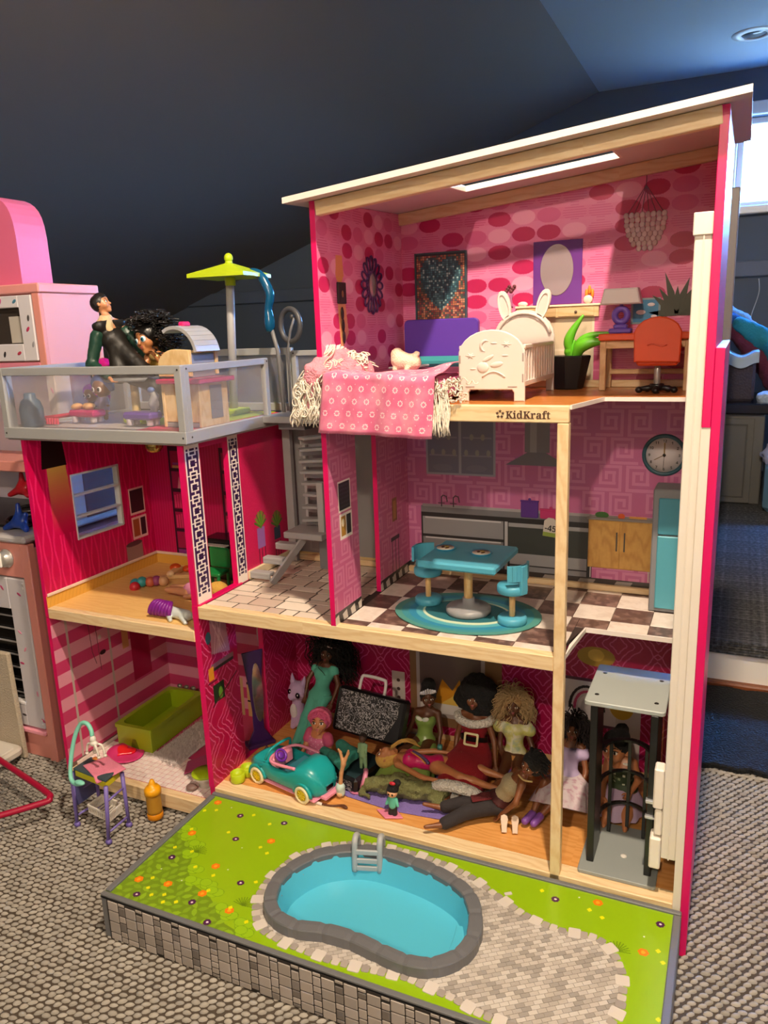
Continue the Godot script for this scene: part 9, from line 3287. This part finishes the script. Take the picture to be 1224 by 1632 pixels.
	geo(wh).smooth().tube(wp, 0.0056, 10, true).done("rim", mt("#4a4a4e", 0.4))
	geo(wh).smooth().tube([V(0.054, 0.965, -0.313), V(0.044, 0.94, -0.312), V(0.036, 0.905, -0.312), V(0.034, 0.777, -0.312)], 0.0026, 8).done("rod", mt("#6d6d70", 0.4))
	geo(wh).smooth().ell(V(0.049, 0.967, -0.313), V(0.005, 0.0055, 0.005)).ell(V(0.06, 0.963, -0.313), V(0.004, 0.0045, 0.004)).done("hub", mt("#3f3f43", 0.4))
	# table with the wooden leg, benches
	var tb := thing("terrace_table", "round grey toy table with a pale wooden leg on a lime foot", "table", V(-0.2, T, -0.12))
	var tc := V(-0.205, T, -0.125)
	geo(tb).smooth().cyl(tc, 0.027, 0.011, 0.002, 28).done("foot", lime)
	geo(tb).smooth().cyl(tc + V(0, 0.011, 0), 0.008, 0.07, 0.0005, 18).done("leg", pine)
	geo(tb).smooth().cyl(tc + V(0, 0.08, 0), 0.055, 0.007, 0.002, 36).done("tabletop", mt("#77797c", 0.4))
	for q in [[-0.15, -0.078, "#5a3a98", "purple toy bench with stub legs near the terrace corner"], [-0.315, -0.105, "#b81462", "magenta toy bench with cookies on it on the terrace"]]:
		var bn := thing("toy_bench", q[3], "bench", V(q[0], T, q[1]))
		geo(bn).at(Transform3D(Basis(Vector3.UP, -0.08), V(q[0], T + 0.018, q[1]))).box(Vector3.ZERO, V(0.074, 0.014, 0.034), 0.004).done("seat", mt(q[2], 0.35))
		for x in [-0.024, 0.024]:
			for z in [-0.009, 0.009]:
				geo(bn).smooth().cyl(V(q[0] + x, T, q[1] + z), 0.0065, 0.012, 0.0008, 12).done("leg", mt("#b9b0b8", 0.3))
	for q in [[-0.335, 0.006, "left cookie"], [-0.318, -0.006, "small back cookie"], [-0.303, 0.004, "right cookie"]]:
		var ck := thing("toy_cookie", "%s of the three on the magenta terrace bench" % q[2], "cookie", V(q[0], T + 0.025, -0.105 + q[1]), "cookies on the magenta bench")
		geo(ck).smooth().ell(V(q[0], T + 0.0315, -0.105 + q[1]), V(0.012, 0.0065, 0.0105), Basis(V(0, 0, 1), 0.2)).done("cookie_body", mt("#d3a06a", 0.6))
	var rl := thing("red_lounger", "translucent red toy lounger at the left of the terrace", "lounger", V(-0.385, T, -0.085))
	geo(rl).at(Transform3D(Basis(Vector3.BACK, 0.1), V(-0.382, T + 0.012, -0.085))).box(Vector3.ZERO, V(0.05, 0.008, 0.045), 0.003).done("seat", mt("#b8304a", 0.3))
	var rg := geo(rl)
	for i in 5:
		rg.bar(-0.378 + i * 0.007, -0.374 + i * 0.007, T, T + 0.012, -0.06, -0.056, 0.0005)
	rg.done("grille", mt("#e0506a", 0.35))
	var bo := thing("grey_bottle", "dull blue grey toy bottle in the terrace's left corner", "bottle", V(-0.395, T, -0.03))
	geo(bo).smooth().lathe(V(-0.389, T - 0.002, -0.035), [[0.0, 0.0], [0.02, 0.0], [0.022, 0.004], [0.0225, 0.035], [0.018, 0.05], [0.011, 0.056], [0.011, 0.064], [0.008, 0.066], [0.0, 0.066]], 24).done("bottle_body", mt("#4f6478", 0.4))
	# dolls
	var tan := mt("#c98a60", 0.38)
	var J := joints(V(-0.2585, 1.0, -0.12), V(0.85, 0.45, -0.42), V(-0.4, 1, 0.0), V(-0.252, 0.974, -0.121), V(-0.242, 0.935, -0.122), V(-0.2, 0.866, -0.135), V(0.12, 0.1, -1), [V(-0.268, 0.89, -0.085), V(-0.213, 0.862, -0.072), V(-0.2, 0.9, -0.17), V(-0.175, 0.87, -0.16)], [V(-0.145, 0.845, -0.11), V(-0.1, 0.8, -0.09), V(-0.09, 0.79, -0.08), V(-0.15, 0.85, -0.15), V(-0.105, 0.81, -0.14), V(-0.095, 0.8, -0.13)], 1.1)
	J["bust"] = false
	J["brow"] = "#140c08"
	J["lip"] = "#a8645a"
	var d := thing("person", "male doll in a black jacket with green sleeves leaning back on the terrace", "doll", V(-0.2, T, -0.12))
	doll(d, J, tan, 1.1)
	shell(d, "jacket", torso_bones(J, 1.1, 0.0055) + [[J.neck.lerp(J.sL, 0.4), J.sL, 0.012, 0.0128], [J.neck.lerp(J.sR, 0.4), J.sR, 0.012, 0.0128], [J.chest, V(-0.172, 0.868, -0.125), 0.014, 0.017], [J.chest, V(-0.222, 0.865, -0.105), 0.013, 0.015]], mt("#17130f", 0.5), 0.0028, [[V(-0.35, 1, 0), J.neck + V(0, -0.006, 0)]], 0.008, 0.001)
	for q in ["L", "R"]:
		shell(d, "sleeve", [[J["s" + q].lerp(J["e" + q], 0.25), J["e" + q], 0.0125, 0.0105], [J["e" + q], J["e" + q].lerp(J["w" + q], 0.82), 0.0105, 0.0085]], mt("#1f4034", 0.4), 0.0026, [], 0.005, 0.0018)
	shell(d, "collar", [[J.neck + V(-0.002, -0.014, 0.006), J.neck + V(0.0, 0.0, 0.002), 0.0175, 0.0125], [J.neck + V(0.004, -0.012, 0.008), J.neck + V(0.014, -0.022, 0.01), 0.011, 0.007]], fuzzy("#d0b58c", 500, 0.15), 0.0024, [[V(0.1, 1, 0.2), J.neck + V(0, 0.008, 0)]])
	shell(d, "trousers", leg_bones(J, 1.1, 0.003), mt("#121114", 0.5), 0.0028)
	hair_cap(d, head_T(J), mt("#16110f", 0.45), 0.0016, [[V(0, 0.014, 0.008), V(0, 0.016, 0.004), 0.006, 0.008]])
	# big headed doll with black curls
	var hc := V(-0.19, 0.932, -0.16)
	J = joints(hc, V(-0.15, -0.05, 1), V(-0.25, 1, 0), V(-0.178, 0.905, -0.163), V(-0.17, 0.885, -0.165), V(-0.155, 0.85, -0.17), V(1, 0, 0), [V(-0.195, 0.875, -0.145), V(-0.18, 0.88, -0.13), V(-0.145, 0.88, -0.145), V(-0.15, 0.9, -0.13)], [V(-0.16, 0.82, -0.15), V(-0.16, 0.79, -0.15), V(-0.16, 0.787, -0.138), V(-0.14, 0.82, -0.15), V(-0.14, 0.79, -0.15), V(-0.14, 0.787, -0.138)])
	J["hs"] = 1.5
	J["iris"] = "#3f8aa0"
	J["bust"] = false
	d = thing("person", "doll with a mass of glossy black curls and big blue eyes on the terrace", "doll", V(-0.17, T, -0.16))
	doll(d, J, mt("#b87a4c", 0.38))
	for q in [-1, 1]:
		geo(d).smooth().at(head_T(J)).ell(V(q * 0.0062, 0.0002, 0.0128), V(0.0042, 0.004, 0.002), Basis(Vector3.UP, q * 0.3)).done("large_eye", mt("#dfeaf0", 0.2))
		geo(d).smooth().at(head_T(J)).ell(V(q * 0.0062, 0.0, 0.0142), V(0.0026, 0.0028, 0.001), Basis(Vector3.UP, q * 0.3)).done("large_iris", mt("#2f7a94", 0.15))
		geo(d).smooth().at(head_T(J)).ell(V(q * 0.0062, 0.0, 0.015), V(0.0014, 0.0016, 0.0006)).done("large_pupil", mt("#0a0a0c", 0.1))
	shell(d, "gold_top", torso_bones(J, 1.0, 0.003), mt("#c09a4a", 0.25, 0.6), 0.0026, [[V(0, 1, 0), J.chest + V(0, 0.012, 0)]])
	geo(d).smooth().ell(J.neck + V(0.012, -0.006, 0.018), V(0.012, 0.008, 0.006)).done("gold_bow", mt("#c9a86a", 0.25, 0.5))
	hair_cap(d, head_T(J), mt("#0c0a09", 0.35), 0.004)
	hair_locks(d, head_T(J), mt("#0f0c0b", 0.22, 0.0, 0.7), 330, 0.05, 0.0016, 0.0055, 3.2, 0.22, V(0.9, -0.35, -0.1), 0.3)
	# three small big headed dolls
	for q in [[V(-0.303, 0.777, -0.14), "#7a5238", "#5a6a9c", "#8a7fa0", 0.95, "small doll with blue grey curls and pale coat behind the terrace glass"], [V(-0.352, 0.777, -0.158), "#6a4230", "#8a3fae", "#3a1a3a", 0.72, "smaller doll with purple hair beside the blue haired one"], [V(-0.362, 0.79, -0.205), "#c98a70", "#b81a7c", "#a8186c", 1.1, "small doll with magenta hair standing behind the other two"]]:
		var b: Vector3 = q[0]
		var k: float = q[4]
		d = thing("person", q[5], "doll", b)
		var sk := mt(q[1], 0.4)
		var f := Field.new(b - V(0.03, 0.002, 0.03), b + V(0.03, 0.11, 0.03) * k, 0.0024)
		for x in [-1, 1]:
			f.bone(b + V(x * 0.006, 0.003, 0.004) * k, b + V(x * 0.005, 0.026, 0) * k, 0.0052 * k, 0.0055 * k, 0.003)
			f.bone(b + V(x * 0.009, 0.042, 0) * k, b + V(x * 0.017, 0.03, 0.006) * k, 0.0042 * k, 0.0036 * k, 0.002)
		f.bone(b + V(0, 0.028, 0) * k, b + V(0, 0.042, 0) * k, 0.0095 * k, 0.0085 * k, 0.004)
		f.bone(b + V(0, 0.066, 0) * k, b + V(0, 0.068, 0) * k, 0.0195 * k, 0.02 * k, 0.004)
		f.bone(b + V(0, 0.058, 0.018) * k, b + V(0, 0.058, 0.0185) * k, 0.0022 * k, 0.0022 * k, 0.002)
		var g := geo(d).smooth()
		f.mesh(g)
		g.done("body", sk)
		for x in [-1, 1]:
			var e := geo(d).smooth().ell(b + V(x * 0.0085, 0.064, 0.0175) * k, V(0.005, 0.0058, 0.0026) * k, Basis(Vector3.UP, x * 0.35)).done("eye", mt("#e9e4e6", 0.2))
			geo(e).smooth().ell(b + V(x * 0.0082, 0.064, 0.0192) * k, V(0.0034, 0.0042, 0.0016) * k, Basis(Vector3.UP, x * 0.35)).done("iris", mt("#1c1418", 0.1))
		geo(d).smooth().ell(b + V(0, 0.0535, 0.0185) * k, V(0.003, 0.0012, 0.0012) * k).done("lips", mt("#b0406a", 0.3))
		shell(d, "coat", [[b + V(0, 0.024, 0) * k, b + V(0, 0.043, 0) * k, 0.0115 * k, 0.0098 * k], [b + V(-0.009, 0.042, 0) * k, b + V(-0.015, 0.033, 0.005) * k, 0.0055 * k, 0.0052 * k], [b + V(0.009, 0.042, 0) * k, b + V(0.015, 0.033, 0.005) * k, 0.0055 * k, 0.0052 * k]], mt(q[3], 0.5), 0.0022)
		var hair := [[b + V(0, 0.074, -0.006) * k, b + V(0, 0.076, -0.007) * k, 0.0215 * k, 0.0215 * k]]
		for i in 9:
			var a := PI * i / 8.0
			hair.append([b + V(cos(a) * 0.019, 0.075 + sin(a) * 0.014, 0.002) * k, b + V(cos(a) * 0.021, 0.066 + sin(a) * 0.02, -0.006) * k, 0.0072 * k, 0.0075 * k])
		shell(d, "hair", hair, mt(q[2], 0.25), 0.0022, [], 0.003)
	# small grey blue bird
	var bi := thing("toy_bird", "little grey and blue toy bird standing behind the purple bench", "toy", V(-0.128, 0.8, -0.09))
	var v0 := V(-0.126, 0.815, -0.088)
	shell(bi, "body", [[v0 + V(-0.004, 0.0, 0), v0 + V(0.002, 0.012, 0), 0.0095, 0.0085], [v0 + V(-0.004, 0.022, 0), v0 + V(-0.004, 0.022, 0), 0.0072, 0.0072], [v0 + V(0.008, 0.0, 0), v0 + V(0.018, -0.008, 0), 0.006, 0.003], [v0 + V(-0.004, -0.005, 0.003), v0 + V(-0.004, -0.015, 0.004), 0.004, 0.004], [v0 + V(0.004, -0.005, 0.003), v0 + V(0.004, -0.015, 0.004), 0.004, 0.004]], mt("#9a9ca4", 0.4), 0.002, [], 0.004)
	geo(bi).smooth().ell(v0 + V(-0.004, 0.025, 0.003), V(0.0075, 0.006, 0.006)).done("blue_cap", mt("#5a78b8", 0.4))
